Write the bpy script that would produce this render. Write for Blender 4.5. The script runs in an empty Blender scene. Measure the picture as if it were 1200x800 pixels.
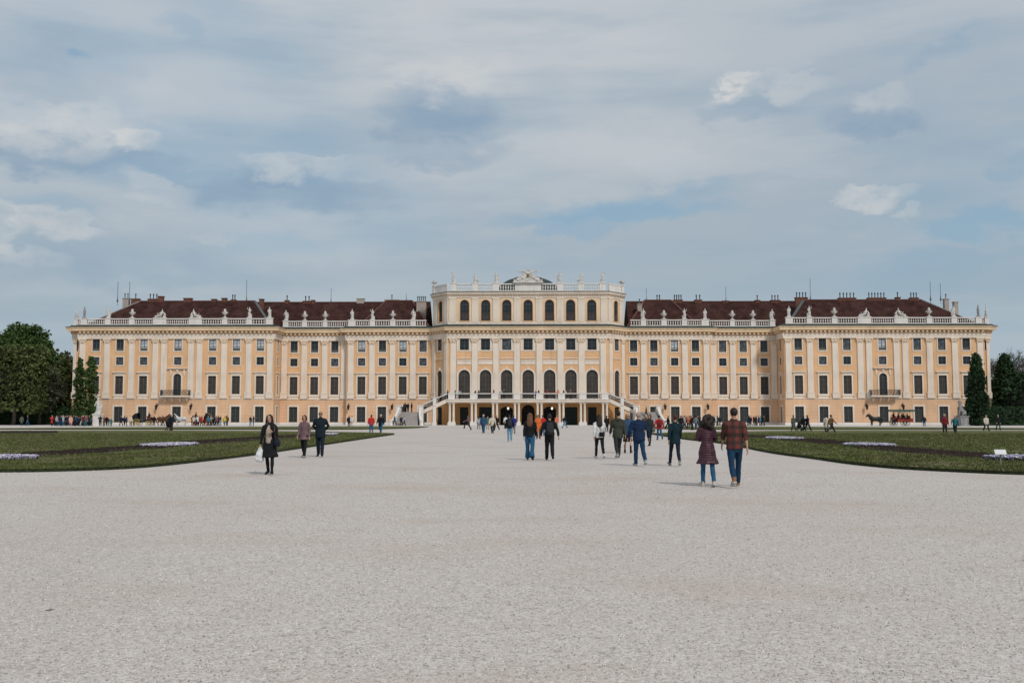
import bpy, bmesh, math, random
import numpy as np
from mathutils import Vector, Matrix, noise as mnoise
random.seed(7)
R = math.radians
scene = bpy.context.scene
COL = scene.collection

# ------------------------------------------------------------------ camera maths
F = 1167.0; CZ = 1.6; YAW = R(0.93); PIT = math.atan(88 / 1167.0)
fw = Vector((-math.sin(YAW) * math.cos(PIT), math.cos(YAW) * math.cos(PIT), math.sin(PIT)))
rt = Vector((math.cos(YAW), math.sin(YAW), 0)); up = rt.cross(fw)
def at(px, py, Y=None, z=0.0):
    d = fw * F + rt * (px - 600) + up * (400 - py)
    t = Y / d.y if Y is not None else (z - CZ) / d.z
    return Vector((0, 0, CZ)) + d * t
def gx(px, Y):                      # ground x seen in column px at depth Y
    return at(px, 492, Y).x

# ------------------------------------------------------------------ materials
MATS = {}
def mat(name, rgb, rough=0.85, var=0.12, scale=3.0, bump=0.0, bscale=40.0, spec=0.3, metal=0.0, tint=None, island=0.0, coord='Object'):
    if name in MATS: return MATS[name]
    m = bpy.data.materials.new(name); m.use_nodes = True
    nt = m.node_tree; N = nt.nodes; L = nt.links
    b = N['Principled BSDF']
    b.inputs['Roughness'].default_value = rough
    b.inputs['Metallic'].default_value = metal
    b.inputs['Specular IOR Level'].default_value = spec
    tc = N.new('ShaderNodeTexCoord')
    no = N.new('ShaderNodeTexNoise'); no.inputs['Scale'].default_value = scale; no.inputs['Detail'].default_value = 5
    L.new(tc.outputs[coord], no.inputs['Vector'])
    mx = N.new('ShaderNodeMix'); mx.data_type = 'RGBA'
    lo = [c * (1 - var * 1.6) for c in rgb]; hi = [min(1, c * (1 + var * 1.3)) for c in rgb]
    if tint: lo = [l * t for l, t in zip(lo, tint)]
    mx.inputs[6].default_value = (*lo, 1); mx.inputs[7].default_value = (*hi, 1)
    rp = N.new('ShaderNodeMapRange'); rp.inputs[1].default_value = .3; rp.inputs[2].default_value = .7
    L.new(no.outputs['Fac'], rp.inputs[0]); L.new(rp.outputs[0], mx.inputs[0])
    out = mx.outputs[2]
    if island:
        g = N.new('ShaderNodeNewGeometry'); h = N.new('ShaderNodeHueSaturation')
        r2 = N.new('ShaderNodeMapRange'); r2.inputs[3].default_value = 1 - island; r2.inputs[4].default_value = 1 + island
        L.new(g.outputs['Random Per Island'], r2.inputs[0]); L.new(r2.outputs[0], h.inputs['Value'])
        L.new(out, h.inputs['Color']); out = h.outputs[0]
    L.new(out, b.inputs['Base Color'])
    if bump:
        n2 = N.new('ShaderNodeTexNoise'); n2.inputs['Scale'].default_value = bscale; n2.inputs['Detail'].default_value = 4
        L.new(tc.outputs[coord], n2.inputs['Vector'])
        bp = N.new('ShaderNodeBump'); bp.inputs['Strength'].default_value = bump; bp.inputs['Distance'].default_value = .02
        L.new(n2.outputs['Fac'], bp.inputs['Height']); L.new(bp.outputs[0], b.inputs['Normal'])
    MATS[name] = m
    return m

def plaster(name, rgb, joints=0.0, grime=0.36):
    """painted plaster: large blotches, rain streaks, optional horizontal joints"""
    m = mat(name, rgb, .9, .07, .35, bump=.15, bscale=12)
    nt = m.node_tree; N = nt.nodes; L = nt.links; b = N['Principled BSDF']
    src = b.inputs['Base Color'].links[0].from_socket
    geo = N.new('ShaderNodeNewGeometry'); mp = N.new('ShaderNodeMapping'); mp.inputs['Scale'].default_value = (2.2, 2.2, .18)
    L.new(geo.outputs['Position'], mp.inputs['Vector'])
    st = N.new('ShaderNodeTexNoise'); st.inputs['Scale'].default_value = 1.0; st.inputs['Detail'].default_value = 6
    L.new(mp.outputs[0], st.inputs['Vector'])
    rr = N.new('ShaderNodeMapRange'); rr.inputs[1].default_value = .5; rr.inputs[2].default_value = .78; rr.inputs[4].default_value = grime
    L.new(st.outputs['Fac'], rr.inputs[0])
    mx = N.new('ShaderNodeMix'); mx.data_type = 'RGBA'; mx.inputs[7].default_value = (rgb[0] * .5, rgb[1] * .5, rgb[2] * .52, 1)
    L.new(rr.outputs[0], mx.inputs[0]); L.new(src, mx.inputs[6]); out = mx.outputs[2]
    if joints:
        sp = N.new('ShaderNodeSeparateXYZ'); L.new(geo.outputs['Position'], sp.inputs[0])
        dv = N.new('ShaderNodeMath'); dv.operation = 'DIVIDE'; dv.inputs[1].default_value = joints; L.new(sp.outputs['Z'], dv.inputs[0])
        fr = N.new('ShaderNodeMath'); fr.operation = 'FRACT'; L.new(dv.outputs[0], fr.inputs[0])
        lt = N.new('ShaderNodeMath'); lt.operation = 'LESS_THAN'; lt.inputs[1].default_value = .1; L.new(fr.outputs[0], lt.inputs[0])
        ml = N.new('ShaderNodeMath'); ml.operation = 'MULTIPLY'; ml.inputs[1].default_value = .3; L.new(lt.outputs[0], ml.inputs[0])
        m2 = N.new('ShaderNodeMix'); m2.data_type = 'RGBA'; m2.inputs[7].default_value = (rgb[0] * .45, rgb[1] * .4, rgb[2] * .4, 1)
        L.new(ml.outputs[0], m2.inputs[0]); L.new(out, m2.inputs[6]); out = m2.outputs[2]
    L.new(out, b.inputs['Base Color'])
    return m

M_YEL = plaster('yellow_plaster', (.705, .437, .24))
M_RUST = plaster('banded_yellow_plaster', (.71, .46, .29), joints=.62)
M_PALE = plaster('pale_plaster', (.74, .56, .37))
M_CREAM = plaster('cream_stucco', (.745, .645, .545))
M_STONE = plaster('white_stone', (.72, .68, .64), grime=.4)
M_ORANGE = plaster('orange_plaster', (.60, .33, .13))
M_STATUE = mat('statue_stone', (.56, .53, .50), .9, .22, 2.5, bump=.4, bscale=9)
M_GREYSTONE = mat('grey_stone', (.27, .26, .26), .9, .25, 2.5, bump=.4, bscale=9)
M_COPPER = mat('copper_flashing', (.035, .05, .047), .6, .3, 1.5)
M_DOME = mat('dome_copper', (.034, .052, .05), .6, .25, 1.0)
M_IRON = mat('wrought_iron', (.018, .018, .02), .5, .1)
M_GLASS = mat('window_glass', (.016, .02, .024), .12, .3, .8, spec=.5)
M_CURT = mat('curtained_glass', (.085, .1, .115), .2, .6, 1.5, spec=.5)
M_WCURT = mat('white_net_curtain', (.46, .50, .54), .4, .25, 2.0, spec=.5)
M_DOOR = mat('dark_green_door', (.012, .022, .022), .55, .2)
M_SASH = mat('sash_paint', (.10, .105, .10), .6, .1)
M_SASHW = mat('white_sash_paint', (.38, .38, .37), .6, .1)
M_GOLD = mat('old_gilding', (.25, .15, .05), .5, .3, 6)
M_DARKROOM = mat('dark_interior', (.01, .01, .011), .95, .05)
def louvre(name, rgb):
    m = mat(name, rgb, .75, .18, 1.2)
    nt = m.node_tree; N = nt.nodes; L = nt.links
    tc = N.new('ShaderNodeTexCoord'); wv = N.new('ShaderNodeTexWave'); wv.bands_direction = 'Z'; wv.inputs['Scale'].default_value = 2.6
    L.new(tc.outputs['Object'], wv.inputs['Vector'])
    bp = N.new('ShaderNodeBump'); bp.inputs['Strength'].default_value = .8; bp.inputs['Distance'].default_value = .04
    L.new(wv.outputs['Fac'], bp.inputs['Height']); L.new(bp.outputs[0], N['Principled BSDF'].inputs['Normal'])
    return m
M_SHUT = louvre('brown_louvre_shutter', (.062, .052, .046))
M_SHUTG = louvre('green_grey_shutter', (.040, .045, .045))
def roof_mat():
    m = mat('red_brown_tiles', (.050, .0235, .020), .9, .28, .6, bump=.3, bscale=3, spec=.06)
    nt = m.node_tree; N = nt.nodes; L = nt.links; b = N['Principled BSDF']
    src = b.inputs['Base Color'].links[0].from_socket
    g = N.new('ShaderNodeNewGeometry'); mp = N.new('ShaderNodeMapping'); mp.inputs['Scale'].default_value = (1, 1, 1)
    L.new(g.outputs['Position'], mp.inputs[0])
    n = N.new('ShaderNodeTexNoise'); n.inputs['Scale'].default_value = 2.5; n.inputs['Detail'].default_value = 6
    L.new(mp.outputs[0], n.inputs['Vector'])
    h = N.new('ShaderNodeHueSaturation'); r = N.new('ShaderNodeMapRange'); r.inputs[1].default_value = .3; r.inputs[2].default_value = .7; r.inputs[3].default_value = .7; r.inputs[4].default_value = 1.35
    L.new(n.outputs['Fac'], r.inputs[0]); L.new(r.outputs[0], h.inputs['Value']); L.new(src, h.inputs['Color']); L.new(h.outputs[0], b.inputs['Base Color'])
    return m
M_ROOF = roof_mat()

# ------------------------------------------------------------------ objects
W = {}                                   # world position of every unrotated root / part
def tag(o, label=None, cat=None, group=None, kind=None):
    if label: o['label'] = label
    if cat: o['category'] = cat
    if group: o['group'] = group
    if kind: o['kind'] = kind
    return o
def empty(name, loc, rz=0.0, parent=None):
    o = bpy.data.objects.new(name, None); COL.objects.link(o); o.location = loc; o.rotation_euler = (0, 0, rz)
    o.empty_display_size = .3; W[o.name] = Vector(loc)
    return o
def thing(name, loc, label, cat, group=None, rz=0.0):
    return tag(empty(name, loc, rz), label, cat, group)
def link(name, mesh, parent=None, loc=(0, 0, 0), rz=0.0):
    o = bpy.data.objects.new(name, mesh); COL.objects.link(o)
    if parent: o.parent = parent
    o.location = loc; o.rotation_euler = (0, 0, rz)
    return o
class MB:
    """collects geometry for ONE mesh"""
    def __init__(s): s.v = []; s.f = []; s.m = []; s.mats = []
    def mi(s, m):
        if m not in s.mats: s.mats.append(m)
        return s.mats.index(m)
    def add(s, vs, fs, m):
        k = len(s.v); i = s.mi(m)
        s.v += [tuple(v) for v in vs]
        for f in fs: s.f.append(tuple(k + a for a in f)); s.m.append(i)
    def box(s, x0, x1, y0, y1, z0, z1, m):
        s.add([(x0, y0, z0), (x1, y0, z0), (x1, y1, z0), (x0, y1, z0), (x0, y0, z1), (x1, y0, z1), (x1, y1, z1), (x0, y1, z1)],
              [(0, 3, 2, 1), (4, 5, 6, 7), (0, 1, 5, 4), (1, 2, 6, 5), (2, 3, 7, 6), (3, 0, 4, 7)], m)
    def bar(s, a, b, w, h, m):                       # box section between two points
        a = Vector(a); b = Vector(b); d = (b - a).normalized()
        sx = d.cross(Vector((0, 0, 1))) if abs(d.z) < .95 else Vector((1, 0, 0))
        sx = sx.normalized() * w / 2; sz = sx.cross(d).normalized() * h / 2
        vs = [p + i * sx + j * sz for p in (a, b) for i, j in ((-1, -1), (1, -1), (1, 1), (-1, 1))]
        s.add(vs, [(0, 3, 2, 1), (4, 5, 6, 7), (0, 1, 5, 4), (1, 2, 6, 5), (2, 3, 7, 6), (3, 0, 4, 7)], m)
    def lathe(s, prof, c, m, n=10):                  # prof [(r,z)] around vertical axis through c
        vs = []; fs = []
        for r, z in prof:
            for k in range(n):
                a = 2 * math.pi * k / n; vs.append((c[0] + r * math.cos(a), c[1] + r * math.sin(a), c[2] + z))
        for i in range(len(prof) - 1):
            for k in range(n):
                k2 = (k + 1) % n; fs.append((i * n + k, i * n + k2, (i + 1) * n + k2, (i + 1) * n + k))
        fs.append(tuple(range(n))[::-1]); fs.append(tuple((len(prof) - 1) * n + k for k in range(n)))
        s.add(vs, fs, m)
    def loft(s, rings, m, n=10, ref=(1, 0, 0), cap=.45):   # rings [(p, rx, ry)]; rx along ref
        ps = [Vector(r[0]) for r in rings]; ref = Vector(ref); out = []
        for i, (p, rx, ry) in enumerate(rings):
            t = (ps[min(i + 1, len(ps) - 1)] - ps[max(i - 1, 0)]).normalized()
            e1 = ref - t * ref.dot(t)
            if e1.length < 1e-3: e1 = Vector((0, 1, 0)) - t * t.y
            e1.normalize(); e2 = t.cross(e1)
            out.append((ps[i], rx, ry, e1, e2, t))
        first, last = out[0], out[-1]
        if cap:
            a = (first[0] - first[5] * min(first[1], first[2]) * cap, first[1] * .55, first[2] * .55) + first[3:]
            b = (last[0] + last[5] * min(last[1], last[2]) * cap, last[1] * .55, last[2] * .55) + last[3:]
            out = [a] + out + [b]
        vs = []; fs = []
        for p, rx, ry, e1, e2, t in out:
            for k in range(n):
                an = 2 * math.pi * k / n; vs.append(p + e1 * rx * math.cos(an) + e2 * ry * math.sin(an))
        for i in range(len(out) - 1):
            for k in range(n):
                k2 = (k + 1) % n; fs.append((i * n + k, i * n + k2, (i + 1) * n + k2, (i + 1) * n + k))
        fs.append(tuple(range(n))[::-1]); fs.append(tuple((len(out) - 1) * n + k for k in range(n)))
        s.add(vs, fs, m)
    def ball(s, c, r, m, n=8, sq=(1, 1, 1)):
        rows = max(4, n // 2 + 1)
        s.add(*s._ball(c, r, n, rows, sq), m)
    def _ball(s, c, r, n, rows, sq):
        vs = []; fs = []
        for i in range(1, rows):
            th = math.pi * i / rows
            for k in range(n):
                a = 2 * math.pi * k / n
                vs.append((c[0] + r * sq[0] * math.sin(th) * math.cos(a), c[1] + r * sq[1] * math.sin(th) * math.sin(a), c[2] - r * sq[2] * math.cos(th)))
        for i in range(rows - 2):
            for k in range(n):
                k2 = (k + 1) % n; fs.append((i * n + k, i * n + k2, (i + 1) * n + k2, (i + 1) * n + k))
        vs += [(c[0], c[1], c[2] - r * sq[2]), (c[0], c[1], c[2] + r * sq[2])]
        b = len(vs) - 2
        for k in range(n):
            k2 = (k + 1) % n; fs.append((b, k2, k)); fs.append((b + 1, (rows - 2) * n + k, (rows - 2) * n + k2))
        return vs, fs
    def prism(s, poly, y0, y1, m):                   # polygon in XZ extruded in Y
        n = len(poly)
        vs = [(x, y0, z) for x, z in poly] + [(x, y1, z) for x, z in poly]
        fs = [tuple(range(n)), tuple(range(2 * n - 1, n - 1, -1))] + [(i, i + n, (i + 1) % n + n, (i + 1) % n) for i in range(n)]
        s.add(vs, fs, m)
    def mesh(s, name, smooth=False, shift=None):
        me = bpy.data.meshes.new(name)
        vs = s.v if shift is None else [(a - shift[0], b - shift[1], c - shift[2]) for a, b, c in s.v]
        me.from_pydata(vs, [], s.f)
        for m in s.mats: me.materials.append(m)
        me.polygons.foreach_set('material_index', s.m)
        if smooth: me.polygons.foreach_set('use_smooth', [True] * len(s.f))
        me.update()
        return me
    def build(s, name, parent=None, smooth=False, origin=None):
        """world-space geometry -> object with its origin at the foot of its own box"""
        a = np.array(s.v)
        if origin is None: origin = ((a[:, 0].min() + a[:, 0].max()) / 2, (a[:, 1].min() + a[:, 1].max()) / 2, a[:, 2].min())
        o = link(name, s.mesh(name, smooth, origin), parent)
        base = W[parent.name] if parent else Vector((0, 0, 0))
        o.location = Vector(origin) - base; W[o.name] = Vector(origin)
        return o

WORK = bpy.data.scenes.new('work')                # meshes are skinned here, away from the scene
def remesh(me, voxel, smooth_it=2, wob=0.0, wscale=9.0):
    """closed overlapping shells -> one continuous skin"""
    o = bpy.data.objects.new('tmp', me); WORK.collection.objects.link(o)
    md = o.modifiers.new('r', 'REMESH'); md.mode = 'VOXEL'; md.voxel_size = voxel; md.use_smooth_shade = True
    if smooth_it:
        sm = o.modifiers.new('s', 'SMOOTH'); sm.iterations = smooth_it; sm.factor = .5
    with bpy.context.temp_override(scene=WORK, view_layer=WORK.view_layers[0]): dg = bpy.context.evaluated_depsgraph_get()
    res = bpy.data.meshes.new_from_object(o.evaluated_get(dg))
    bpy.data.objects.remove(o)
    if wob:
        n = len(res.vertices); co = np.empty(n * 3, np.float32); no = np.empty(n * 3, np.float32)
        res.vertices.foreach_get('co', co); res.vertex_normals.foreach_get('vector', no); d = np.empty(n, np.float32)
        for i in range(n):
            x, y, z = (float(q) * wscale for q in co[i * 3:i * 3 + 3])
            d[i] = wob * (mnoise.noise(Vector((x, y, z))) + .6 * mnoise.noise(Vector((x * 3.4, y * 3.4, z * 1.2))))
        co += no * np.repeat(d, 3); res.vertices.foreach_set('co', co); res.update()
    return res
# ------------------------------------------------------------------ palace
class Frame:
    def __init__(s, a, b):
        s.o = Vector((a[0], a[1], 0)); d = Vector((b[0] - a[0], b[1] - a[1], 0)); s.len = d.length
        s.u = d.normalized(); s.n = Vector((s.u.y, -s.u.x, 0)); s.rz = math.atan2(s.u.y, s.u.x)
    def pt(s, u, z, d=0.0):
        p = s.o + s.u * u + s.n * d; return Vector((p.x, p.y, z))
def arch_pts(uc, w, zt, rise, n=10):
    """arch from left spring to right spring"""
    r = w / 2
    if abs(rise - r) < 1e-3:
        return [(uc - r * math.cos(math.pi * k / n), zt - r + r * math.sin(math.pi * k / n)) for k in range(n + 1)]
    Rr = (r * r + rise * rise) / (2 * rise); a0 = math.asin(r / Rr)
    return [(uc + Rr * math.sin(-a0 + 2 * a0 * k / n), zt - Rr + Rr * math.cos(-a0 + 2 * a0 * k / n)) for k in range(n + 1)]
def wall(mb, fr, u0, u1, z0, z1, holes, m, rev=.32, mrev=None):
    """plane with real openings and reveals; holes (uc, w, zb, zt, rise)"""
    us = sorted({u0, u1} | {h[0] - h[1] / 2 for h in holes} | {h[0] + h[1] / 2 for h in holes})
    zs = sorted({z0, z1} | {h[2] for h in holes} | {h[3] for h in holes})
    us = [u for u in us if u0 <= u <= u1]; zs = [z for z in zs if z0 <= z <= z1]
    for i in range(len(us) - 1):
        for j in range(len(zs) - 1):
            uc = (us[i] + us[i + 1]) / 2; zc = (zs[j] + zs[j + 1]) / 2
            if any(abs(uc - h[0]) < h[1] / 2 and h[2] < zc < h[3] for h in holes): continue
            mb.add([fr.pt(us[i], zs[j]), fr.pt(us[i + 1], zs[j]), fr.pt(us[i + 1], zs[j + 1]), fr.pt(us[i], zs[j + 1])], [(0, 1, 2, 3)], m)
    for uc, w, zb, zt, rise in holes:
        a, b = uc - w / 2, uc + w / 2
        if rise:
            ap = arch_pts(uc, w, zt, rise); n = len(ap)
            for k in range(n - 1):                     # spandrels
                c = (a, zt) if k < (n - 1) / 2 else (b, zt)
                mb.add([fr.pt(*ap[k]), fr.pt(*ap[k + 1]), fr.pt(*c)], [(0, 1, 2)], m)
            mid = ap[(n - 1) // 2]
            mb.add([fr.pt(a, zt), fr.pt(*mid), fr.pt(b, zt)], [(0, 1, 2)], m)
            out = [(a, zb)] + ap + [(b, zb)]
        else: out = [(a, zb), (a, zt), (b, zt), (b, zb)]
        out.append(out[0])
        for p, q in zip(out, out[1:]):
            mb.add([fr.pt(*p), fr.pt(*q), fr.pt(q[0], q[1], -rev), fr.pt(p[0], p[1], -rev)], [(0, 3, 2, 1)], mrev or m)
def sweep(mb, path, prof, m, dent=None):
    ns = []
    for a, b in zip(path, path[1:]):
        d = Vector((b[0] - a[0], b[1] - a[1])).normalized(); ns.append(Vector((d.y, -d.x)))
    mit = [ns[0]] + [(p + q) / (1 + p.dot(q)) for p, q in zip(ns, ns[1:])] + [ns[-1]]
    k = len(prof)
    vs = [(p[0] + mm.x * d, p[1] + mm.y * d, z) for p, mm in zip(path, mit) for d, z in prof]
    fs = [(i * k + j, (i + 1) * k + j, (i + 1) * k + j + 1, i * k + j + 1) for i in range(len(path) - 1) for j in range(k - 1)]
    mb.add(vs, fs, m)
    if dent:
        d0, d1, z0, z1, w, step, dm = dent
        for a, b in zip(path, path[1:]):
            fr = Frame(a, b)
            n = int(fr.len / step)
            if n < 2: continue
            for i in range(n):
                u = (i + .5) * fr.len / n
                c = [fr.pt(u + x, z, d) for z in (z0, z1) for x, d in ((-w / 2, d0), (w / 2, d0), (w / 2, d1), (-w / 2, d1))]
                mb.add(c, [(0, 1, 2, 3), (7, 6, 5, 4), (0, 4, 5, 1), (1, 5, 6, 2), (2, 6, 7, 3), (3, 7, 4, 0)], dm)

palace = thing('palace', (0, 190, 0), 'long yellow and cream baroque palace with rows of pilasters and dark red tiled roofs', 'palace')
YW, YR, YI, YC = 190.0, 195.5, 194.0, 190.0
half = [(-88.0, 232), (-88.0, 191.0), (-86.45, 191.0), (-86.45, YW), (-48.75, YW), (-48.75, YR), (-35.5, YR), (-35.5, YI), (-18.7, YI), (-15.4, YC)]
PATH = half + [(-x, y) for x, y in reversed(half)]
frames = [Frame(a, b) for a, b in zip(PATH, PATH[1:])]
WX = [83.16, 78.53, 73.9, 67.3, 60.6, 56.0, 51.4]
RX = [46.2, 42.13, 38.13]; IX = [32.56, 28.5, 24.48, 20.55]; CX = [12.2, 8.15, 4.1]

# --- window prototypes, local: x along wall, z up from 0 = sill, -y outward
def frame_ring(mb, w, h, t, y0, y1, m, rise=0, sill=False, bottom=True):
    a = w / 2
    inn = [(-a, 0)] + (arch_pts(0, w, h, rise) if rise else [(-a, h), (a, h)]) + [(a, 0)]
    if rise:
        w2 = w + 2 * t
        out = [(-a - t, 0)] + arch_pts(0, w2, h + t, rise + (t if abs(rise - w / 2) < 1e-3 else t * .5)) + [(a + t, 0)]
    else: out = [(-a - t, 0), (-a - t, h + t), (a + t, h + t), (a + t, 0)]
    n = len(inn); vs = []
    for y in (y0, y1):
        vs += [(x, y, z) for x, z in out] + [(x, y, z) for x, z in inn]
    fs = []
    for i in range(n - 1):
        fs += [(i, i + n, i + n + 1, i + 1), (i, i + 1, 2 * n + i + 1, 2 * n + i), (n + i, 3 * n + i, 3 * n + i + 1, n + i + 1)]
    mb.add(vs, fs, m)
    if bottom: mb.box(-a - t, a + t, y0, y1, -t, 0, m)
    if sill: mb.box(-a - t - .12, a + t + .12, y0 - .1, y1, -t - .14, -t, m)
def sash(mb, w, h, y, cols, rows, m, t=.07, rise=0, split=None):
    a = w / 2
    hs = h - rise
    mb.box(-a, -a + t, y, y + .06, 0, hs, m); mb.box(a - t, a, y, y + .06, 0, hs, m); mb.box(-a + t, a - t, y, y + .06, 0, t, m)
    if not rise: mb.box(-a + t, a - t, y, y + .06, h - t, h, m)
    else:
        ap = arch_pts(0, w - t, h - t / 2, rise - (t / 2 if abs(rise - a) < 1e-3 else 0))
        for p, q in zip(ap, ap[1:]): mb.bar((p[0], y + .03, p[1]), (q[0], y + .03, q[1]), .06, t, m)
    for c in range(1, cols):
        x = -a + w * c / cols; tt = t * (1.1 if c * 2 == cols else .5)
        top = h - t if not rise else hs + math.sqrt(max(0, 1 - (x / a) ** 2)) * rise - .04
        mb.box(x - tt / 2, x + tt / 2, y + .008, y + .052, t, top, m)
    for r in range(1, rows):
        z = hs * r / rows if rise else h * r / rows
        mb.box(-a + t, a - t, y + .013, y + .047, z - t * .28, z + t * .28, m)
    if rise: mb.box(-a + t, a - t, y + .004, y + .056, hs - t * .6, hs + t * .6, m)
    if split: mb.box(-a + t, a - t, y - .005, y + .058, split - t * .7, split + t * .7, m)
def pane_mesh(name, w, h, y, m, rise=0, low=None, lowm=None):
    mb = MB(); a = w / 2
    poly = [(-a, 0)] + (arch_pts(0, w, h, rise) if rise else [(-a, h), (a, h)]) + [(a, 0)]
    mb.prism(poly, y + .065, y + .1, m)
    if low: mb.box(-a + .02, a - .02, y + .03, y + .064, 0.01, low, lowm)
    return mb.mesh(name)
PROTO = {}
def proto(kind, w, h, **k):
    key = (kind, w, h)
    if key in PROTO: return PROTO[key]
    mb = MB(); y = .14; rise = 0
    if kind == 'tall':
        frame_ring(mb, w, h, .24, -.09, .06, M_CREAM, sill=True)
        mb.box(-w / 2 - .24, w / 2 + .24, -.05, .03, h + .24, h + .55, M_CREAM)            # frieze
        mb.box(-w / 2 - .5, w / 2 + .5, -.28, .02, h + .62, h + .80, M_CREAM); mb.box(-w / 2 - .38, w / 2 + .38, -.18, .02, h + .50, h + .62, M_CREAM)
        mb.box(-w / 2 - .22, w / 2 + .22, -.07, .02, -.84, -.385, M_CREAM)                  # apron
        for sx in (-1, 1): mb.box(sx * (w / 2 + .32) - .08, sx * (w / 2 + .32) + .08, -.16, .02, -.62, -.382, M_ORANGE)
        sash(mb, w, h, y, 2, 4, M_SASH); pm = [M_SHUT]
    elif kind == 'mezz':
        frame_ring(mb, w, h, .2, -.07, .06, M_CREAM); sash(mb, w, h, y, 2, 2, M_SASH); pm = [M_GLASS, M_GLASS, M_CURT]
    elif kind == 'upper':
        frame_ring(mb, w, h, .2, -.08, .06, M_CREAM); sash(mb, w, h, y, 2, 3, M_SASH); pm = [M_GLASS, M_GLASS, M_CURT, M_WCURT]; low0 = h * .2
    elif kind == 'square':
        frame_ring(mb, w, h, .22, -.08, .06, M_CREAM); sash(mb, w, h, y, 2, 3, M_SASH); pm = [M_GLASS, M_GLASS, M_CURT]
        mb.box(-w / 2 - .5, w / 2 + .5, -.14, .02, -1.66, -1.52, M_CREAM)
    elif kind == 'ground':
        frame_ring(mb, w, h, .3, -.08, .06, M_CREAM, bottom=False); sash(mb, w, h, y, 2, 4, M_SASH); pm = [M_SHUTG]
    elif kind == 'slit':
        frame_ring(mb, w, h, .12, -.05, .06, M_CREAM); sash(mb, w, h, y, 1, 3, M_SASH); pm = [M_GLASS]
    elif kind == 'arch':
        rise = w / 2; frame_ring(mb, w, h, .3, -.1, .06, M_CREAM, rise=rise, bottom=False)
        mb.box(-.14, .14, -.2, .02, h + .02, h + .55, M_CREAM)
        sash(mb, w, h, y, 4, 5, M_SASH, rise=rise); pm = [M_SHUT]
    elif kind == 'attic':
        rise = w / 2; frame_ring(mb, w, h, .16, -.12, .06, M_YEL, rise=rise); frame_ring(mb, w + .32, h + .16, .12, -.07, .0, M_CREAM, rise=rise + .16, bottom=False); sash(mb, w, h, y, 3, 4, M_SASH, rise=rise)
        pm = [M_GLASS]
    elif kind == 'balcony':
        rise = w / 2; frame_ring(mb, w, h, .3, -.1, .06, M_CREAM, rise=rise, bottom=False)
        zz = h + .95
        mb.box(-1.9, 1.9, -.42, .02, zz, zz + .14, M_CREAM); mb.box(-1.7, 1.7, -.3, .02, zz - .12, zz, M_CREAM)
        for sx in (-1, 1): mb.loft([((sx * 1.35, -.1, zz - .15), .16, .12), ((sx * 1.25, -.1, zz - .7), .22, .08), ((sx * 1.35, -.06, zz - 1.3), .1, .06)], M_CREAM, 8)
        mb.ball((0, -.12, zz - .45), .3, M_CREAM, 8, (1, .4, .9))
        sash(mb, w, h, y, 2, 5, M_SASH, rise=rise); pm = [M_SHUTG]
    elif kind == 'archdoor':
        rise = k['rise']; sash(mb, w, h, y, 4, 4, M_DOOR, t=.09, rise=rise); pm = [M_DARKROOM]
    elif kind == 'door':
        sash(mb, w, h, y, 2, 3, M_DOOR, t=.1); pm = [M_DOOR]
    nm = {'tall': 'tall_window', 'mezz': 'mezzanine_window', 'upper': 'upper_window', 'square': 'square_window', 'ground': 'ground_window', 'slit': 'slit_window',
          'arch': 'arched_window', 'attic': 'attic_window', 'balcony': 'balcony_window', 'archdoor': 'arched_door', 'door': 'door'}[kind]
    low = {'attic': h * .36, 'upper': h * .22}.get(kind)
    PROTO[key] = (nm, mb.mesh(nm), [pane_mesh('pane', w, h, y, p, rise, low, M_SHUT if kind == 'attic' else M_SASH) for p in pm])
    return PROTO[key]
rw = random.Random(3)
def window(fr, u, zb, kind, w, h, pick=None, **k):
    nm, me, panes = proto(kind, w, h, **k)
    o = link(nm, me, palace, fr.pt(u, zb) - Vector((0, 190, 0)), fr.rz)
    p = link('leaf' if 'door' in nm else 'pane', panes[pick if pick is not None else rw.randrange(len(panes))], o)
    return o

# --- walls with openings
GH = 3.5; ARCHH = 5.2
WHITE_AT = [-73.9, -67.3, -60.6, -56.0, -51.4, -32.56, -24.48, 8.15, 28.5, 67.3]
def seg_windows(fr, us, kindset):
    """returns holes and places the windows of a normal bay"""
    holes = []
    for u in us:
        for kind, w, zb, h, rise in kindset:
            holes.append((u, w, zb, zb + h, rise)); xw = fr.pt(u, 0).x; window(fr, u, zb, kind, w, h, pick=(3 if any(abs(xw - q) < .2 for q in WHITE_AT) else rw.randrange(3)) if kind == 'upper' else None, **({'rise': rise} if kind == 'archdoor' else {}))
    return holes
BAY = [('ground', 1.66, .5, 3.02, 0), ('tall', 1.54, 5.9, 3.48, 0), ('mezz', 1.42, 11.5, 1.5, 0), ('upper', 1.42, 14.2, 2.25, 0)]
BALC = [('ground', 1.66, .5, 3.02, 0), ('balcony', 1.5, 5.62, 4.2, .75), ('mezz', 1.42, 11.5, 1.5, 0), ('upper', 1.42, 14.2, 2.25, 0)]
SIDE = [('ground', 1.2, .5, 3.02, 0), ('tall', 1.2, 5.9, 3.48, 0), ('mezz', 1.1, 11.5, 1.5, 0), ('upper', 1.1, 14.2, 2.25, 0)]
SLIT = [('slit', .36, 5.9, 3.48, 0), ('slit', .36, 14.2, 2.25, 0)]
CHAM = [('arch', 1.6, 5.0, 5.45, .8), ('square', 1.4, 14.3, 2.3, 0)]
CENT = [('arch', 2.2, 4.95, 5.55, 1.1), ('square', 1.75, 14.3, 2.3, 0)]
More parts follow.
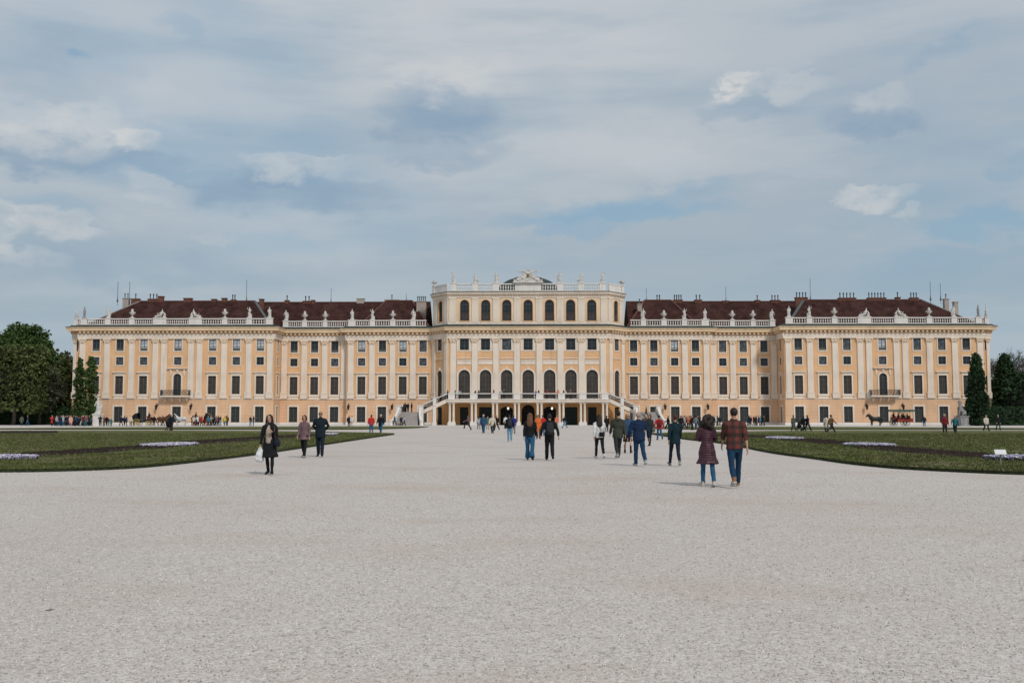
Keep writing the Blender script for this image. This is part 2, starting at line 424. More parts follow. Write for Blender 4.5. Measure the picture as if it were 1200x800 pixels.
def do_wall(i, holes, name='wall'):
    fr = frames[i]; mb = MB()
    lo = [h for h in holes if h[2] < 4.7 and h[3] < 5.0]; hi = [h for h in holes if h not in lo]
    split = 5.0 if not any(h[2] < 5.0 < h[3] for h in hi) else 4.9
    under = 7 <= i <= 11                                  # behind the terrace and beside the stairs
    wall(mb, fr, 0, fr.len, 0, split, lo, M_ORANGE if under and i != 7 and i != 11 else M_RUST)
    wall(mb, fr, 0, fr.len, split, 17.45, hi, M_YEL)
    return mb.build(name, palace)
for i, fr in enumerate(frames):
    mid = (PATH[i][0] + PATH[i + 1][0]) / 2; s = 1 if mid > 0 else -1
    loc = lambda xs: [s * x - fr.o.x for x in xs]
    j = i if i <= 9 else 18 - i
    if j == 0: holes = seg_windows(fr, [fr.len - 6.0 if s < 0 else 6.0, fr.len - 11 if s < 0 else 11], BAY)
    elif j == 1: holes = seg_windows(fr, [.72 if s < 0 else fr.len - .72], SLIT) if fr.len > 1.2 else []
    elif j == 3:
        holes = seg_windows(fr, loc(WX[:3] + WX[4:]), BAY) + seg_windows(fr, loc(WX[3:4]), BALC)
    elif j == 4: holes = seg_windows(fr, [2.75], SIDE)
    elif j == 5: holes = seg_windows(fr, loc(RX), BAY)
    elif j == 7: holes = seg_windows(fr, loc(IX), BAY)
    elif j == 8: holes = seg_windows(fr, [fr.len * .5], CHAM) + seg_windows(fr, [fr.len * .5], [('door', 1.5, .02, 3.4, 0)])
    elif j == 9:
        holes = seg_windows(fr, [x - fr.o.x for x in (-12.2, -8.15, -4.1, 0, 4.1, 8.15, 12.2)], CENT)
        holes += seg_windows(fr, [12.2 - fr.o.x, -12.2 - fr.o.x], [('door', 1.6, .02, 3.4, 0)])
        holes += seg_windows(fr, [8.15 - fr.o.x, -8.15 - fr.o.x], [('door', 2.4, .02, 3.4, 0)])
        holes += seg_windows(fr, [4.1 - fr.o.x, -4.1 - fr.o.x], [('archdoor', 2.4, .02, 3.5, .5)])
        holes += seg_windows(fr, [0 - fr.o.x], [('archdoor', 2.5, .02, 3.85, 1.25)])
    else: holes = []
    if fr.len > .9: do_wall(i, holes)
# closing back walls
mb = MB(); mb.add([(88, 232, 0), (-88, 232, 0), (-88, 232, 18.8), (88, 232, 18.8)], [(0, 1, 2, 3)], M_YEL)
mb.build('wall', palace)
mb = MB(); mb.add([(x, y, 18.78) for x, y in PATH], [tuple(range(len(PATH)))], M_COPPER); mb.build('roof_terrace', palace)

# --- plinth, string course, entablature
mb = MB(); PL = [(.1, -.05), (.1, .36), (.06, .40), (.06, .46), (.0, .46)]
sweep(mb, PATH[:9], PL, M_STONE); sweep(mb, PATH[11:], PL, M_STONE)
mb.build('plinth', palace)
mb = MB(); sweep(mb, PATH, [(.0, 4.9), (.08, 4.93), (.12, 5.0), (.12, 5.06), (.05, 5.1), (.0, 5.1)], M_CREAM); mb.build('string_course', palace)
mb = MB(); sweep(mb, PATH, [(.02, 16.5), (.27, 16.5), (.27, 16.92), (.31, 16.96), (.31, 17.38), (.38, 17.46), (.38, 17.5), (.25, 17.55)], M_CREAM); mb.build('architrave', palace)
mb = MB()
sweep(mb, PATH, [(.25, 17.55), (.25, 18.0)], M_YEL, dent=(.25, .8, 17.62, 17.98, .34, .8, M_PALE))
sweep(mb, PATH, [(.25, 18.0), (.98, 18.04), (1.0, 18.06), (1.0, 18.36), (1.1, 18.5), (1.2, 18.68), (1.2, 18.8)], M_PALE)
mb.build('cornice', palace)
mb = MB(); sweep(mb, PATH, [(1.22, 18.74), (1.22, 18.84), (.55, 19.02), (.5, 19.2), (-.5, 19.2), (-.5, 18.8)], M_COPPER); mb.build('gutter_flashing', palace)

# --- pilasters
def pilaster_mesh(w, d=.2, z0=5.1, z1=16.5):
    mb = MB(); a = w / 2
    mb.box(-a - .14, a + .14, -d - .1, .02, 0, .95, M_CREAM); mb.box(-a - .18, a + .18, -d - .14, .02, .95, 1.05, M_CREAM)
    mb.box(-a - .08, a + .08, -d - .06, .02, 1.05, 1.25, M_CREAM)
    H = z1 - z0
    mb.box(-a, a, -d, .02, 1.25, H - .82, M_CREAM)
    mb.box(-a - .04, a + .04, -d - .04, .02, H - .88, H - .82, M_CREAM)
    vs = [(-a, -d, H - .82), (a, -d, H - .82), (a, .02, H - .82), (-a, .02, H - .82), (-a - .16, -d - .14, H - .2), (a + .16, -d - .14, H - .2), (a + .16, .02, H - .2), (-a - .16, .02, H - .2)]
    mb.add(vs, [(0, 3, 2, 1), (4, 5, 6, 7), (0, 1, 5, 4), (1, 2, 6, 5), (2, 3, 7, 6), (3, 0, 4, 7)], M_CREAM)
    mb.box(-a - .2, a + .2, -d - .2, .02, H - .12, H, M_CREAM)
    for sx in (-1, 1):                                                  # volutes and leaves
        mb.loft([((sx * (a + .05), -d - .2, H - .28), .16, .16), ((sx * (a + .05), -d + .05, H - .28), .16, .16)], M_PALE, 8, cap=.2)
        mb.ball((sx * a * .5, -d - .1, H - .6), .13, M_PALE, 6, (1, .8, 1.3))
    mb.ball((0, -d - .12, H - .55), .15, M_PALE, 6, (1, .8, 1.4)); mb.ball((0, -d - .17, H - .17), .1, M_PALE, 6)
    return mb.mesh('pilaster')
PM = {w: pilaster_mesh(w) for w in (1.1, .95, .6)}
def pil(fr, u, w=1.1): return link('pilaster', PM[w], palace, fr.pt(u, 5.1) - Vector((0, 190, 0)), fr.rz)
for i, fr in enumerate(frames):
    mid = (PATH[i][0] + PATH[i + 1][0]) / 2; s = 1 if mid > 0 else -1
    j = i if i <= 9 else 18 - i
    loc = lambda xs: [s * x - fr.o.x for x in xs]
    if j == 1: pil(fr, 1.19 - .84 if s < 0 else fr.len - .35, .6)
    if j == 3:
        for u in loc([85.75, 80.97, 76.2, 71.6, 69.95, 64.75, 63.1, 58.36, 53.6, 49.5]): pil(fr, u)
    if j == 5:
        for u in loc([48.1, 44.15, 40.1, 36.3]): pil(fr, u)
    if j == 7:
        for u in loc([34.65, 30.5, 26.5, 22.5]): pil(fr, u)
    if j == 8:
        for u in (.55, fr.len - .55): pil(fr, u, .95)
    if j == 9:
        for x in (14.33, 10.2, 6.15, 2.12, -2.12, -6.15, -10.2, -14.33): pil(fr, x - fr.o.x, 1.1)
# cream bands between the pilasters of the middle block
fr = frames[9]; mb = MB()
for k in range(7):
    xc = (-12.2, -8.15, -4.1, 0, 4.1, 8.15, 12.2)[k]; hw = 1.36
    mb.box(xc - hw, xc + hw, YC - .09, YC - .001, 11.55, 12.25, M_CREAM); mb.box(xc - hw - .05, xc + hw + .05, YC - .17, YC - .001, 12.25, 12.4, M_CREAM)
mb.build('frieze_band', palace)
mb = MB()
for xc in (-12.2, -8.15, -4.1, 0, 4.1, 8.15, 12.2):
    for q in (-1, 1):
        a, b = sorted((xc + q * 1.405, xc + q * 1.47)); mb.box(a, b, YC - .12, YC + .01, 5.1, 16.5, M_CREAM)
        a, b = sorted((xc + q * 1.1, xc + q * 1.405)); mb.box(a, b, YC - .045, YC + .01, 5.1, 10.0, M_CREAM); mb.box(a, b, YC - .045, YC + .01, 14.1, 16.5, M_CREAM)
mb.build('window_pier', palace)

# --- attic storey of the middle block
UP = [(-18.7, 212), (-18.7, YI), (-15.4, YC), (15.4, YC), (18.7, YI), (18.7, 212)]
UP = [(x * .995, y + .25) for x, y in UP]
uf = [Frame(a, b) for a, b in zip(UP, UP[1:])]
for i, fr in enumerate(uf):
    mb = MB(); hs = []
    if i == 2:
        hs = [(x - fr.o.x, 1.75, 19.92, 23.97, .875) for x in (-12.2, -8.15, -4.1, 0, 4.1, 8.15, 12.2)]
    elif i in (1, 3): hs = [(fr.len * .5, 1.4, 19.92, 23.97, .7)]
    for h in hs: window(fr, h[0], h[2], 'attic', h[1], h[3] - h[2])
    wall(mb, fr, 0, fr.len, 18.8, 24.75, hs, M_PALE); mb.build('wall', palace)
mb = MB(); mb.add([(-18.6, 212.25, 18.8), (18.6, 212.25, 18.8), (18.6, 212.25, 25), (-18.6, 212.25, 25)], [(3, 2, 1, 0)], M_PALE); mb.build('wall', palace)
mb = MB(); sweep(mb, UP, [(.02, 24.35), (.12, 24.4), (.12, 24.7), (.16, 24.75), (.2, 25.0), (.5, 25.05), (.55, 25.3), (.62, 25.42), (.62, 25.48)], M_CREAM, dent=(.12, .4, 24.84, 25.0, .2, .5, M_PALE)); mb.build('attic_cornice', palace)
mb = MB(); sweep(mb, UP, [(.64, 25.42), (.64, 25.52), (.2, 25.6), (-.6, 25.6), (-.6, 25.3)], M_COPPER); mb.add([(x * .97, y + .4, 25.55) for x, y in UP], [tuple(range(6))], M_COPPER); mb.build('attic_roof', palace)
fr = uf[2]
mb = MB(); sweep(mb, UP, [(.02, 19.22), (.14, 19.22), (.14, 19.62), (.05, 19.7), (.02, 19.7)], M_CREAM); mb.build('attic_base', palace)
smesh = MB(); smesh.box(-.6, .6, -.14, .02, 0, 4.68, M_CREAM); smesh.box(-.66, .66, -.2, .02, 4.4, 4.66, M_CREAM); sm_ = smesh.mesh('attic_strip')
for x in (14.55, 10.2, 6.15, 2.12, -2.12, -6.15, -10.2, -14.55): link('attic_strip', sm_, palace, fr.pt(x - fr.o.x, 19.7) - Vector((0, 190, 0)), fr.rz)
for f2 in (uf[1], uf[3]):
    for u in (.7, f2.len - .7): link('attic_strip', sm_, palace, f2.pt(u, 19.7) - Vector((0, 190, 0)), f2.rz)

# --- balustrades with pedestals
BAL = [(.05, 0), (.09, .04), (.06, .1), (.05, .16), (.12, .32), (.13, .42), (.06, .62), (.05, .7), (.09, .78), (.06, .84)]
def balustrade(fr, ua, ub, z, parent, d=.12, h=1.25, step=.42, solid=False):
    mb = MB(); c = d
    def bx(u0, u1, d0, d1, z0, z1):
        v = [fr.pt(u, zz, dd) for zz in (z0, z1) for u, dd in ((u0, d1), (u1, d1), (u1, d0), (u0, d0))]
        mb.add(v, [(0, 3, 2, 1), (4, 5, 6, 7), (0, 1, 5, 4), (1, 2, 6, 5), (2, 3, 7, 6), (3, 0, 4, 7)], M_STONE)
    bx(ua, ub, c - .2, c + .2, z, z + .18); bx(ua, ub, c - .2, c + .2, z + h - .2, z + h)
    if solid: bx(ua, ub, c - .13, c + .13, z + .18, z + h - .2)
    else:
        n = max(2, int((ub - ua) / step)); hh = h - .38
        for k in range(n):
            p = fr.pt(ua + (k + .5) * (ub - ua) / n, z + .18, c)
            mb.lathe([(r * 1.05, q * hh / .84) for r, q in BAL], p, M_STONE, 6)
    return mb.build('balustrade', parent)
def pedestal(fr, u, z, parent, w=1.15, h=1.3, d=.12):
    mb = MB()
    def bx(u0, u1, d0, d1, z0, z1):
        v = [fr.pt(q, zz, dd) for zz in (z0, z1) for q, dd in ((u0, d1), (u1, d1), (u1, d0), (u0, d0))]
        mb.add(v, [(0, 3, 2, 1), (4, 5, 6, 7), (0, 1, 5, 4), (1, 2, 6, 5), (2, 3, 7, 6), (3, 0, 4, 7)], M_STONE)
    a = w / 2
    bx(u - a, u + a, d - .3, d + .3, z, z + .16); bx(u - a + .07, u + a - .07, d - .25, d + .25, z + .16, z + h - .14); bx(u - a - .03, u + a + .03, d - .33, d + .33, z + h - .14, z + h)
    return mb.build('pedestal', parent)
STAT = []                                     # (world pos, type, mirrored, description)
def run(fr, items, z, ends, h=1.25, solid=()):
    """items [(u, type, width, words)] sorted"""
    items = sorted(items, key=lambda t: t[0]); prev = ends[0]
    for n, (u, ty, w, words, mir) in enumerate(items):
        if u - w / 2 - prev > .5: balustrade(fr, prev, u - w / 2, z, palace, h=h, solid=n in solid)
        pedestal(fr, u, z, palace, w, h + .06); prev = u + w / 2
        if ty: STAT.append((fr.pt(u, z + h + .06, .12), ty, mir, words))
    if ends[1] - prev > .5: balustrade(fr, prev, ends[1], z, palace, h=h, solid=len(items) in solid)
for s, side in ((-1, 'left'), (1, 'right')):
    mir = s > 0
    f3 = frames[3] if s < 0 else frames[15]; f5 = frames[5] if s < 0 else frames[13]; f7 = frames[7] if s < 0 else frames[11]
    L3 = [(85.6, 'obelisk', 1.3, 'at the outer corner of the %s wing'), (80.97, 'figure_a', 1.2, 'one bay in from the outer corner of the %s wing'),
          (76.3, 'urn', 1.2, 'on the %s wing, outward of the two reclining groups'), (70.9, 'group', 2.7, 'on the %s wing, outer of the two groups above the balcony'),
          (64.0, 'group_r', 2.7, 'on the %s wing, inner of the two groups above the balcony'), (58.36, 'urn', 1.2, 'on the %s wing, just inward of the reclining groups'),
          (53.6, 'figure_b', 1.2, 'on the %s wing, beside its inner corner'), (49.75, 'figure_c', 1.5, 'at the inner corner of the %s wing')]
    run(f3, [(s * x - f3.o.x, t, w, words % side, mir) for x, t, w, words in L3], 19.2, (.1, f3.len - .1))
    L5 = [(47.9, 'figure_a', 1.2, 'tucked behind the inner corner of the %s wing'), (44.15, 'urn_tall', 1.1, 'on the set back %s middle section, the one nearer the wing'),
          (40.1, 'urn_tall', 1.1, 'on the set back %s middle section, the one nearer the centre')]
    run(f5, [(s * x - f5.o.x, t, w, words % side, mir) for x, t, w, words in L5], 19.2, (.4, f5.len - .1) if s < 0 else (.1, f5.len - .4))
    L7 = [(34.5, 'figure_c', 1.6, 'at the outer end of the %s inner section'), (30.5, 'figure_b', 1.2, 'on the %s inner section, outward of an urn'),
          (26.5, 'urn', 1.2, 'on the %s inner section between two standing figures'), (22.5, 'figure_a', 1.2, 'right beside the central block on its %s side')]
    run(f7, [(s * x - f7.o.x, t, w, words % side, mir) for x, t, w, words in L7], 19.2, (.1, f7.len - 1.2) if s < 0 else (1.2, f7.len - .1))
    f1 = frames[1] if s < 0 else frames[17]
    run(f1, [(.45 if s < 0 else f1.len - .45, 'finial', .9, 'on the outermost set back corner of the %s wing' % side, mir)], 19.2, (.0, f1.len))
    f0 = frames[0] if s < 0 else frames[18]
    run(f0, [], 19.2, (f0.len - 30, f0.len - 1) if s < 0 else (1, 30))
    fu = uf[1] if s < 0 else uf[3]
    run(fu, [(.5 if s < 0 else fu.len - .5, 'small_urn', .9, 'on the outer corner of the central block parapet, %s end' % side, mir)], 25.6, (.1, fu.len), h=1.5, solid=(0, 1))
fc = uf[2]
LC = [(-14.33, 'figure_b', 1.3, 'on the central block parapet, leftmost of its six', 0), (-10.2, 'figure_s', 1.2, 'on the central block parapet, second from its left', 0), (-6.15, 'figure_a', 1.3, 'on the central block parapet, just left of the eagle crest', 0),
      (0, None, 5.2, '', 0), (6.15, 'figure_a', 1.3, 'on the central block parapet, just right of the eagle crest', 1), (10.2, 'figure_s', 1.2, 'on the central block parapet, second from its right', 1), (14.33, 'figure_b', 1.3, 'on the central block parapet, rightmost of its six', 1)]
run(fc, [(x - fc.o.x, t, w, d, m) for x, t, w, d, m in LC], 25.6, (.05, fc.len - .05), h=1.5, solid=(0, 7))
mb = MB(); mb.box(-1.75, 1.75, YC - .09, YC - .07, 26.15, 26.62, M_GOLD); mb.box(-2.1, 2.1, YC - .075, YC - .045, 26.0, 26.8, M_CREAM); mb.build('inscription_panel', palace)

# --- roofs
roof = None
def hip(x0, x1, y0, y1, zb, zt, rx0, rx1, m=M_ROOF, ym=None):
    mb = MB(); ym = ym or (y0 + y1) / 2
    v = [(x0, y0, zb), (x1, y0, zb), (x1, y1, zb), (x0, y1, zb), (rx0, ym, zt), (rx1, ym, zt)]
    mb.add(v, [(0, 1, 5, 4), (1, 2, 5), (2, 3, 4, 5), (3, 0, 4)], m)
    return mb, v
def ridge_caps(mb, pairs, m, w=.28):
    for a, b in pairs: mb.bar(Vector(a) + Vector((0, 0, .05)), Vector(b) + Vector((0, 0, .05)), w, .18, m)
M_RIDGE = mat('ridge_mortar', (.30, .26, .24), .9, .2, 4); M_LEAD = mat('lead_valley', (.10, .115, .12), .6, .2, 3); M_RTILE = mat('ridge_tiles', (.13, .055, .045), .8, .25, 4)
M_CHIM = plaster('chimney_render', (.40, .35, .31)); M_BRICK = mat('chimney_brick', (.16, .07, .05), .9, .3, 5)
CH = []
for s in (-1, 1):
    X = lambda a, b: (min(s * a, s * b), max(s * a, s * b))
    # wing
    x0, x1 = X(86.2, 50.0); r0, r1 = X(78.6, 55.2)
    mb, v = hip(x0, x1, 191.4, 207.0, 19.3, 24.85, r0, r1)
    ridge_caps(mb, [(v[4], v[5])], M_RTILE); ridge_caps(mb, [(v[0], v[4]) if s < 0 else (v[1], v[5])], M_RIDGE); ridge_caps(mb, [(v[1], v[5]) if s < 0 else (v[0], v[4])], M_LEAD, .5)
    rw_ = mb.build('roof', palace)
    # rear range of the wing
    x0, x1 = X(87.0, 60.0); r0, r1 = X(82.2, 66.0)
    mb, v = hip(x0, x1, 200.5, 214.5, 19.3, 25.3, r0, r1); ridge_caps(mb, [(v[4], v[5])], M_RTILE); mb.build('roof', palace)
    # set back section
    x0, x1 = X(56.0, 20.0); r0, r1 = X(56.0, 20.0)
    mb, v = hip(x0, x1, 197.0, 209.0, 19.3, 25.0, r0, r1); ridge_caps(mb, [(v[4], v[5])], M_RTILE); rr_ = mb.build('roof', palace)
    # pavilion beside the centre
    x0, x1 = X(33.5, 19.6); r0, r1 = X(29.0, 23.7)
    mb, v = hip(x0, x1, 195.3, 208.0, 19.3, 25.15, r0, r1); ridge_caps(mb, [(v[4], v[5])], M_RTILE); ridge_caps(mb, [(v[0], v[4]), (v[1], v[5])], M_RTILE, .35); rp_ = mb.build('roof', palace)
    CH.append((rw_, rr_, rp_))
# chimneys and rods from the photograph (column, top row, width m, kind)
def chimney(parent, x, y, zb, zt, w, d, pots, m):
    mb = MB(); mb.box(x - w / 2, x + w / 2, y - d / 2, y + d / 2, zb, zt, m); mb.box(x - w / 2 - .1, x + w / 2 + .1, y - d / 2 - .1, y + d / 2 + .1, zt, zt + .16, m)
    for k in range(pots):
        px_ = x + (k - (pots - 1) / 2) * min(.7, w / max(1, pots))
        mb.lathe([(.13, 0), (.1, .15), (.09, .75), (.15, .8), (.15, .95), (.03, 1.1)], (px_, y, zt + .16), M_IRON if m is M_BRICK else M_LEAD, 6)
    mb.build('chimney', parent)
for px, wd, hh, pots, kk in [(144, 1.2, .5, 2, 0), (155, 1.6, .4, 1, 1), (176, 2.0, .35, 3, 1), (185, 1.0, .9, 0, 1), (217, 1.6, .5, 0, 1), (248, .9, .3, 0, 1), (260, .9, .5, 0, 1), (271, .9, .15, 2, 1), (304, .8, .3, 0, 1), (334, .8, .45, 1, 1), (358, 1.6, .3, 2, 1), (365, .6, .5, 0, 1),
                             (421, 1.5, .8, 0, 0), (458, 2.8, .55, 1, 0), (773, 1.0, .4, 2, 1), (796, 1.8, .4, 4, 1), (820, 1.4, .4, 2, 1), (852, 1.2, .2, 0, 1), (890, .9, .3, 1, 1), (911, 1.8, .3, 3, 1), (942, 2.4, .4, 4, 1), (996, 3.4, .3, 5, 1), (1031, 3.6, .3, 6, 1), (1056, .8, .4, 1, 1), (1075, 1.6, .3, 3, 1), (1113, .9, 1.6, 1, 0), (1124, .8, 1.0, 0, 0)]:
    s = -1 if px < 620 else 1; t = CH[0 if s < 0 else 1]
    Yr = 199.5 if (px < 320 or px > 915) else 203.2; x = gx(px, Yr)
    zr = 24.6
    if px in (1113, 1124): x = gx(px, 204); Yr = 204; zr = 23.6
    par = t[0] if (px < 320 or px > 915) else (t[2] if 20 < abs(x) < 33 else t[1])
    chimney(par, x, Yr, zr - 1.5, zr + hh + .25, wd, .9, pots, (M_CHIM, M_BRICK)[kk])
for s in (-1, 1):                                         # tall stacks against the middle block
    chimney(CH[0 if s < 0 else 1][2], s * 21.5 if s < 0 else 22.4, 199.5, 20.5, 24.6 if s < 0 else 24.0, 1.9 if s < 0 else .9, 1.2, 5 if s < 0 else 1, M_CHIM)
for px, topy in [(133.5, 330), (147.5, 330), (286, 328), (386, 338), (475, 344), (759, 338), (853, 336), (953, 326), (1095, 330), (1107, 332)]:
    t = CH[0 if px < 620 else 1]; Yr = 199.3 if (px < 320 or px > 915) else 203; x = gx(px, Yr); zt = at(px, topy, Yr).z
    mb = MB(); mb.bar((x, Yr, 24.0), (x, Yr, zt), .06, .06, M_IRON); mb.lathe([(.12, 0), (.2, .3), (.1, .6), (.04, 1.4)], (x, Yr, 24.7), M_LEAD, 6); mb.build('lightning_rod', t[0] if Yr < 200 else t[1])
# dome
mb = MB(); vs = []; n = 40; rows = 10
prof = [(6.7 * math.cos(R(90) * k / rows), 25.6 + 4.1 * math.sin(R(90) * k / rows)) for k in range(rows)] + [(.05, 29.71)]
mb.lathe([(r, z) for r, z in prof], (0, 199.5, 0), M_DOME, 48)
for k in range(24):
    a = 2 * math.pi * k / 24
    for p, q in zip(prof, prof[1:-1]): mb.bar((p[0] * math.cos(a), 199.5 + p[0] * math.sin(a), p[1] + .02), (q[0] * math.cos(a), 199.5 + q[0] * math.sin(a), q[1] + .02), .08, .08, M_DOME)
mb.build('dome', palace)

# --- balconies
for s in (-1, 1):
    x = s * 67.3; mb = MB()
    mb.box(x - 2.75, x + 2.75, YW - 1.5, YW + .1, 5.36, 5.6, M_CREAM); mb.box(x - 2.55, x + 2.55, YW - 1.3, YW + .1, 5.2, 5.36, M_CREAM)
    for q in (-2.1, -.75, .75, 2.1): mb.loft([((x + q, YW - .15, 4.5), .16, .14), ((x + q, YW - .5, 4.85), .17, .3), ((x + q, YW - .75, 5.15), .17, .4)], M_CREAM, 8)
    b = mb.build('balcony', palace)
    mb = MB(); yy = YW - 1.42
    mb.bar((x - 2.7, yy, 6.62), (x + 2.7, yy, 6.62), .09, .07, M_IRON); mb.bar((x - 2.7, yy, 5.72), (x + 2.7, yy, 5.72), .07, .05, M_IRON)
    for q in (-2.68, 2.68): mb.bar((x + q, yy, 6.62), (x + q, YW, 6.62), .09, .07, M_IRON); mb.bar((x + q, yy, 5.72), (x + q, YW, 5.72), .06, .05, M_IRON)
    for k in range(37): mb.bar((x - 2.7 + k * .15, yy, 5.6), (x - 2.7 + k * .15, yy, 6.6), .035, .035, M_IRON)
    for k in range(9):
        c = (x - 2.4 + k * .6, yy, 6.17)
        pts = [(c[0] + .22 * math.cos(a), yy - .02, c[2] + .3 * math.sin(a)) for a in [i * math.pi / 5 for i in range(11)]]
        for p, q in zip(pts, pts[1:]): mb.bar(p, q, .05, .05, M_IRON)
    for q in (-2.68, 2.68):
        for k in range(9): mb.bar((x + q, yy + k * .16, 5.6), (x + q, yy + k * .16, 6.6), .035, .035, M_IRON)
    mb.build('railing', b)
# --- wall lanterns
lm = MB(); lm.bar((0, .02, 0), (0, -.1, 0), .12, .5, M_IRON); lm.bar((0, -.05, .25), (0, -.8, .4), .06, .06, M_IRON); lm.bar((0, -.05, -.2), (0, -.6, .32), .04, .04, M_IRON); lm.bar((0, -.78, .4), (0, -.78, 0), .03, .03, M_IRON)
lm.lathe([(.05, -.85), (.16, -.8), (.27, -.1), (.3, -.06), (.1, .08), (.03, .2)], (0, -.78, 0), M_IRON, 6)
lm = lm.mesh('wall_lantern')
for px, Y in ((184.6, YW), (225, YW), (1014.5, YW), (1057, YW), (409, YI), (829, YI), (460, YI), (779, YI)):
    link('wall_lantern', lm, palace, Vector((at(px, 478, Y).x, Y - 190, 3.75)))
# ------------------------------------------------------------------ terrace and stairs
stairs = thing('garden_stairs', (0, 185, 0), 'cream stone terrace on paired columns with two flights of stairs sweeping down on either side', 'stairs')
M_STEP = plaster('worn_step_stone', (.36, .33, .31), grime=.4)
mb = MB(); mb.box(-15.2, 15.2, 184.5, 189.98, 4.3, 4.72, M_CREAM); mb.box(-15.3, 15.3, 184.38, 189.975, 4.72, 4.86, M_STONE); mb.box(-15.1, 15.1, 184.7, 185.3, 4.12, 4.3, M_CREAM)
mb.build('deck', stairs)
cm = MB(); cm.box(-.3, .3, -.3, .3, 0, .14, M_STONE)
cm.lathe([(.28, .14), (.28, .22), (.225, .28), (.225, 1.4), (.19, 3.2), (.2, 3.22), (.24, 3.28), (.2, 3.34), (.22, 3.4), (.27, 3.46)], (0, 0, 0), M_CREAM, 16); cm.box(-.29, .29, -.29, .29, 3.46, 3.6, M_CREAM)
cm = cm.mesh('column', False)
PAIRS = [-14.2, -10.1, -6.15, -2.1, 2.1, 6.15, 10.1, 14.2]
for x in PAIRS:
    for q in (-.36, .36):
        link('column', cm, stairs, (x + q, 0, .52))
    mb = MB(); mb.box(x - .75, x + .75, 184.6, 185.4, 0, .42, M_STONE); mb.box(x - .7, x + .7, 184.65, 185.35, .42, .52, M_STONE); mb.build('column_base', stairs)
    mb = MB(); mb.box(x - .62, x + .62, 184.55, 185.1, 4.86, 5.84, M_STONE); mb.box(x - .68, x + .68, 184.49, 185.16, 5.84, 5.96, M_STONE); mb.build('pedestal', stairs)
def railing(a, b, h, parent, z0=.1):
    """stone hand rail over an iron grille between two points (bottom line)"""
    a = Vector(a); b = Vector(b); U = Vector((0, 0, 1)); mb = MB()
    mb.bar(a + U * (h - .08), b + U * (h - .08), .26, .16, M_STONE); mb.bar(a + U * z0, b + U * z0, .05, .05, M_IRON); mb.bar(a + U * (h - .2), b + U * (h - .2), .05, .05, M_IRON)
    L_ = (b - a).length; n = int(L_ / .14)
    for k in range(n + 1):
        p = a + (b - a) * k / n; mb.bar(p + U * z0, p + U * (h - .18), .032, .032, M_IRON)
    n = max(1, int(L_ / .55))
    for k in range(n):
        c = a + (b - a) * (k + .5) / n + U * (h * .48); d = (b - a).normalized()
        pts = [c + d * .2 * math.cos(t) + U * .3 * math.sin(t) for t in [i * math.pi / 5 for i in range(11)]]
        for p, q in zip(pts, pts[1:]): mb.bar(p, q, .05, .05, M_IRON)
    mb.build('railing', parent)
for p, q in zip(PAIRS, PAIRS[1:]): railing((p + .62, 184.82, 4.86), (q - .62, 184.82, 4.86), 1.08, stairs)
ZL = 2.45
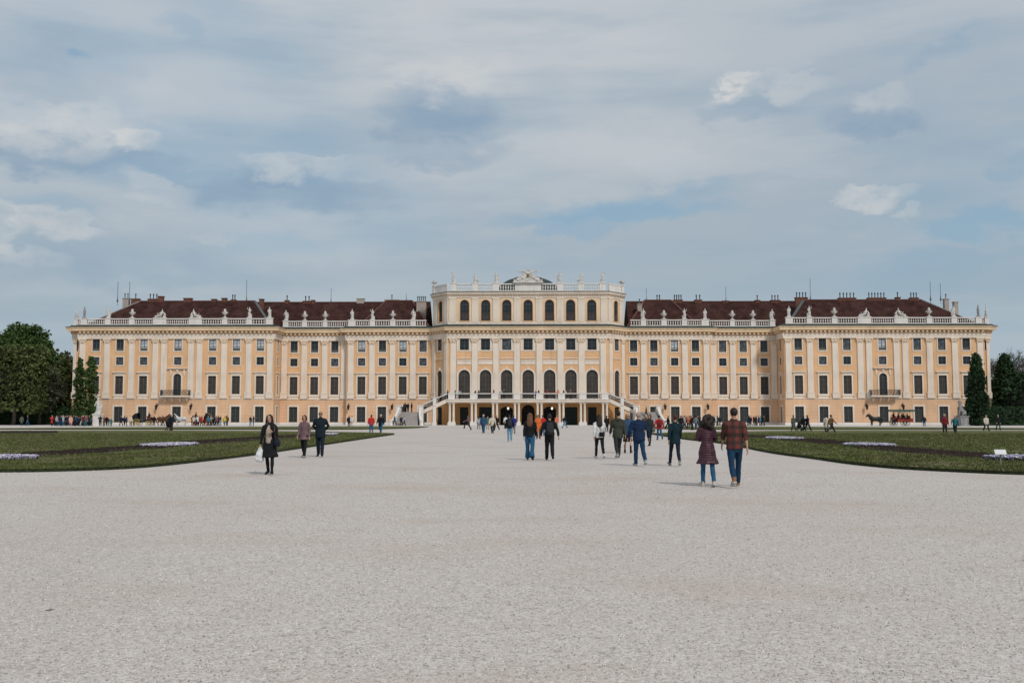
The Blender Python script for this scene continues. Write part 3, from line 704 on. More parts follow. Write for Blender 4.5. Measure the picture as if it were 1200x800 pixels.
for s in (-1, 1):
    # side flight falling outward along the facade
    xa, xb = 15.2, 20.0; n = 15
    mb = MB()
    for k in range(n):
        x0 = xa + (xb - xa) * k / n; z = 4.72 - (4.72 - ZL) * (k + 1) / n + .15
        mb.box(min(s * x0, s * (x0 + .34)), max(s * x0, s * (x0 + .34)), 184.75, 187.9, z - .2, z, M_STEP)
    for y in (184.5, 187.9):
        v = [(s * xa, y, 4.12), (s * xa, y, 4.86), (s * xb, y, ZL + .14), (s * xb, y, ZL - .55), (s * xa, y + .26, 4.12), (s * xa, y + .26, 4.86), (s * xb, y + .26, ZL + .14), (s * xb, y + .26, ZL - .55)]
        mb.add(v, [(0, 1, 2, 3), (7, 6, 5, 4), (1, 5, 6, 2), (0, 3, 7, 4), (3, 2, 6, 7), (0, 4, 5, 1)], M_CREAM)
    mb.build('side_flight', stairs)
    pz = lambda x: 4.86 + (ZL + .14 - 4.86) * (x - xa) / (xb - xa)
    xm = 17.35
    for y in (184.63, 188.03):
        railing((s * 15.0, y, pz(15.2)), (s * (xm - .3), y, pz(xm - .3)), 1.05, stairs); railing((s * (xm + .3), y, pz(xm + .3)), (s * 19.5, y, pz(19.5)), 1.05, stairs)
        mb = MB(); mb.box(s * xm - .3, s * xm + .3, y - .22, y + .22, pz(xm) - .2, pz(xm) + 1.2, M_STONE); mb.box(s * xm - .36, s * xm + .36, y - .28, y + .28, pz(xm) + 1.2, pz(xm) + 1.32, M_STONE); mb.build('pedestal', stairs)
    mb = MB(); mb.box(s * xm - .32, s * xm + .32, 184.42, 185.0, 0, 3.4, M_STONE); mb.box(s * xm - .4, s * xm + .4, 184.36, 185.06, 0, .5, M_STONE); mb.build('pier', stairs)
    # landing block
    x0, x1 = sorted((s * 19.6, s * 24.1))
    mb = MB(); mb.box(x0, x1, 183.6, 188.2, 0, ZL - .14, M_STONE); mb.box(x0 - .1, x1 + .1, 183.5, 188.3, ZL - .14, ZL, M_STEP); mb.build('landing', stairs)
    for c in (s * 19.75, s * 23.95):
        mb = MB(); mb.box(c - .42, c + .42, 183.3, 184.1, 0, 3.5, M_STONE); mb.box(c - .5, c + .5, 183.22, 184.18, 3.5, 3.66, M_STONE); mb.build('pedestal', stairs)
    mb = MB(); c = s * 24.0; mb.box(c - .13, c + .13, 184.1, 188.2, ZL, ZL + .15, M_STONE); mb.box(c - .16, c + .16, 184.1, 188.2, ZL + .95, ZL + 1.1, M_STONE)
    for k in range(9): mb.lathe([(r, q) for r, q in BAL], (c, 184.4 + k * .43, ZL + .13), M_STONE, 6)
    mb.build('balustrade', stairs)
    # front flight spreading towards the garden
    n = 15; mb = MB()
    for k in range(n):
        t = (k + 1) / n; y = 183.6 - 4.9 * t; z = ZL - ZL * (k + 1) / (n + 1)
        e = .45 * t * t
        xx0, xx1 = sorted((s * (20.2 - e), s * (23.5 + e)))
        mb.box(xx0, xx1, y, 183.6 - 4.9 * k / n, 0, z, M_STEP)
    mb.build('front_flight', stairs)
    for c0, sg in ((19.85, -1), (23.85, 1)):
        # curved cheek walls
        pts = []
        for k in range(9):
            t = k / 8; pts.append((s * (c0 + sg * .75 * t * t), 183.5 - 4.9 * t, ZL + .95 - (ZL + .25) * t ** .85))
        mb = MB()
        for p, q in zip(pts, pts[1:]):
            v = []
            for X_, Y_, Z_ in (p, q): v += [(X_ - .2, Y_, 0), (X_ + .2, Y_, 0), (X_ + .2, Y_, Z_), (X_ - .2, Y_, Z_)]
            mb.add(v, [(0, 1, 5, 4), (1, 2, 6, 5), (2, 3, 7, 6), (3, 0, 4, 7), (4, 5, 6, 7), (3, 2, 1, 0)], M_STONE)
        mb.lathe([(.36, 0), (.36, .2), (.3, .3), (.3, .8), (.38, .9), (.2, 1.05)], (pts[-1][0], pts[-1][1], 0), M_STONE, 12)
        mb.build('cheek_wall', stairs)
# lit hanging lanterns under the terrace
M_LAMP = bpy.data.materials.new('lit_lantern_glass'); M_LAMP.use_nodes = True
M_LAMP.node_tree.nodes['Principled BSDF'].inputs['Emission Color'].default_value = (1, .86, .66, 1); M_LAMP.node_tree.nodes['Principled BSDF'].inputs['Emission Strength'].default_value = .75
for x, w in ((-4.1, 'left of the middle arch'), (4.1, 'right of the middle arch')):
    h = thing('hanging_lantern', (x + .35, 186.6, 2.9), 'lit round lantern hanging under the terrace, ' + w, 'lantern', 'lanterns under the terrace')
    mb = MB(); mb.lathe([(.05, 0), (.17, .08), (.2, .25), (.17, .42), (.06, .5)], (x + .35, 186.6, 2.9), M_LAMP, 10); mb.build('lamp_glass', h, True)
    mb = MB(); mb.bar((x + .35, 186.6, 3.4), (x + .35, 186.6, 4.3), .03, .03, M_IRON); mb.lathe([(.08, 3.38), (.12, 3.42), (.03, 3.5)], (x + .35, 186.6, 0), M_IRON, 8); mb.build('chain', h)

# ------------------------------------------------------------------ roof sculpture
def stone_figure(kind):
    mb = MB(); m = M_STATUE
    sx = {'a': 1, 'b': -1, 'c': 1, 's': 1}[kind]
    mb.box(-.38, .38, -.3, .3, 0, .16, m)
    mb.loft([((0, 0, .12), .36, .28), ((.02 * sx, 0, .5), .27, .23), ((.05 * sx, 0, .95), .26, .2), ((0, 0, 1.25), .2, .16), ((-.03 * sx, 0, 1.55), .24, .17), ((-.02 * sx, 0, 1.72), .17, .12), ((0, 0, 1.82), .07, .07)], m, 12)
    mb.loft([((0, -.03, 1.8), .065, .07), ((0, -.04, 1.9), .11, .12), ((0, -.04, 2.02), .11, .12), ((0, -.03, 2.1), .06, .07)], m, 8)
    if kind == 'a':
        mb.loft([((.24, 0, 1.62), .08, .08), ((.42, -.05, 1.4), .07, .07), ((.3, -.25, 1.18), .05, .05)], m, 8); mb.loft([((-.24, 0, 1.62), .08, .08), ((-.36, 0, 1.3), .07, .07), ((-.42, -.08, 1.0), .05, .05)], m, 8)
        mb.loft([((.35, .05, 1.5), .1, .14), ((.4, .08, .9), .14, .18), ((.3, .1, .3), .16, .16)], m, 8)
    elif kind == 'b':
        mb.loft([((-.24, 0, 1.62), .08, .08), ((-.42, -.05, 1.75), .06, .06), ((-.34, -.15, 2.05), .05, .05)], m, 8); mb.loft([((.24, 0, 1.62), .08, .08), ((.3, -.1, 1.35), .07, .07), ((.1, -.28, 1.25), .05, .05)], m, 8)
        mb.loft([((.28, .1, .1), .16, .16), ((.32, .1, .7), .13, .13)], m, 8)
    elif kind == 'c':
        for q in (-1, 1): mb.loft([((q * .24, 0, 1.62), .08, .08), ((q * .33, -.02, 1.3), .07, .07), ((q * .22, -.2, 1.1), .05, .05)], m, 8)
        mb.loft([((0, .14, 1.65), .22, .08), ((0, .22, 1.0), .3, .12), ((0, .2, .2), .32, .14)], m, 10)
    else:
        mb.v = [(x, y, z * .86) for x, y, z in mb.v]
        mb.loft([((.24, 0, 1.36), .08, .08), ((.5, -.05, 1.3), .06, .06), ((.55, -.1, 1.1), .05, .05)], m, 8); mb.loft([((-.24, 0, 1.36), .08, .08), ((-.45, 0, 1.1), .07, .07), ((-.3, -.2, .9), .05, .05)], m, 8); mb.ball((.5, -.05, .5), .28, m)
    me = mb.mesh('statue'); r = remesh(me, .035, 2, .02, 7); return r
def urn_mesh(hs=1.0):
    mb = MB(); m = M_STATUE
    mb.box(-.3, .3, -.3, .3, 0, .2 * hs, m)
    mb.lathe([(.24, .2 * hs), (.14, .32 * hs), (.1, .45 * hs), (.2, .6 * hs), (.4, .85 * hs), (.45, 1.05 * hs), (.38, 1.12 * hs), (.5, 1.18 * hs), (.5, 1.26 * hs), (.26, 1.32 * hs), (.2, 1.45 * hs), (.3, 1.6 * hs), (.2, 1.75 * hs), (.06, 1.9 * hs)], (0, 0, 0), m, 12)
    for q in (-1, 1): mb.loft([((q * .42, 0, .9 * hs), .05, .05), ((q * .6, 0, 1.05 * hs), .05, .05), ((q * .48, 0, 1.22 * hs), .05, .05)], m, 6)
    return mb.mesh('urn', True)
def group_mesh(r):
    mb = MB(); m = M_STATUE; q = -1 if r else 1
    mb.box(-1.2, 1.2, -.35, .35, 0, .14, m)
    mb.loft([((q * -.95, -.05, .3), .18, .16), ((q * -.4, -.1, .42), .24, .22), ((q * .1, -.05, .5), .3, .26), ((q * .32, 0, .95), .28, .22), ((q * .4, 0, 1.3), .2, .15), ((q * .42, 0, 1.4), .08, .08)], m, 10, ref=(0, 1, 0))
    mb.loft([((q * .42, -.03, 1.38), .08, .08), ((q * .42, -.05, 1.52), .13, .14), ((q * .42, -.04, 1.68), .1, .11)], m, 8)
    mb.loft([((q * .55, 0, 1.2), .1, .1), ((q * .85, -.05, .85), .08, .08), ((q * .8, -.1, .4), .07, .07)], m, 8); mb.loft([((q * .25, -.05, 1.2), .09, .09), ((q * .0, -.2, .95), .08, .08), ((q * -.3, -.2, .8), .06, .06)], m, 8)
    mb.loft([((q * .75, .1, .2), .3, .22), ((q * .85, .1, .7), .25, .2), ((q * .75, .1, 1.0), .1, .1)], m, 8); mb.ball((q * -.75, .08, .35), .3, m, 8, (1, .6, .8)); mb.loft([((q * -.2, .15, .4), .1, .1), ((q * -.65, .15, 1.0), .05, .05)], m, 6)
    return remesh(mb.mesh('statue'), .045, 2, .03, 6)
def obelisk_mesh():
    mb = MB(); m = M_GREYSTONE
    mb.box(-.32, .32, -.28, .28, 0, .2, m); mb.lathe([(.24, .2), (.16, .35), (.2, .6), (.26, .9), (.2, 1.1), (.25, 1.5), (.14, 1.75), (.1, 1.85), (.14, 2.0), (.12, 2.2), (.03, 2.3)], (0, 0, 0), m, 10); mb.loft([((.2, 0, 1.5), .06, .06), ((.32, -.1, 1.2), .05, .05), ((.2, -.2, .95), .05, .05)], m, 6)
    return mb.mesh('statue', True)
def finial_mesh():
    mb = MB(); m = M_STATUE
    mb.box(-.3, .3, -.3, .3, 0, .25, m); mb.lathe([(.26, .25), (.3, .5), (.22, .9), (.26, 1.1), (.12, 1.5), (.08, 1.9), (.05, 2.4), (.01, 2.9)], (0, 0, 0), m, 10)
    return mb.mesh('finial', True)
SM = {'figure_a': stone_figure('a'), 'figure_b': stone_figure('b'), 'figure_c': stone_figure('c'), 'figure_s': stone_figure('s'), 'urn': urn_mesh(.95), 'urn_tall': urn_mesh(1.0), 'group': group_mesh(0), 'group_r': group_mesh(1), 'obelisk': obelisk_mesh(), 'finial': finial_mesh(), 'small_urn': urn_mesh(.6)}
DESC = {'figure_a': ('statue', 'white stone draped figure'), 'figure_b': ('statue', 'white stone figure with a raised arm'), 'figure_c': ('statue', 'white stone cloaked figure'), 'figure_s': ('statue', 'white stone crouching figure with a trophy'),
        'urn': ('urn', 'white stone urn'), 'urn_tall': ('urn', 'lidded white stone urn'), 'group': ('statue', 'white stone reclining group'), 'group_r': ('statue', 'white stone reclining group'), 'obelisk': ('statue', 'grey stone armour trophy'), 'finial': ('finial', 'slender white spire finial'), 'small_urn': ('urn', 'small white stone urn')}
for p, ty, mir, words in STAT:
    nm, d = DESC[ty]
    o = link(nm if nm != 'finial' else 'spire_finial', SM[ty], None, p, 0)
    if mir: o.scale.x = -1
    if ty in ('figure_s',): pass
    if p.z > 25 and 'figure' in ty: o.scale = (o.scale.x * 1.05, 1.05, 1.05)
    k = len(d.split()) + len(words.split())
    tag(o, d + ' ' + words, nm, 'sculpture along the roof balustrades')

# crest: double eagle with shield between trophies
crest = thing('eagle_crest', (0, 189.75, 27.16), 'stone double headed eagle with gilded shield on the middle of the central block parapet', 'sculpture')
mb = MB(); m = M_STATUE
mb.box(-2.7, 2.7, -.35, .35, 0, .22, m); mb.box(-1.6, 1.6, -.3, .3, .22, .6, m); mb.box(-.8, .8, -.28, .28, .6, .95, m)
for q in (-1, 1):
    mb.loft([((q * 2.5, -.1, .3), .12, .14), ((q * 1.7, -.15, .5), .26, .25), ((q * 1.1, -.1, .9), .3, .28), ((q * .75, -.05, 1.35), .2, .2)], m, 8, ref=(0, 1, 0)); mb.ball((q * 1.75, -.2, .55), .33, m); mb.ball((q * 1.2, -.15, 1.2), .2, m)
    mb.loft([((q * 1.3, 0, .4), .06, .06), ((q * 2.1, 0, 1.25), .05, .05)], m, 6); mb.loft([((q * 1.0, .1, .5), .06, .06), ((q * 1.85, .1, 1.6), .05, .05)], m, 6)
for k, (tx, tz, r_) in enumerate([(.55, 1.25, .34), (.95, .95, .36), (1.4, .85, .32), (1.85, .7, .28), (2.25, .45, .25), (.7, 1.65, .24)]):
    for q in (-1, 1): mb.ball((q * tx, -.12 - .06 * (k % 2), tz), r_, m, 8, (1, .8, .9))
for q in (-1, 1): mb.loft([((q * 1.5, -.1, .8), .1, .1), ((q * 1.75, -.15, 1.35), .12, .12), ((q * 1.72, -.15, 1.62), .12, .12)], m, 8); mb.loft([((q * 2.3, 0, .3), .08, .08), ((q * 2.65, -.1, .95), .06, .06)], m, 6)
o = link('trophy_base', remesh(mb.mesh('trophy_base'), .05, 1, .04, 5), crest)
mb = MB(); mb.loft([((0, 0, .9), .25, .18), ((0, 0, 1.4), .42, .26), ((0, 0, 1.9), .36, .22), ((0, 0, 2.15), .2, .15)], m, 10)
for q in (-1, 1):
    mb.loft([((q * .1, 0, 2.05), .11, .11), ((q * .18, -.02, 2.35), .09, .09), ((q * .26, -.05, 2.55), .12, .1), ((q * .46, -.08, 2.52), .04, .04)], m, 8)
    mb.loft([((q * .3, .02, 1.95), .13, .1), ((q * .8, .04, 2.3), .14, .09), ((q * 1.45, .05, 2.42), .1, .07), ((q * 1.85, .05, 2.38), .04, .04)], m, 8, ref=(0, 0, 1))
    for k in range(7): mb.loft([((q * (.45 + k * .2), .04, 2.2 + .03 * k), .1, .05), ((q * (.55 + k * .21), .05, 1.62 + .08 * k), .05, .03)], m, 6)
    mb.loft([((q * .2, 0, 1.0), .09, .09), ((q * .4, -.1, .75), .06, .06)], m, 6)
mb.loft([((0, 0, 2.5), .14, .14), ((0, 0, 2.7), .2, .2), ((0, 0, 2.85), .06, .06), ((0, 0, 3.0), .03, .03)], m, 8)
link('eagle', remesh(mb.mesh('eagle'), .035, 1, .02, 7), crest)
mb = MB(); mb.loft([((0, -.2, 1.0), .05, .05), ((0, -.27, 1.25), .22, .07), ((0, -.28, 1.6), .26, .08), ((0, -.26, 1.82), .22, .06)], M_GOLD, 12); link('shield', mb.mesh('shield', True), crest)
crest.scale = (1.08, 1.0, .97)

# ------------------------------------------------------------------ garden sculpture
def pedestal_mesh(mb, w, d, h, m):
    mb.box(-w / 2 - .12, w / 2 + .12, -d / 2 - .12, d / 2 + .12, 0, .25, m); mb.box(-w / 2, w / 2, -d / 2, d / 2, .25, h - .22, m); mb.box(-w / 2 - .1, w / 2 + .1, -d / 2 - .1, d / 2 + .1, h - .22, h, m)
Ys = 172.0; xs = at(1127, 490, Ys).x
t = thing('sphinx_statue', (xs, Ys, 0), 'grey stone seated sphinx on a grey plinth before the right hand conifer', 'statue')
mb = MB(); pedestal_mesh(mb, 1.35, 2.4, 1.75, M_GREYSTONE); link('plinth', mb.mesh('plinth'), t)
mb = MB(); m = M_GREYSTONE
mb.loft([((.75, .1, 1.95), .34, .3), ((.45, .05, 2.3), .48, .45), ((.0, 0, 2.75), .42, .4), ((-.22, 0, 3.3), .36, .34), ((-.3, 0, 3.65), .2, .2)], m, 12, ref=(0, 1, 0))
mb.loft([((-.3, 0, 3.6), .16, .17), ((-.36, -.03, 3.85), .25, .27), ((-.36, 0, 4.15), .27, .28), ((-.32, .02, 4.4), .15, .16)], m, 10); mb.ball((-.18, .05, 4.0), .34, m, 10, (.9, 1.1, 1.1))
for q in (-.24, .24):
    mb.loft([((-.3, q, 3.0), .16, .16), ((-.5, q, 2.5), .13, .13), ((-.5, q, 1.9), .12, .12), ((-.75, q, 1.82), .12, .09)], m, 8); mb.loft([((.5, q * 1.5, 2.3), .26, .22), ((.2, q * 1.6, 2.05), .2, .2), ((-.1, q * 1.5, 1.84), .13, .1)], m, 8)
mb.loft([((.8, .2, 1.9), .08, .08), ((1.0, .2, 2.2), .06, .06), ((.95, .2, 2.6), .07, .07)], m, 6)
o = link('sphinx', remesh(mb.mesh('sphinx'), .05, 2, .03, 6), t); o.scale = (.86, .86, 1); 
Ys = 172.0; xs = at(114.5, 490, Ys).x
t = thing('garden_statue', (xs, Ys, 0), 'pale stone draped figure on a tall white plinth before the left wing', 'statue')
mb = MB(); pedestal_mesh(mb, 1.25, 1.25, 2.1, M_STONE); link('plinth', mb.mesh('plinth'), t)
o = link('figure', SM['figure_a'], t, (0, 0, 2.1)); o.scale = (1.35, 1.35, 1.3)
# ------------------------------------------------------------------ ground
def gravel_mat():
    m = bpy.data.materials.new('pale_gravel'); m.use_nodes = True; nt = m.node_tree; N = nt.nodes; L = nt.links; b = N['Principled BSDF']
    b.inputs['Roughness'].default_value = .95; b.inputs['Specular IOR Level'].default_value = .15
    tc = N.new('ShaderNodeNewGeometry'); P = tc.outputs['Position']
    def noise(scale, det=3, rough=.6, sc=None):
        n = N.new('ShaderNodeTexNoise'); n.inputs['Scale'].default_value = scale; n.inputs['Detail'].default_value = det; n.inputs['Roughness'].default_value = rough
        if sc:
            mp = N.new('ShaderNodeMapping'); mp.inputs['Scale'].default_value = sc; L.new(P, mp.inputs[0]); L.new(mp.outputs[0], n.inputs['Vector'])
        else: L.new(P, n.inputs['Vector'])
        return n.outputs['Fac']
    def rng(s, a, b_, c=0, d=1):
        r = N.new('ShaderNodeMapRange'); r.inputs[1].default_value = a; r.inputs[2].default_value = b_; r.inputs[3].default_value = c; r.inputs[4].default_value = d; L.new(s, r.inputs[0]); return r.outputs[0]
    def mix(f, a, b_):
        x = N.new('ShaderNodeMix'); x.data_type = 'RGBA'
        for i, v in ((0, f), (6, a), (7, b_)):
            if isinstance(v, tuple): x.inputs[i].default_value = (*v, 1)
            elif isinstance(v, float): x.inputs[i].default_value = v
            else: L.new(v, x.inputs[i])
        return x.outputs[2]
    vo = N.new('ShaderNodeTexVoronoi'); vo.inputs['Scale'].default_value = 78; L.new(P, vo.inputs['Vector'])
    vr = N.new('ShaderNodeSeparateColor'); L.new(vo.outputs['Color'], vr.inputs[0])
    c = mix(vr.outputs[0], (.40, .352, .318), (.70, .638, .592))
    v2 = N.new('ShaderNodeTexVoronoi'); v2.inputs['Scale'].default_value = 30; L.new(P, v2.inputs['Vector'])
    r2 = N.new('ShaderNodeSeparateColor'); L.new(v2.outputs['Color'], r2.inputs[0])
    c = mix(rng(r2.outputs[1], .88, .95, 0, .45), c, (.22, .19, .175))             # darker pebbles
    c = mix(rng(r2.outputs[2], .8, .9, 0, .5), c, (.70, .665, .635))                 # light pebbles
    c = mix(rng(noise(.3, 6, .6, (.6, 1, 1)), .5, .66, 0, .45), c, (.47, .365, .295))              # sandy patches
    c = mix(rng(noise(.12, 5, .6, (1, .35, 1)), .5, .72, 0, .22), c, (.40, .36, .33))
    c = mix(rng(noise(1.6, 6), .52, .75, 0, .16), c, (.34, .30, .275))
    c = mix(rng(noise(.05, 4, .55, (.6, .25, 1)), .48, .7, 0, .22), c, (.64, .61, .59))
    c = mix(rng(noise(.11, 4, .55, (1, .6, 1)), .46, .66, 0, .38), c, (.50, .425, .385))
    L.new(c, b.inputs['Base Color'])
    bp = N.new('ShaderNodeBump'); bp.inputs['Strength'].default_value = .5; bp.inputs['Distance'].default_value = .008
    L.new(vo.outputs['Distance'], bp.inputs['Height']); bp.invert = True
    b2 = N.new('ShaderNodeBump'); b2.inputs['Strength'].default_value = .25; b2.inputs['Distance'].default_value = .012
    L.new(noise(30, 4), b2.inputs['Height']); L.new(bp.outputs[0], b2.inputs['Normal']); L.new(b2.outputs[0], b.inputs['Normal'])
    return m
M_GRAVEL = gravel_mat()
mb = MB(); mb.add([(-3000, -200, 0), (3000, -200, 0), (3000, 5000, 0), (-3000, 5000, 0)], [(0, 1, 2, 3)], M_GRAVEL)
g = mb.build('gravel_ground', origin=(0, 0, 0)); tag(g, kind='structure')
# loose pebbles near the viewer
rp = random.Random(5); mb = MB(); M_PEB = mat('loose_pebbles', (.47, .43, .40), .9, .2, 60, island=.42)
for k in range(80000):
    d = 4.3 + 26 * rp.random() ** 1.6; x = (rp.random() - .5) * d * 1.12; r = .004 + .007 * rp.random() ** 2 + .003 * (d / 20)
    a = rp.random() * 3.14; c, s = math.cos(a) * r, math.sin(a) * r; q = .6 + .5 * rp.random(); z = r * (.6 + .7 * rp.random())
    mb.add([(x + c, d + s, 0), (x - s * q, d + c * q, 0), (x - c, d - s, 0), (x + s * q, d - c * q, 0), (x + c * .3, d, z)], [(0, 1, 4), (1, 2, 4), (2, 3, 4), (3, 0, 4)], M_PEB)
p = mb.build('loose_pebbles', origin=(0, 0, 0)); tag(p, 'scattered pale pebbles lying loose on the gravel forecourt', 'pebbles', kind='stuff')

def lawn_mat(name='lawn_turf'):
    m = bpy.data.materials.new(name); m.use_nodes = True; nt = m.node_tree; N = nt.nodes; L = nt.links; b = N['Principled BSDF']
    b.inputs['Roughness'].default_value = .95; b.inputs['Specular IOR Level'].default_value = .1
    g = N.new('ShaderNodeNewGeometry'); P = g.outputs['Position']
    def n(scale, det, sc=(1, 1, 1)):
        mp = N.new('ShaderNodeMapping'); mp.inputs['Scale'].default_value = sc; L.new(P, mp.inputs[0])
        q = N.new('ShaderNodeTexNoise'); q.inputs['Scale'].default_value = scale; q.inputs['Detail'].default_value = det; L.new(mp.outputs[0], q.inputs['Vector']); return q.outputs['Fac']
    def mix(f, a, c, lo, hi, amt):
        r = N.new('ShaderNodeMapRange'); r.inputs[1].default_value = lo; r.inputs[2].default_value = hi; r.inputs[4].default_value = amt; L.new(f, r.inputs[0])
        x = N.new('ShaderNodeMix'); x.data_type = 'RGBA'; L.new(r.outputs[0], x.inputs[0])
        if isinstance(a, tuple): x.inputs[6].default_value = (*a, 1)
        else: L.new(a, x.inputs[6])
        x.inputs[7].default_value = (*c, 1); return x.outputs[2]
    c = mix(n(6, 6), (.088, .106, .030), (.142, .15, .05), .35, .65, 1)
    c = mix(n(.35, 6, (1, .5, 1)), c, (.165, .135, .075), .47, .62, .85)
    c = mix(n(.9, 6, (1, .4, 1)), c, (.04, .058, .016), .5, .66, .7)
    c = mix(n(1.5, 3), c, (.16, .15, .075), .66, .76, .6)
    L.new(c, b.inputs['Base Color'])
    bp = N.new('ShaderNodeBump'); bp.inputs['Strength'].default_value = 1; bp.inputs['Distance'].default_value = .05; L.new(n(25, 4), bp.inputs['Height']); L.new(bp.outputs[0], b.inputs['Normal'])
    return m
M_LAWN = lawn_mat(); M_SOIL = mat('dark_soil', (.030, .021, .017), .97, .3, 4, bump=1, bscale=10); M_EDGE = mat('cut_turf_edge', (.022, .032, .012), .95, .35, 8, bump=1, bscale=30)
M_BLADE = mat('grass_blades', (.088, .105, .030), .9, .2, .5, island=.5); M_DRY = mat('dry_grass', (.17, .15, .075), .9, .2, 2, island=.3)
def smooth(pts, n=4):
    out = []
    for i in range(len(pts) - 1):
        p0 = pts[max(0, i - 1)]; p1 = pts[i]; p2 = pts[i + 1]; p3 = pts[min(len(pts) - 1, i + 2)]
        for k in range(n):
            t = k / n
            out.append(tuple(.5 * (2 * b + (c - a) * t + (2 * a - 5 * b + 4 * c - d) * t * t + (-a + 3 * b - 3 * c + d) * t ** 3) for a, b, c, d in zip(p0, p1, p2, p3)))
    return out + [tuple(pts[-1])]
def G(px, py): v = at(px, py); return (v.x, v.y)
LH = .10
def lawn(name, near, far):
    """near and far edges both run left to right"""
    a = smooth(near); b = smooth(far)
    poly = a + b[::-1]
    bm = bmesh.new(); vs = [bm.verts.new((x, y, LH)) for x, y in poly]; f = bm.faces.new(vs)
    if f.normal.z < 0: f.normal_flip()
    bm.normal_update(); bmesh.ops.triangulate(bm, faces=[f])
    for fc in bm.faces: fc.material_index = 0
    n = len(poly); lo = [bm.verts.new((x, y, -.02)) for x, y in poly]; bm.verts.ensure_lookup_table()
    for i in range(n):
        q = bm.faces.new((vs[i], vs[(i + 1) % n], lo[(i + 1) % n], lo[i])); q.material_index = 1
    bmesh.ops.recalc_face_normals(bm, faces=bm.faces)
    me = bpy.data.meshes.new(name); bm.to_mesh(me); bm.free(); me.materials.append(M_LAWN); me.materials.append(M_EDGE)
    o = link(name, me); tag(o, kind='structure'); W[o.name] = Vector((0, 0, 0))
    return poly
def inside(p, poly):
    x, y = p; r = False; j = len(poly) - 1
    for i in range(len(poly)):
        xi, yi = poly[i]; xj, yj = poly[j]
        if (yi > y) != (yj > y) and x < (xj - xi) * (y - yi) / (yj - yi) + xi: r = not r
        j = i
    return r
nl = [(-46, 28.3), (-36, 28.5), (-28, 28.6), (-21, 28.7), (-17.5, 28.7)] + [G(*p) for p in ((0, 553.4), (60, 552.6), (130, 550.3), (180, 547), (240, 540.6), (300, 533.2), (360, 524.4), (420, 515.4), (462, 509.2))]
fl = [(-110, 108)] + [G(*p) for p in ((0, 505.3), (150, 505.2), (280, 505.4), (380, 506.6), (440, 507.7), (462, 508.7))]
nr = [G(*p) for p in ((764, 508.9), (802, 514.8), (849, 520.2), (900, 530.4), (953, 537.8), (993, 543.6), (1033, 547.8), (1060, 550), (1120, 553.2), (1200, 556.4))] + [(15.5, 27.1), (18, 26.9), (22, 26.9), (28, 27.1), (36, 27.4), (46, 28)]
fr_ = [G(*p) for p in ((764, 508.4), (800, 507.4), (860, 506.3), (930, 505.4), (1060, 505.3), (1200, 505.4))] + [(110, 108)]
PL1 = lawn('lawn', nl, fl); PL2 = lawn('lawn', nr, fr_)
sl = [(-73, 124.5), (-60, 121.5), (-40, 121), (-24, 122), (-18.5, 127), (-15.4, 140)]
sf = [(-73, 126), (-62, 140), (-45, 150), (-30, 156), (-20, 158), (-15.6, 156)]
PL3 = lawn('lawn', sl, sf); PL4 = lawn('lawn', [(-x, y) for x, y in sl][::-1], [(-x, y) for x, y in sf][::-1])
# blades: the nearer lawns get standing grass
def grass(name, poly, n, words, seed):
    rg = random.Random(seed); mb = MB(); xs_ = [p[0] for p in poly]; ys_ = [p[1] for p in poly]; k = 0
    x0, x1, y0, y1 = max(min(xs_), -50), min(max(xs_), 50), min(ys_), min(max(ys_), 90)
    while k < n:
        y = y0 + (y1 - y0) * rg.random() ** 2.2; x = x0 + (x1 - x0) * rg.random()
        if abs(x) > y * .56 or not inside((x, y), poly): continue
        dn = mnoise.noise(Vector((x * .5, y * .35, 0)))
        if rg.random() > .62 + dn * .9: continue
        k += 1; s = 1 + y / 60
        for _ in range(3):
            a = rg.random() * 6.28; h = (.03 + .05 * rg.random()) * (1 + .4 * dn); w = .012 * s; lx, ly = (rg.random() - .5) * .06, (rg.random() - .5) * .06
            ox, oy = x + (rg.random() - .5) * .1, y + (rg.random() - .5) * .1; c, s_ = math.cos(a) * w, math.sin(a) * w
            mb.add([(ox - c, oy - s_, LH), (ox + c, oy + s_, LH), (ox + lx, oy + ly, LH + h)], [(0, 1, 2)], M_DRY if dn > .18 and rg.random() < .5 else M_BLADE)
    tag(mb.build(name, origin=(0, 0, LH)), words, 'grass', kind='stuff')
grass('grass', PL1, 22000, 'short patchy grass growing on the left lawn', 1); grass('grass', PL2, 22000, 'short patchy grass growing on the right lawn', 2)
def edge_tufts(pts, words, seed):
    rg = random.Random(seed); mb = MB(); pts = smooth(pts, 6)
    for (xa, ya), (xb, yb) in zip(pts, pts[1:]):
        L_ = math.hypot(xb - xa, yb - ya)
        for k in range(min(400, int(L_ * 42))):
            t = rg.random(); x = xa + (xb - xa) * t; y = ya + (yb - ya) * t + .02; a = rg.random() * 6.28; w = .018; h = .03 + .07 * rg.random()
            mb.add([(x - w * math.cos(a), y - w * math.sin(a), LH - .02), (x + w * math.cos(a), y + w * math.sin(a), LH - .02), (x + (rg.random() - .5) * .12, y - rg.random() * .08, LH + h - .04)], [(0, 1, 2)], M_BLADE)
    tag(mb.build('edge_grass', origin=(0, 0, LH)), words, 'grass', kind='stuff')
edge_tufts(nl, 'ragged grass hanging over the cut edge of the left lawn', 3); edge_tufts(nr, 'ragged grass hanging over the cut edge of the right lawn', 4)
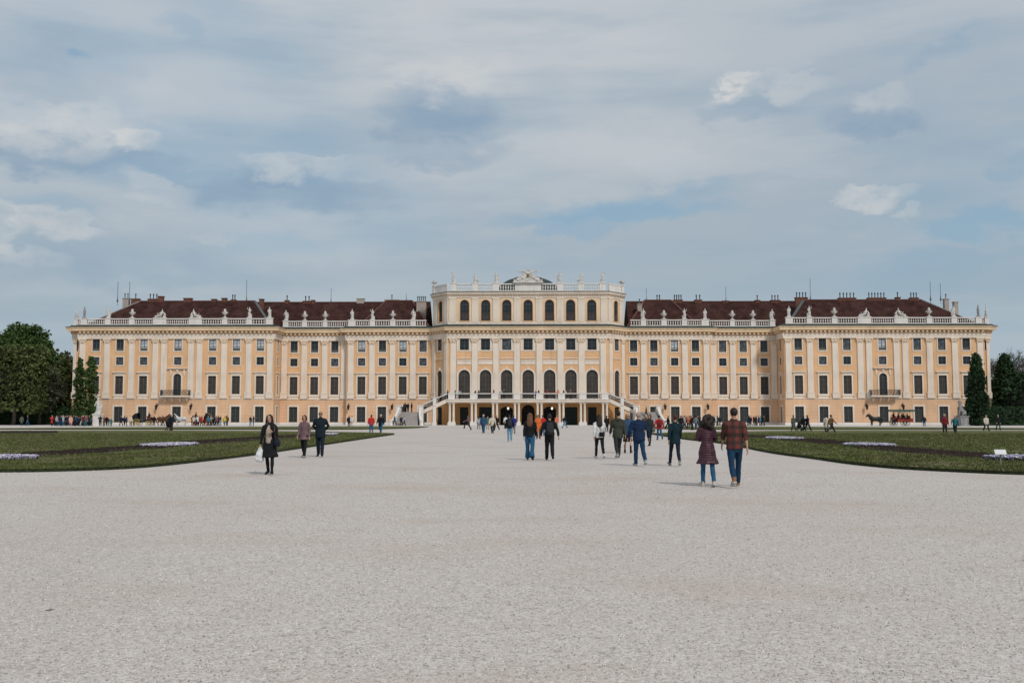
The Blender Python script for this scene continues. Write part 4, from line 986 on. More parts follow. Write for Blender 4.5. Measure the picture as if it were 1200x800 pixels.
# soil strips and flower beds
def strip(name, px, w0):
    c = smooth([G(*p) for p in px], 5); a = []; b = []; rg = random.Random(len(px))
    for i, (x, y) in enumerate(c):
        t = i / (len(c) - 1); w = w0 * min(1, 8 * t + .12, 8 * (1 - t) + .12) * (1.5 + .35 * mnoise.noise(Vector((x, y, 2)))); p0 = c[max(0, i - 1)]; p1 = c[min(len(c) - 1, i + 1)]
        d = Vector((p1[0] - p0[0], p1[1] - p0[1])).normalized(); a.append((x + d.y * w, y - d.x * w)); b.append((x - d.y * w, y + d.x * w))
    mb = MB(); n = len(c)
    vs = [(x, y, LH + .004) for x, y in a] + [(x, y, LH + .07) for x, y in c] + [(x, y, LH + .004) for x, y in b]
    mb.add(vs, [(r * n + i, r * n + i + 1, (r + 1) * n + i + 1, (r + 1) * n + i) for r in (0, 1) for i in range(n - 1)], M_SOIL)
    for i in range(1400):                                      # clods
        t = rg.random() * (n - 1.01); i0 = int(t); f = t - i0; u = rg.random(); x = (a[i0][0] * (1 - u) + b[i0][0] * u) * (1 - f) + (a[i0 + 1][0] * (1 - u) + b[i0 + 1][0] * u) * f; y = (a[i0][1] * (1 - u) + b[i0][1] * u) * (1 - f) + (a[i0 + 1][1] * (1 - u) + b[i0 + 1][1] * u) * f
        r = .03 + .07 * rg.random(); z = LH + .07 * (1 - abs(2 * u - 1))
        mb.add([(x - r, y - r * .5, z - .02), (x + r, y - r * .6, z - .02), (x, y + r, z - .02), (x + r * .2, y, z + r)], [(0, 1, 3), (1, 2, 3), (2, 0, 3)], M_SOIL)
    tag(mb.build(name, origin=(0, 0, 0)), kind='structure')
strip('soil_strip', [(20, 538), (60, 535), (100, 531.8), (140, 529), (180, 526), (196, 524.6)], .85)
strip('soil_strip', [(222, 522), (260, 518.6), (300, 515.8), (345, 512.8), (385, 510.6)], 1.1)
strip('soil_strip', [(925, 516), (950, 518.2), (975, 520.4), (996, 522.6)], .9)
strip('soil_strip', [(1015, 525.5), (1050, 529), (1090, 532.6), (1130, 536), (1172, 540)], .8)
strip('soil_strip', [(830, 511.5), (860, 512.3), (900, 514)], .9)
strip('soil_strip', [(-140, 508.5), (-60, 508.2), (20, 507.6), (66, 507.2)], 3.2)
M_PET = mat('white_petals', (.50, .48, .53), .8, .1, 10, island=.3); M_VIO = mat('lilac_petals', (.32, .28, .48), .8, .1, 10, island=.4); M_LEAFY = mat('bedding_leaves', (.035, .06, .02), .9, .2, 5, island=.4)
def flowers(px, py, w, d, words, seed, n=1500):
    rg = random.Random(seed); x0, y0 = G(px, py); mb = MB()
    for k in range(n):
        r = math.sqrt(rg.random()); a = rg.random() * 6.28; x = x0 + w * r * math.cos(a); y = y0 + d * r * math.sin(a); h = .09 + .09 * rg.random() * (1 - r * .6)
        q = rg.random(); m = M_PET if q < .62 else M_VIO if q < .84 else M_LEAFY
        if m is M_LEAFY: h *= .7
        s = .035 + .04 * rg.random(); t = rg.random() * 3; c, sn = math.cos(t) * s, math.sin(t) * s; z = LH + h; tl = (rg.random() - .2) * .05
        mb.add([(x - c, y - sn, z - tl), (x + sn, y - c, z), (x + c, y + sn, z + tl), (x - sn, y + c, z + .02), (x, y, LH)], [(0, 1, 2, 3), (0, 1, 4), (2, 3, 4)], m)
    tag(mb.build('flower_bed', origin=(x0, y0, LH)), words, 'flower bed', 'flower beds', kind='stuff')
flowers(10, 541, 1.0, .7, 'white and lilac flowers in a bed at the left edge of the left lawn', 1); flowers(199, 524.6, 1.15, 2.7, 'white and lilac flowers in a round bed in the middle of the left lawn', 2, 2600); flowers(920, 516.2, 1.1, 2.6, 'white flowers in a round bed behind the plaid shirted man on the right lawn', 3, 2600); flowers(1019, 524.9, 1.15, 2.0, 'white and lilac flowers in the middle bed of the right lawn', 4, 2600); flowers(1192, 541.6, 1.1, .85, 'white and lilac flowers beside the little sign on the right lawn', 5)
flowers(384, 511.0, .7, 2.6, 'far white flower bed behind the man in the dark jacket', 6, 1200)
# paler band of paving along the foot of the palace
M_PAVE = mat('pale_paving', (.56, .53, .51), .95, .1, .4)
mb = MB(); mb.add([(-105, 160, .004), (105, 160, .004), (105, 196, .004), (-105, 196, .004)], [(0, 1, 2, 3)], M_PAVE); tag(mb.build('forecourt_paving', origin=(0, 178, .004)), kind='structure')
# little sign
v = at(1173, 547.5); t = thing('garden_sign', (v.x, v.y, LH), 'small blank looking white notice board tilted on a post in the right lawn', 'sign')
M_WHITE = mat('white_enamel', (.72, .72, .72), .5, .05)
mb = MB(); mb.box(-.02, .02, -.02, .02, 0, .34, M_GREYSTONE); link('post', mb.mesh('post'), t)
mb = MB(); a = R(35)
c0 = Vector((0, 0, .38)); u_ = Vector((1, 0, 0)); w_ = Vector((0, math.cos(a), math.sin(a))); n_ = u_.cross(w_)
vs = [c0 + u_ * i * .165 + w_ * j * .125 + n_ * k * .012 for k in (-1, 1) for i, j in ((-1, -1), (1, -1), (1, 1), (-1, 1))]
mb.add(vs, [(0, 3, 2, 1), (4, 5, 6, 7), (0, 1, 5, 4), (1, 2, 6, 5), (2, 3, 7, 6), (3, 0, 4, 7)], M_WHITE); o = link('board', mb.mesh('board'), t)
t.rotation_euler.z = R(-16)

# ------------------------------------------------------------------ trees
M_BARK = mat('grey_bark', (.07, .055, .045), .95, .3, 3, bump=.6, bscale=8)
def leafm(name, rgb, isl=.4): return mat(name, rgb, .8, .3, .22, island=isl, spec=.2)
M_L1 = leafm('deep_green_leaves', (.056, .096, .026)); M_L2 = leafm('olive_leaves', (.082, .104, .034)); M_L3 = leafm('conifer_needles', (.025, .052, .021)); M_L4 = leafm('brown_green_twigs', (.06, .068, .04)); M_L5 = leafm('young_leaves', (.06, .075, .03))
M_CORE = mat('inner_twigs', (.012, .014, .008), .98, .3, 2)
def leaf(mb, p, s, rg, m):
    a = Vector((rg.gauss(0, 1), rg.gauss(0, 1), rg.gauss(0, 1))).normalized(); b = a.orthogonal().normalized(); c = a.cross(b); t = rg.random() * 6.28
    e = (b * math.cos(t) + c * math.sin(t)) * s; f = (c * math.cos(t) - b * math.sin(t)) * s * .6
    mb.add([p - e, p + f, p + e, p - f], [(0, 1, 2, 3)], m)
def tree(name, x, y, H, shape, n, m, s, words, cat, trunk_h=2.0, tr=.3, group=None, seed=0, rx=4, ry=4, crown0=None, core=None, boughs=7):
    rg = random.Random(seed); t = thing(name, (x, y, 0), words, cat, group)
    mb = MB(); cz0 = crown0 if crown0 is not None else trunk_h
    mb.loft([((0, 0, -.1), tr * 1.4, tr * 1.4), ((.05, 0, H * .15), tr, tr), ((.1, .05, H * .45), tr * .7, tr * .7), ((0, 0, H * .85), tr * .15, tr * .15)], M_BARK, 8)
    for k in range(boughs):
        a = rg.random() * 6.28; z = cz0 + (H - cz0) * (.05 + .55 * k / max(1, boughs)); L_ = rx * (.55 + .35 * rg.random())
        mb.loft([((0, 0, z), tr * .45, tr * .45), ((math.cos(a) * L_ * .5, math.sin(a) * L_ * .5 * ry / rx, z + L_ * .25), tr * .25, tr * .25), ((math.cos(a) * L_, math.sin(a) * L_ * ry / rx, z + L_ * .55), tr * .06, tr * .06)], M_BARK, 6)
    link('trunk', mb.mesh('trunk', True), t)
    mb = MB(); cl = []
    nc = max(60, n // 22)
    for k in range(nc):
        while 1:
            if shape == 'round':
                v = Vector((rg.gauss(0, 1), rg.gauss(0, 1), rg.gauss(0, 1))).normalized() * (rg.random() ** .33)
                p = Vector((v.x * rx, v.y * ry, cz0 + (H - cz0) * (.5 + .5 * v.z))); q = v.length
                ok = q > .35
            elif shape == 'cone':
                h = rg.random() ** 1.25; rr = math.sqrt(.25 + .75 * rg.random()); a = rg.random() * 6.28; w = (1 - h) ** .55 * (1 if h > .12 else .85 + 1.2 * h)
                p = Vector((math.cos(a) * rr * rx * w, math.sin(a) * rr * ry * w, cz0 + (H - cz0) * h)); ok = 1
            elif shape == 'column':
                h = rg.random(); a = rg.random() * 6.28; rr = math.sqrt(rg.random()); w = min(1, (1 - h) * 4 + .1) * (.8 + .3 * mnoise.noise(Vector((h * 5, seed, 0))))
                p = Vector((math.cos(a) * rr * rx * w, math.sin(a) * rr * ry * w, cz0 + (H - cz0) * h)); ok = 1
            else:                                          # clipped hedge wall
                p = Vector(((rg.random() * 2 - 1) * rx, (rg.random() * 2 - 1) * ry, cz0 + (H - cz0) * rg.random())); ok = max(abs(p.x) / rx, abs(p.y) / ry, (p.z - cz0) / (H - cz0)) > .72
            if ok: break
        cl.append((p, (.3 + .6 * rg.random()) * (rx * .13 + .28)))
    for k in range(n):
        p, r = cl[rg.randrange(nc)]
        d = Vector((rg.gauss(0, .5), rg.gauss(0, .5), rg.gauss(0, .42))) * r
        q = p + d
        if q.z < .15: continue
        leaf(mb, q, s * (.6 + .8 * rg.random()), rg, m)
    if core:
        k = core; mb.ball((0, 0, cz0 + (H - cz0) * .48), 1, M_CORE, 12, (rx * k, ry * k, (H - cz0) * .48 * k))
    link('crown', mb.mesh('crown'), t)
    return t
X_ = lambda px, Y: gx(px, Y)
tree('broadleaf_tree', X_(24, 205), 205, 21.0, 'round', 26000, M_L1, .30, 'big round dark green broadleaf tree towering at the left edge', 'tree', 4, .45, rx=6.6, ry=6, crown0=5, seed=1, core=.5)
tree('broadleaf_tree', X_(66, 225), 225, 17.0, 'round', 4000, M_L2, .4, 'olive broadleaf tree peeping between the round tree and the palace', 'tree', 4, .35, rx=3.6, ry=4, crown0=5, seed=2)
tree('broadleaf_tree', X_(79, 232), 232, 16.0, 'round', 2600, M_L4, .35, 'thin crowned tree right behind the palace corner at left', 'tree', 4, .3, rx=3.0, ry=3, crown0=7, seed=12)
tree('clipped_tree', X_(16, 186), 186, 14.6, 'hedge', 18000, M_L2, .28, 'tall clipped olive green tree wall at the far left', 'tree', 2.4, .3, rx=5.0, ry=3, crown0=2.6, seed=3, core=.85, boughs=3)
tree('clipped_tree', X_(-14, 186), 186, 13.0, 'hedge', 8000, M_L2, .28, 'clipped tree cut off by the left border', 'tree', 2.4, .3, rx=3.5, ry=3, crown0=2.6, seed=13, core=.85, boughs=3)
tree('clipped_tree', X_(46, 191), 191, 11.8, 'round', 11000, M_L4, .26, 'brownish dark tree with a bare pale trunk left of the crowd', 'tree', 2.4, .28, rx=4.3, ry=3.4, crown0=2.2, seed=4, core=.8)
tree('clipped_tree', X_(70, 197), 197, 12.5, 'column', 9000, M_L2, .26, 'dark narrow tree just behind the two slim trees at the left wing', 'tree', 1.8, .25, rx=3.2, ry=2.6, crown0=1.5, seed=5, core=.7)
tree('slim_tree', X_(92, 183), 183, 12.2, 'column', 6000, M_L1, .19, 'left of two slim see through trees before the palace corner', 'tree', 1.4, .14, 'slim trees before the palace', rx=1.3, ry=1.2, crown0=1.0, seed=6)
tree('slim_tree', X_(104.5, 181), 181, 12.4, 'column', 6500, M_L1, .19, 'right of two slim see through trees before the palace corner', 'tree', 1.4, .14, 'slim trees before the palace', rx=1.5, ry=1.2, crown0=1.0, seed=7)
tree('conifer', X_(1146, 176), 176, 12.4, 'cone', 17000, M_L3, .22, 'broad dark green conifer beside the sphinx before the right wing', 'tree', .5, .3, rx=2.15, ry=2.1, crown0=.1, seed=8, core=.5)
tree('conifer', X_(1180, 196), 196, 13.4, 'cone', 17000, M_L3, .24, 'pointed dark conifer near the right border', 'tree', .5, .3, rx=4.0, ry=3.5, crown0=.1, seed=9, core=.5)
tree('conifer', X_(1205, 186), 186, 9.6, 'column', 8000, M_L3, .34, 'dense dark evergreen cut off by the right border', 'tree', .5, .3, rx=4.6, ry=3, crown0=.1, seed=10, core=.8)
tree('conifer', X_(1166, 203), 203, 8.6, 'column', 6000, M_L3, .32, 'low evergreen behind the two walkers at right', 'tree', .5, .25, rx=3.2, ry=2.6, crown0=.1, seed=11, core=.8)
def bare(x, y, H, words, seed, spread=1.0):
    rg = random.Random(seed); t = thing('bare_tree', (x, y, 0), words, 'tree', 'bare trees'); tm = MB(); mb = MB()
    tm.loft([((0, 0, 0), .3, .3), ((.1, 0, H * .2), .24, .24), ((0, .1, H * .36), .2, .2)], M_BARK, 8); link('trunk', tm.mesh('trunk', True), t)
    def grow(p, d, L_, r, dep):
        q = p + d * L_; mb.bar(p, q, r * 2, r * 2, M_BARK)
        if dep == 0:
            for _ in range(3): leaf(mb, q + Vector((rg.gauss(0, .2), rg.gauss(0, .2), rg.gauss(0, .2))), .09, rg, M_L5)
            return
        for _ in range(3 if dep > 2 else 4):
            e = (d + Vector((rg.gauss(0, .5), rg.gauss(0, .5), rg.gauss(.1, .3))) * spread).normalized(); grow(q, e, L_ * (.62 + .2 * rg.random()), r * .62, dep - 1)
    for _ in range(5): grow(Vector((0, 0, H * (.26 + .1 * rg.random()))), Vector((rg.gauss(0, .5), rg.gauss(0, .5), 1)).normalized(), H * .2, .11, 4)
    link('branches', mb.mesh('branches'), t)
bare(X_(1170, 222), 222, 15.5, 'bare spring tree with fine twigs beside the palace right corner', 1); bare(X_(1193, 216), 216, 17.0, 'taller bare tree with forking dark branches at the right border', 2, 1.2); bare(X_(1215, 226), 226, 17, 'bare tree mostly beyond the right border', 3)
# hedge walls
def hedge(x0, x1, y0, y1, h, m, words, seed):
    rg = random.Random(seed); mb = MB(); mb.box(x0, x1, y0 + .25, y1, 0, h - .2, m)
    for k in range(int((x1 - x0) * h * 26)):
        f = rg.random(); p = Vector((x0 + (x1 - x0) * rg.random(), y0 + .25 * rg.random(), h * rg.random())) if f < .75 else Vector((x0 + (x1 - x0) * rg.random(), y0 + (y1 - y0) * rg.random(), h - .25 * rg.random())); leaf(mb, p, .2 + .12 * rg.random(), rg, m)
    tag(mb.build('hedge'), words, 'hedge')
hedge(X_(-60, 194), X_(84, 194), 193, 195, 3.6, M_L3, 'low dark hedge behind the crowd under the left trees', 1); hedge(X_(84, 186), X_(109, 186), 185, 187.5, 3.0, M_L1, 'short green hedge between the slim trees at the left wing', 2); hedge(X_(1128, 182), X_(1260, 182), 182, 184, 3.4, M_L3, 'dark hedge behind the two walkers at the right border', 3)
# neighbouring house glimpsed between the bare trees
t = thing('house', (X_(1193, 260), 260, 0), 'small house with an orange tiled roof glimpsed behind the right trees', 'house'); x0 = 0
M_TILE = mat('orange_tiles', (.30, .085, .045), .85, .2, 3); mb = MB(); mb.box(-4, 4, -3, 3, 0, 9.6, M_CREAM); link('wall', mb.mesh('wall'), t)
mb = MB(); mb.add([(-4.3, -3.3, 9.5), (4.3, -3.3, 9.5), (4.3, 3.3, 9.5), (-4.3, 3.3, 9.5), (-2.5, 0, 12.6), (2.5, 0, 12.6)], [(0, 1, 5, 4), (1, 2, 5), (2, 3, 4, 5), (3, 0, 4)], M_TILE); link('roof', mb.mesh('roof'), t)
# far tree line closing the horizon
M_FAR = leafm('far_foliage', (.04, .05, .028)); rg = random.Random(11); mb = MB()
for side in (-1, 1):
    for k in range(5200):
        x = side * (100 + 190 * rg.random()); y = 262 + 35 * rg.random(); h = 9 + 3.5 * mnoise.noise(Vector((x * .06, 0, 0))) + 2 * mnoise.noise(Vector((x * .3, 5, 0))); leaf(mb, Vector((x, y, .4 + h * rg.random() ** .8)), .9, rg, M_FAR)
tag(mb.build('far_wood', origin=(0, 280, 0)), 'distant dark band of park trees behind the palace on both sides', 'wood', kind='stuff')

v = at(58, 715); mb = MB(); mb.loft([((v.x - .025, v.y - .015, .005), .003, .003), ((v.x, v.y, .007), .004, .004), ((v.x + .028, v.y + .025, .006), .002, .002)], M_BARK, 6)
tag(mb.build('twig'), 'short thin dark twig lying on the gravel in the left foreground', 'twig')
# ------------------------------------------------------------------ people
def cloth(name, rgb, var=.12, rough=.85): return mat('cloth_' + name, rgb, rough, var, 9, bump=.5, bscale=14, spec=.15)
SKIN = mat('skin', (.46, .27, .19), .6, .06, 8); SKIN2 = mat('tanned_skin', (.36, .19, .12), .6, .06, 8)
HAIRS = {'black': (.012, .010, .010), 'dark': (.022, .014, .010), 'brown': (.055, .028, .016), 'auburn': (.14, .062, .032), 'red': (.07, .02, .014), 'blond': (.32, .21, .10), 'grey': (.30, .29, .28), 'white': (.6, .58, .55)}
HM = {k: mat('hair_' + k, v, .55, .25, 30, bump=.3, bscale=60) for k, v in HAIRS.items()}
CC = {'black': (.012, .013, .015), 'charcoal': (.03, .032, .036), 'navy': (.013, .019, .034), 'darkteal': (.010, .019, .026), 'petrol': (.008, .025, .034), 'blue': (.03, .075, .15), 'denim': (.022, .095, .185), 'lightdenim': (.12, .25, .37), 'darkdenim': (.012, .042, .088), 'teal': (.03, .15, .17), 'cyan': (.06, .33, .42),
      'white': (.66, .66, .66), 'cream': (.56, .50, .42), 'beige': (.38, .31, .25), 'grey': (.2, .2, .2), 'lightgrey': (.38, .38, .40), 'olive': (.045, .05, .036), 'mauve': (.15, .088, .098), 'maroon': (.052, .016, .026), 'red': (.48, .03, .03), 'darkred': (.16, .02, .025), 'orange': (.62, .15, .04),
      'peach': (.62, .36, .26), 'brown': (.12, .06, .04), 'tan': (.30, .15, .07), 'green': (.07, .14, .07), 'yellow': (.6, .42, .06), 'coral': (.62, .17, .10), 'royal': (.02, .03, .20), 'marine': (.011, .026, .062), 'greygreen': (.09, .10, .085), 'pink': (.5, .25, .25)}
def cm_(k): return cloth(k, CC[k])
M_EYE = mat('dark_eye', (.01, .008, .008), .3, .05); M_LIP = mat('lip', (.30, .12, .10), .6, .05); M_SOLE = mat('shoe_sole', (.5, .48, .46), .8, .05)

def leg_fk(hip, th, kn, sx):
    th = R(th); k2 = th - R(kn)
    knee = hip + Vector((sx * .008, math.sin(th), -math.cos(th))) * .42
    ank = knee + Vector((0, math.sin(k2), -math.cos(k2))) * .41
    return knee, ank, k2
def arm_fk(sh, f, o, fl, o2, sx):
    f, o, fl, o2 = R(f), R(o), R(fl), R(o2)
    el = sh + Vector((sx * math.sin(o), math.sin(f) * math.cos(o), -math.cos(f) * math.cos(o))) * .285
    d = Vector((sx * math.sin(o2), math.sin(f + fl) * math.cos(o2), -math.cos(f + fl) * math.cos(o2)))
    return el, el + d * .25, d
POSES = {   # legs (thigh, knee) left, right; arms (forward, out, elbow flex, forearm out) left, right
    'walk': dict(L=(25, 5), Rr=(-15, 34), la=(-18, 9, 10, 4), ra=(20, 9, 22, 2)),
    'walk2': dict(L=(-15, 34), Rr=(24, 5), la=(18, 9, 22, 2), ra=(-16, 9, 10, 4)),
    'stroll': dict(L=(16, 4), Rr=(-11, 20), la=(-8, 9, 12, 4), ra=(10, 9, 15, 3)),
    'stand': dict(L=(3, 3), Rr=(-2, 2), la=(2, 10, 10, 5), ra=(3, 10, 10, 5)),
    'fold': dict(L=(10, 3), Rr=(-9, 12), la=(12, 16, 78, -50), ra=(12, 16, 78, -50)),
    'behind': dict(L=(10, 4), Rr=(-10, 14), la=(-24, 22, -8, -42), ra=(-24, 22, -8, -42)),
    'hold': dict(L=(9, 4), Rr=(-8, 10), la=(4, 12, 118, -20), ra=(0, 14, 12, 6)),
    'wide': dict(L=(14, 4), Rr=(-14, 30), la=(6, 22, 20, 8), ra=(-4, 24, 24, 10)),
    'sit': dict(L=(84, 84), Rr=(84, 84), la=(30, 12, 50, -10), ra=(30, 12, 50, -10)),
    'phone': dict(L=(3, 3), Rr=(-3, 4), la=(35, 10, 85, -15), ra=(40, 10, 85, -18)),
    'bend': dict(L=(62, 60), Rr=(-8, 20), la=(35, 14, 20, 0), ra=(45, 14, 20, 0)),
}
def skeleton(pose, fem):
    P = POSES[pose]; S = {}
    hw = .095 if fem else .09; sw = .165 if fem else .19
    S['pel'] = Vector((0, 0, .92))
    for sx, k, lg in ((-1, 'l', P['L']), (1, 'r', P['Rr'])):
        hip = Vector((sx * hw, 0, .90)); kn, an, a = leg_fk(hip, lg[0], lg[1], sx)
        toe_p = max(-.6, min(.35, a * .9)); S[k + 'hip'], S[k + 'kn'], S[k + 'an'] = hip, kn, an
        S[k + 'toe'] = an + Vector((sx * .025, math.cos(toe_p) * .155, math.sin(toe_p) * .155 - .05 * math.cos(toe_p)))
        S[k + 'heel'] = an + Vector((0, -.05 * math.cos(toe_p), -.055 - .05 * math.sin(toe_p)))
    for sx, k, ar in ((-1, 'l', P['la']), (1, 'r', P['ra'])):
        sh = Vector((sx * sw, 0, 1.415)); el, wr, d = arm_fk(sh, *ar, sx); S[k + 'sh'], S[k + 'el'], S[k + 'wr'], S[k + 'hd'] = sh, el, wr, d
    lo = min(S[k].z for k in ('ltoe', 'rtoe', 'lheel', 'rheel')) - .032
    for k in S:
        if not k.endswith('hd'): S[k].z -= lo
    S['drop'] = lo; return S
def V(x, y, z): return Vector((x, y, z))
def body_parts(S, fem, H, skin):
    """one continuous skin, head with face, hands with fingers"""
    z = -S['drop']; mb = MB(); m = skin
    wz = .86 if fem else 1
    mb.loft([(V(0, 0, .86 + z), .15, .105), (V(0, 0, .98 + z), .145, .10), (V(0, 0, 1.1 + z), .125 * wz, .088), (V(0, .01, 1.27 + z), .15 * wz, .105), (V(0, 0, 1.38 + z), .165 * wz, .09), (V(0, 0, 1.45 + z), .09, .065), (V(0, .005, 1.5 + z), .052, .055), (V(0, .012, 1.57 + z), .05, .054)], m, 12)
    for k in 'lr':
        mb.loft([(S[k + 'hip'], .08, .082), (S[k + 'hip'].lerp(S[k + 'kn'], .5), .062, .066), (S[k + 'kn'], .042, .044), (S[k + 'kn'].lerp(S[k + 'an'], .35), .042, .047), (S[k + 'an'], .032, .035)], m, 10)
        mb.loft([(S[k + 'heel'], .032, .03), (S[k + 'an'].lerp(S[k + 'toe'], .5) + V(0, 0, -.02), .04, .03), (S[k + 'toe'], .036, .018)], m, 8)
        mb.loft([(S[k + 'sh'], .05, .05), (S[k + 'sh'].lerp(S[k + 'el'], .5), .043, .045), (S[k + 'el'], .035, .036), (S[k + 'el'].lerp(S[k + 'wr'], .4), .034, .036), (S[k + 'wr'], .023, .027)], m, 10)
        d = S[k + 'hd']; w = S[k + 'wr']; fwd = V(0, 1, 0) - d * d.y; fwd.normalize()
        mb.loft([(w, .024, .024), (w + d * .04, .038, .018), (w + d * .09, .042, .016)], m, 8, ref=fwd)
    # head
    hz = 1.555 + z
    mb.loft([(V(0, .03, hz), .038, .045), (V(0, .022, hz + .03), .056, .072), (V(0, .012, hz + .07), .066, .088), (V(0, .004, hz + .115), .073, .096), (V(0, .0, hz + .155), .072, .094), (V(0, -.004, hz + .19), .052, .07), (V(0, -.004, hz + .207), .022, .03)], m, 14)
    mb.loft([(V(0, .095, hz + .105), .010, .010), (V(0, .108, hz + .082), .014, .012), (V(0, .116, hz + .066), .017, .012)], m, 6)
    for sx in (-1, 1): mb.loft([(V(sx * .072, -.008, hz + .07), .008, .016), (V(sx * .08, -.012, hz + .1), .009, .022), (V(sx * .077, -.012, hz + .125), .008, .016)], m, 6)
    me = remesh(mb.mesh('body'), .0125, 2)
    # fingers stay separate tubes rooted inside the palm
    bm = bmesh.new(); bm.from_mesh(me); fb = MB()
    for k, sx in (('l', -1), ('r', 1)):
        d = S[k + 'hd']; w = S[k + 'wr']; fwd = (V(0, 1, 0) - d * d.y).normalized(); nrm = d.cross(fwd) * sx
        inn = nrm if nrm.x * sx < 0 else -nrm
        for i, ln in enumerate((.068, .077, .072, .056)):
            o = w + d * .08 + fwd * (.031 - .021 * i); p1 = o + d * ln * .5; p2 = p1 + (d + inn * .5).normalized() * ln * .32; p3 = p2 + (d + inn * 1.1).normalized() * ln * .3
            fb.loft([(o, .0095, .0095), (p1, .0092, .0092), (p2, .0085, .0085), (p3, .007, .007)], m, 6, ref=fwd)
        o = w + d * .03 + fwd * .028; p1 = o + (fwd * .8 + d * .6).normalized() * .04; p2 = p1 + (d + fwd * .2).normalized() * .032
        fb.loft([(o, .013, .013), (p1, .011, .011), (p2, .009, .009)], m, 6, ref=inn)
    for sx in (-1, 1): fb.ball((sx * .031, .0905, hz + .112), .011, M_EYE, 6, (1.3, .5, .8)); fb.loft([(V(sx * .015, .099, hz + .128), .004, .003), (V(sx * .05, .086, hz + .129), .004, .003)], M_EYE, 4)
    fb.loft([(V(-.024, .094, hz + .036), .006, .006), (V(0, .102, hz + .036), .008, .007), (V(.024, .094, hz + .036), .006, .006)], M_LIP, 6, ref=(0, 0, 1))
    fm = fb.mesh('f', True); n0 = len(me.materials); bm.from_mesh(fm)
    nf = len(me.polygons); bm.faces.ensure_lookup_table(); idx = {i: mm for i, mm in enumerate(fb.mats)}
    for f in bm.faces:
        if f.index >= nf or f.index < 0: pass
    bm.to_mesh(me); bm.free()
    mats = [m, M_EYE, M_LIP]; me.materials.clear()
    for q in mats: me.materials.append(q)
    mi = [0] * nf + [mats.index(fb.mats[p.material_index]) for p in fm.polygons]
    me.polygons.foreach_set('material_index', mi); me.polygons.foreach_set('use_smooth', [True] * len(mi)); me.update()
    return me
def top_mesh(S, fem, c, hem=.84, flare=1.0, sleeve=1.0, bulk=1.0, m=None, name='jacket', waist=1.0, hood=False, open_=False):
    z = -S['drop']; mb = MB(); b = bulk; w = (.92 if fem else 1.0) * b
    rings = []
    if hem < .84: rings.append((V(0, 0, hem + z), .212 * flare, .166 * flare))
    if hem < .72: rings.append((V(0, 0, (hem + .86) / 2 + z), .19 * (1 + (flare - 1) * .5), .145 * (1 + (flare - 1) * .5)))
    lc = 1.1 if hem < .72 else 1.06 if hem < .83 else 1.0
    rings += [(V(0, 0, max(hem, .86) + z), .182 * lc * max(1, b * .95) * (1 + (flare - 1) * .2), .138 * b * lc), (V(0, 0, 1.0 + z), .172 * w * max(waist, .92) * lc, .126 * b * lc), (V(0, 0, 1.12 + z), .158 * w * waist, .118 * b), (V(0, .005, 1.27 + z), .178 * w, .132 * b), (V(0, 0, 1.38 + z), .188 * w, .112 * b), (V(0, -.005, 1.445 + z), .125 * w, .085), (V(0, -.002, 1.50 + z), .074, .074), (V(0, 0, 1.525 + z), .070, .072)]
    mb.loft(rings, m, 14, cap=.05)
    for k in 'lr':
        sh, el, wr = S[k + 'sh'], S[k + 'el'], S[k + 'wr']; inner = V(sh.x * .55, 0, sh.z + .005)
        pts = [(inner, .07 * b, .075 * b), (sh + V(0, 0, -.005), .074 * b, .074 * b), (sh.lerp(el, .5), .062 * b, .064 * b)]
        if sleeve >= .5: pts.append((el, .053 * b, .055 * b))
        if sleeve > .55: pts += [(el.lerp(wr, (sleeve - .5) * .9), .048 * b, .05 * b), (el.lerp(wr, (sleeve - .5) * 2), .042 * b, .042 * b)]
        mb.loft(pts, m, 10, cap=.1)
    if hood: mb.loft([(V(-.09, -.06, 1.47 + z), .04, .05), (V(0, -.1, 1.45 + z), .06, .07), (V(.09, -.06, 1.47 + z), .04, .05)], m, 8, ref=(0, 0, 1))
    else: mb.loft([(V(0, -.005, 1.48 + z), .082, .08), (V(0, -.008, 1.535 + z), .076, .076)], m, 12, cap=0)
    return remesh(mb.mesh(name), .015, 2, .017, 7)
def trouser_mesh(S, fem, m, width=1.0, ankle=1.0, crop=0.0, name='trousers'):
    z = -S['drop']; mb = MB()
    mb.loft([(V(0, 0, .80 + z), .13, .11), (V(0, -.01, .88 + z), .172, .128), (V(0, 0, .98 + z), .158, .115), (V(0, 0, 1.04 + z), .148, .105)], m, 12, cap=.05)
    for k in 'lr':
        hp, kn, an = S[k + 'hip'], S[k + 'kn'], S[k + 'an']; e = an.lerp(kn, crop)
        mb.loft([(hp + V(0, 0, .02), .098, .105), (hp.lerp(kn, .45), .085 * width, .09 * width), (kn, .066 * width, .07 * width), (kn.lerp(e, .4), .066 * width, .072 * width), (e + V(0, -.005, -.015), .052 * ankle, .058 * ankle)], m, 12, cap=.1)
    return remesh(mb.mesh(name), .0145, 2, .009, 8)
def shoe_mesh(S, k, m, sole=None, high=.0):
    mb = MB(); an, toe, heel = S[k + 'an'], S[k + 'toe'], S[k + 'heel']
    mb.loft([(heel + V(0, .0, .005), .038, .040), (an.lerp(toe, .3) + V(0, 0, -.02), .046, .044), (an.lerp(toe, .7) + V(0, 0, -.005), .049, .033), (toe + V(0, .02, .0), .04, .024)], m, 10, ref=(1, 0, 0))
    mb.loft([(an + V(0, -.008, -.04), .042, .05), (an + V(0, -.008, .02 + high), .045, .052)], m, 10, cap=.1)
    if sole:
        lo = min(heel.z, toe.z) - .034
        d = (toe - heel); mb.bar(heel + V(0, -.03, -.028), toe + V(0, .04, -.018), .085, .028, sole)
    return mb.mesh('shoe', True)
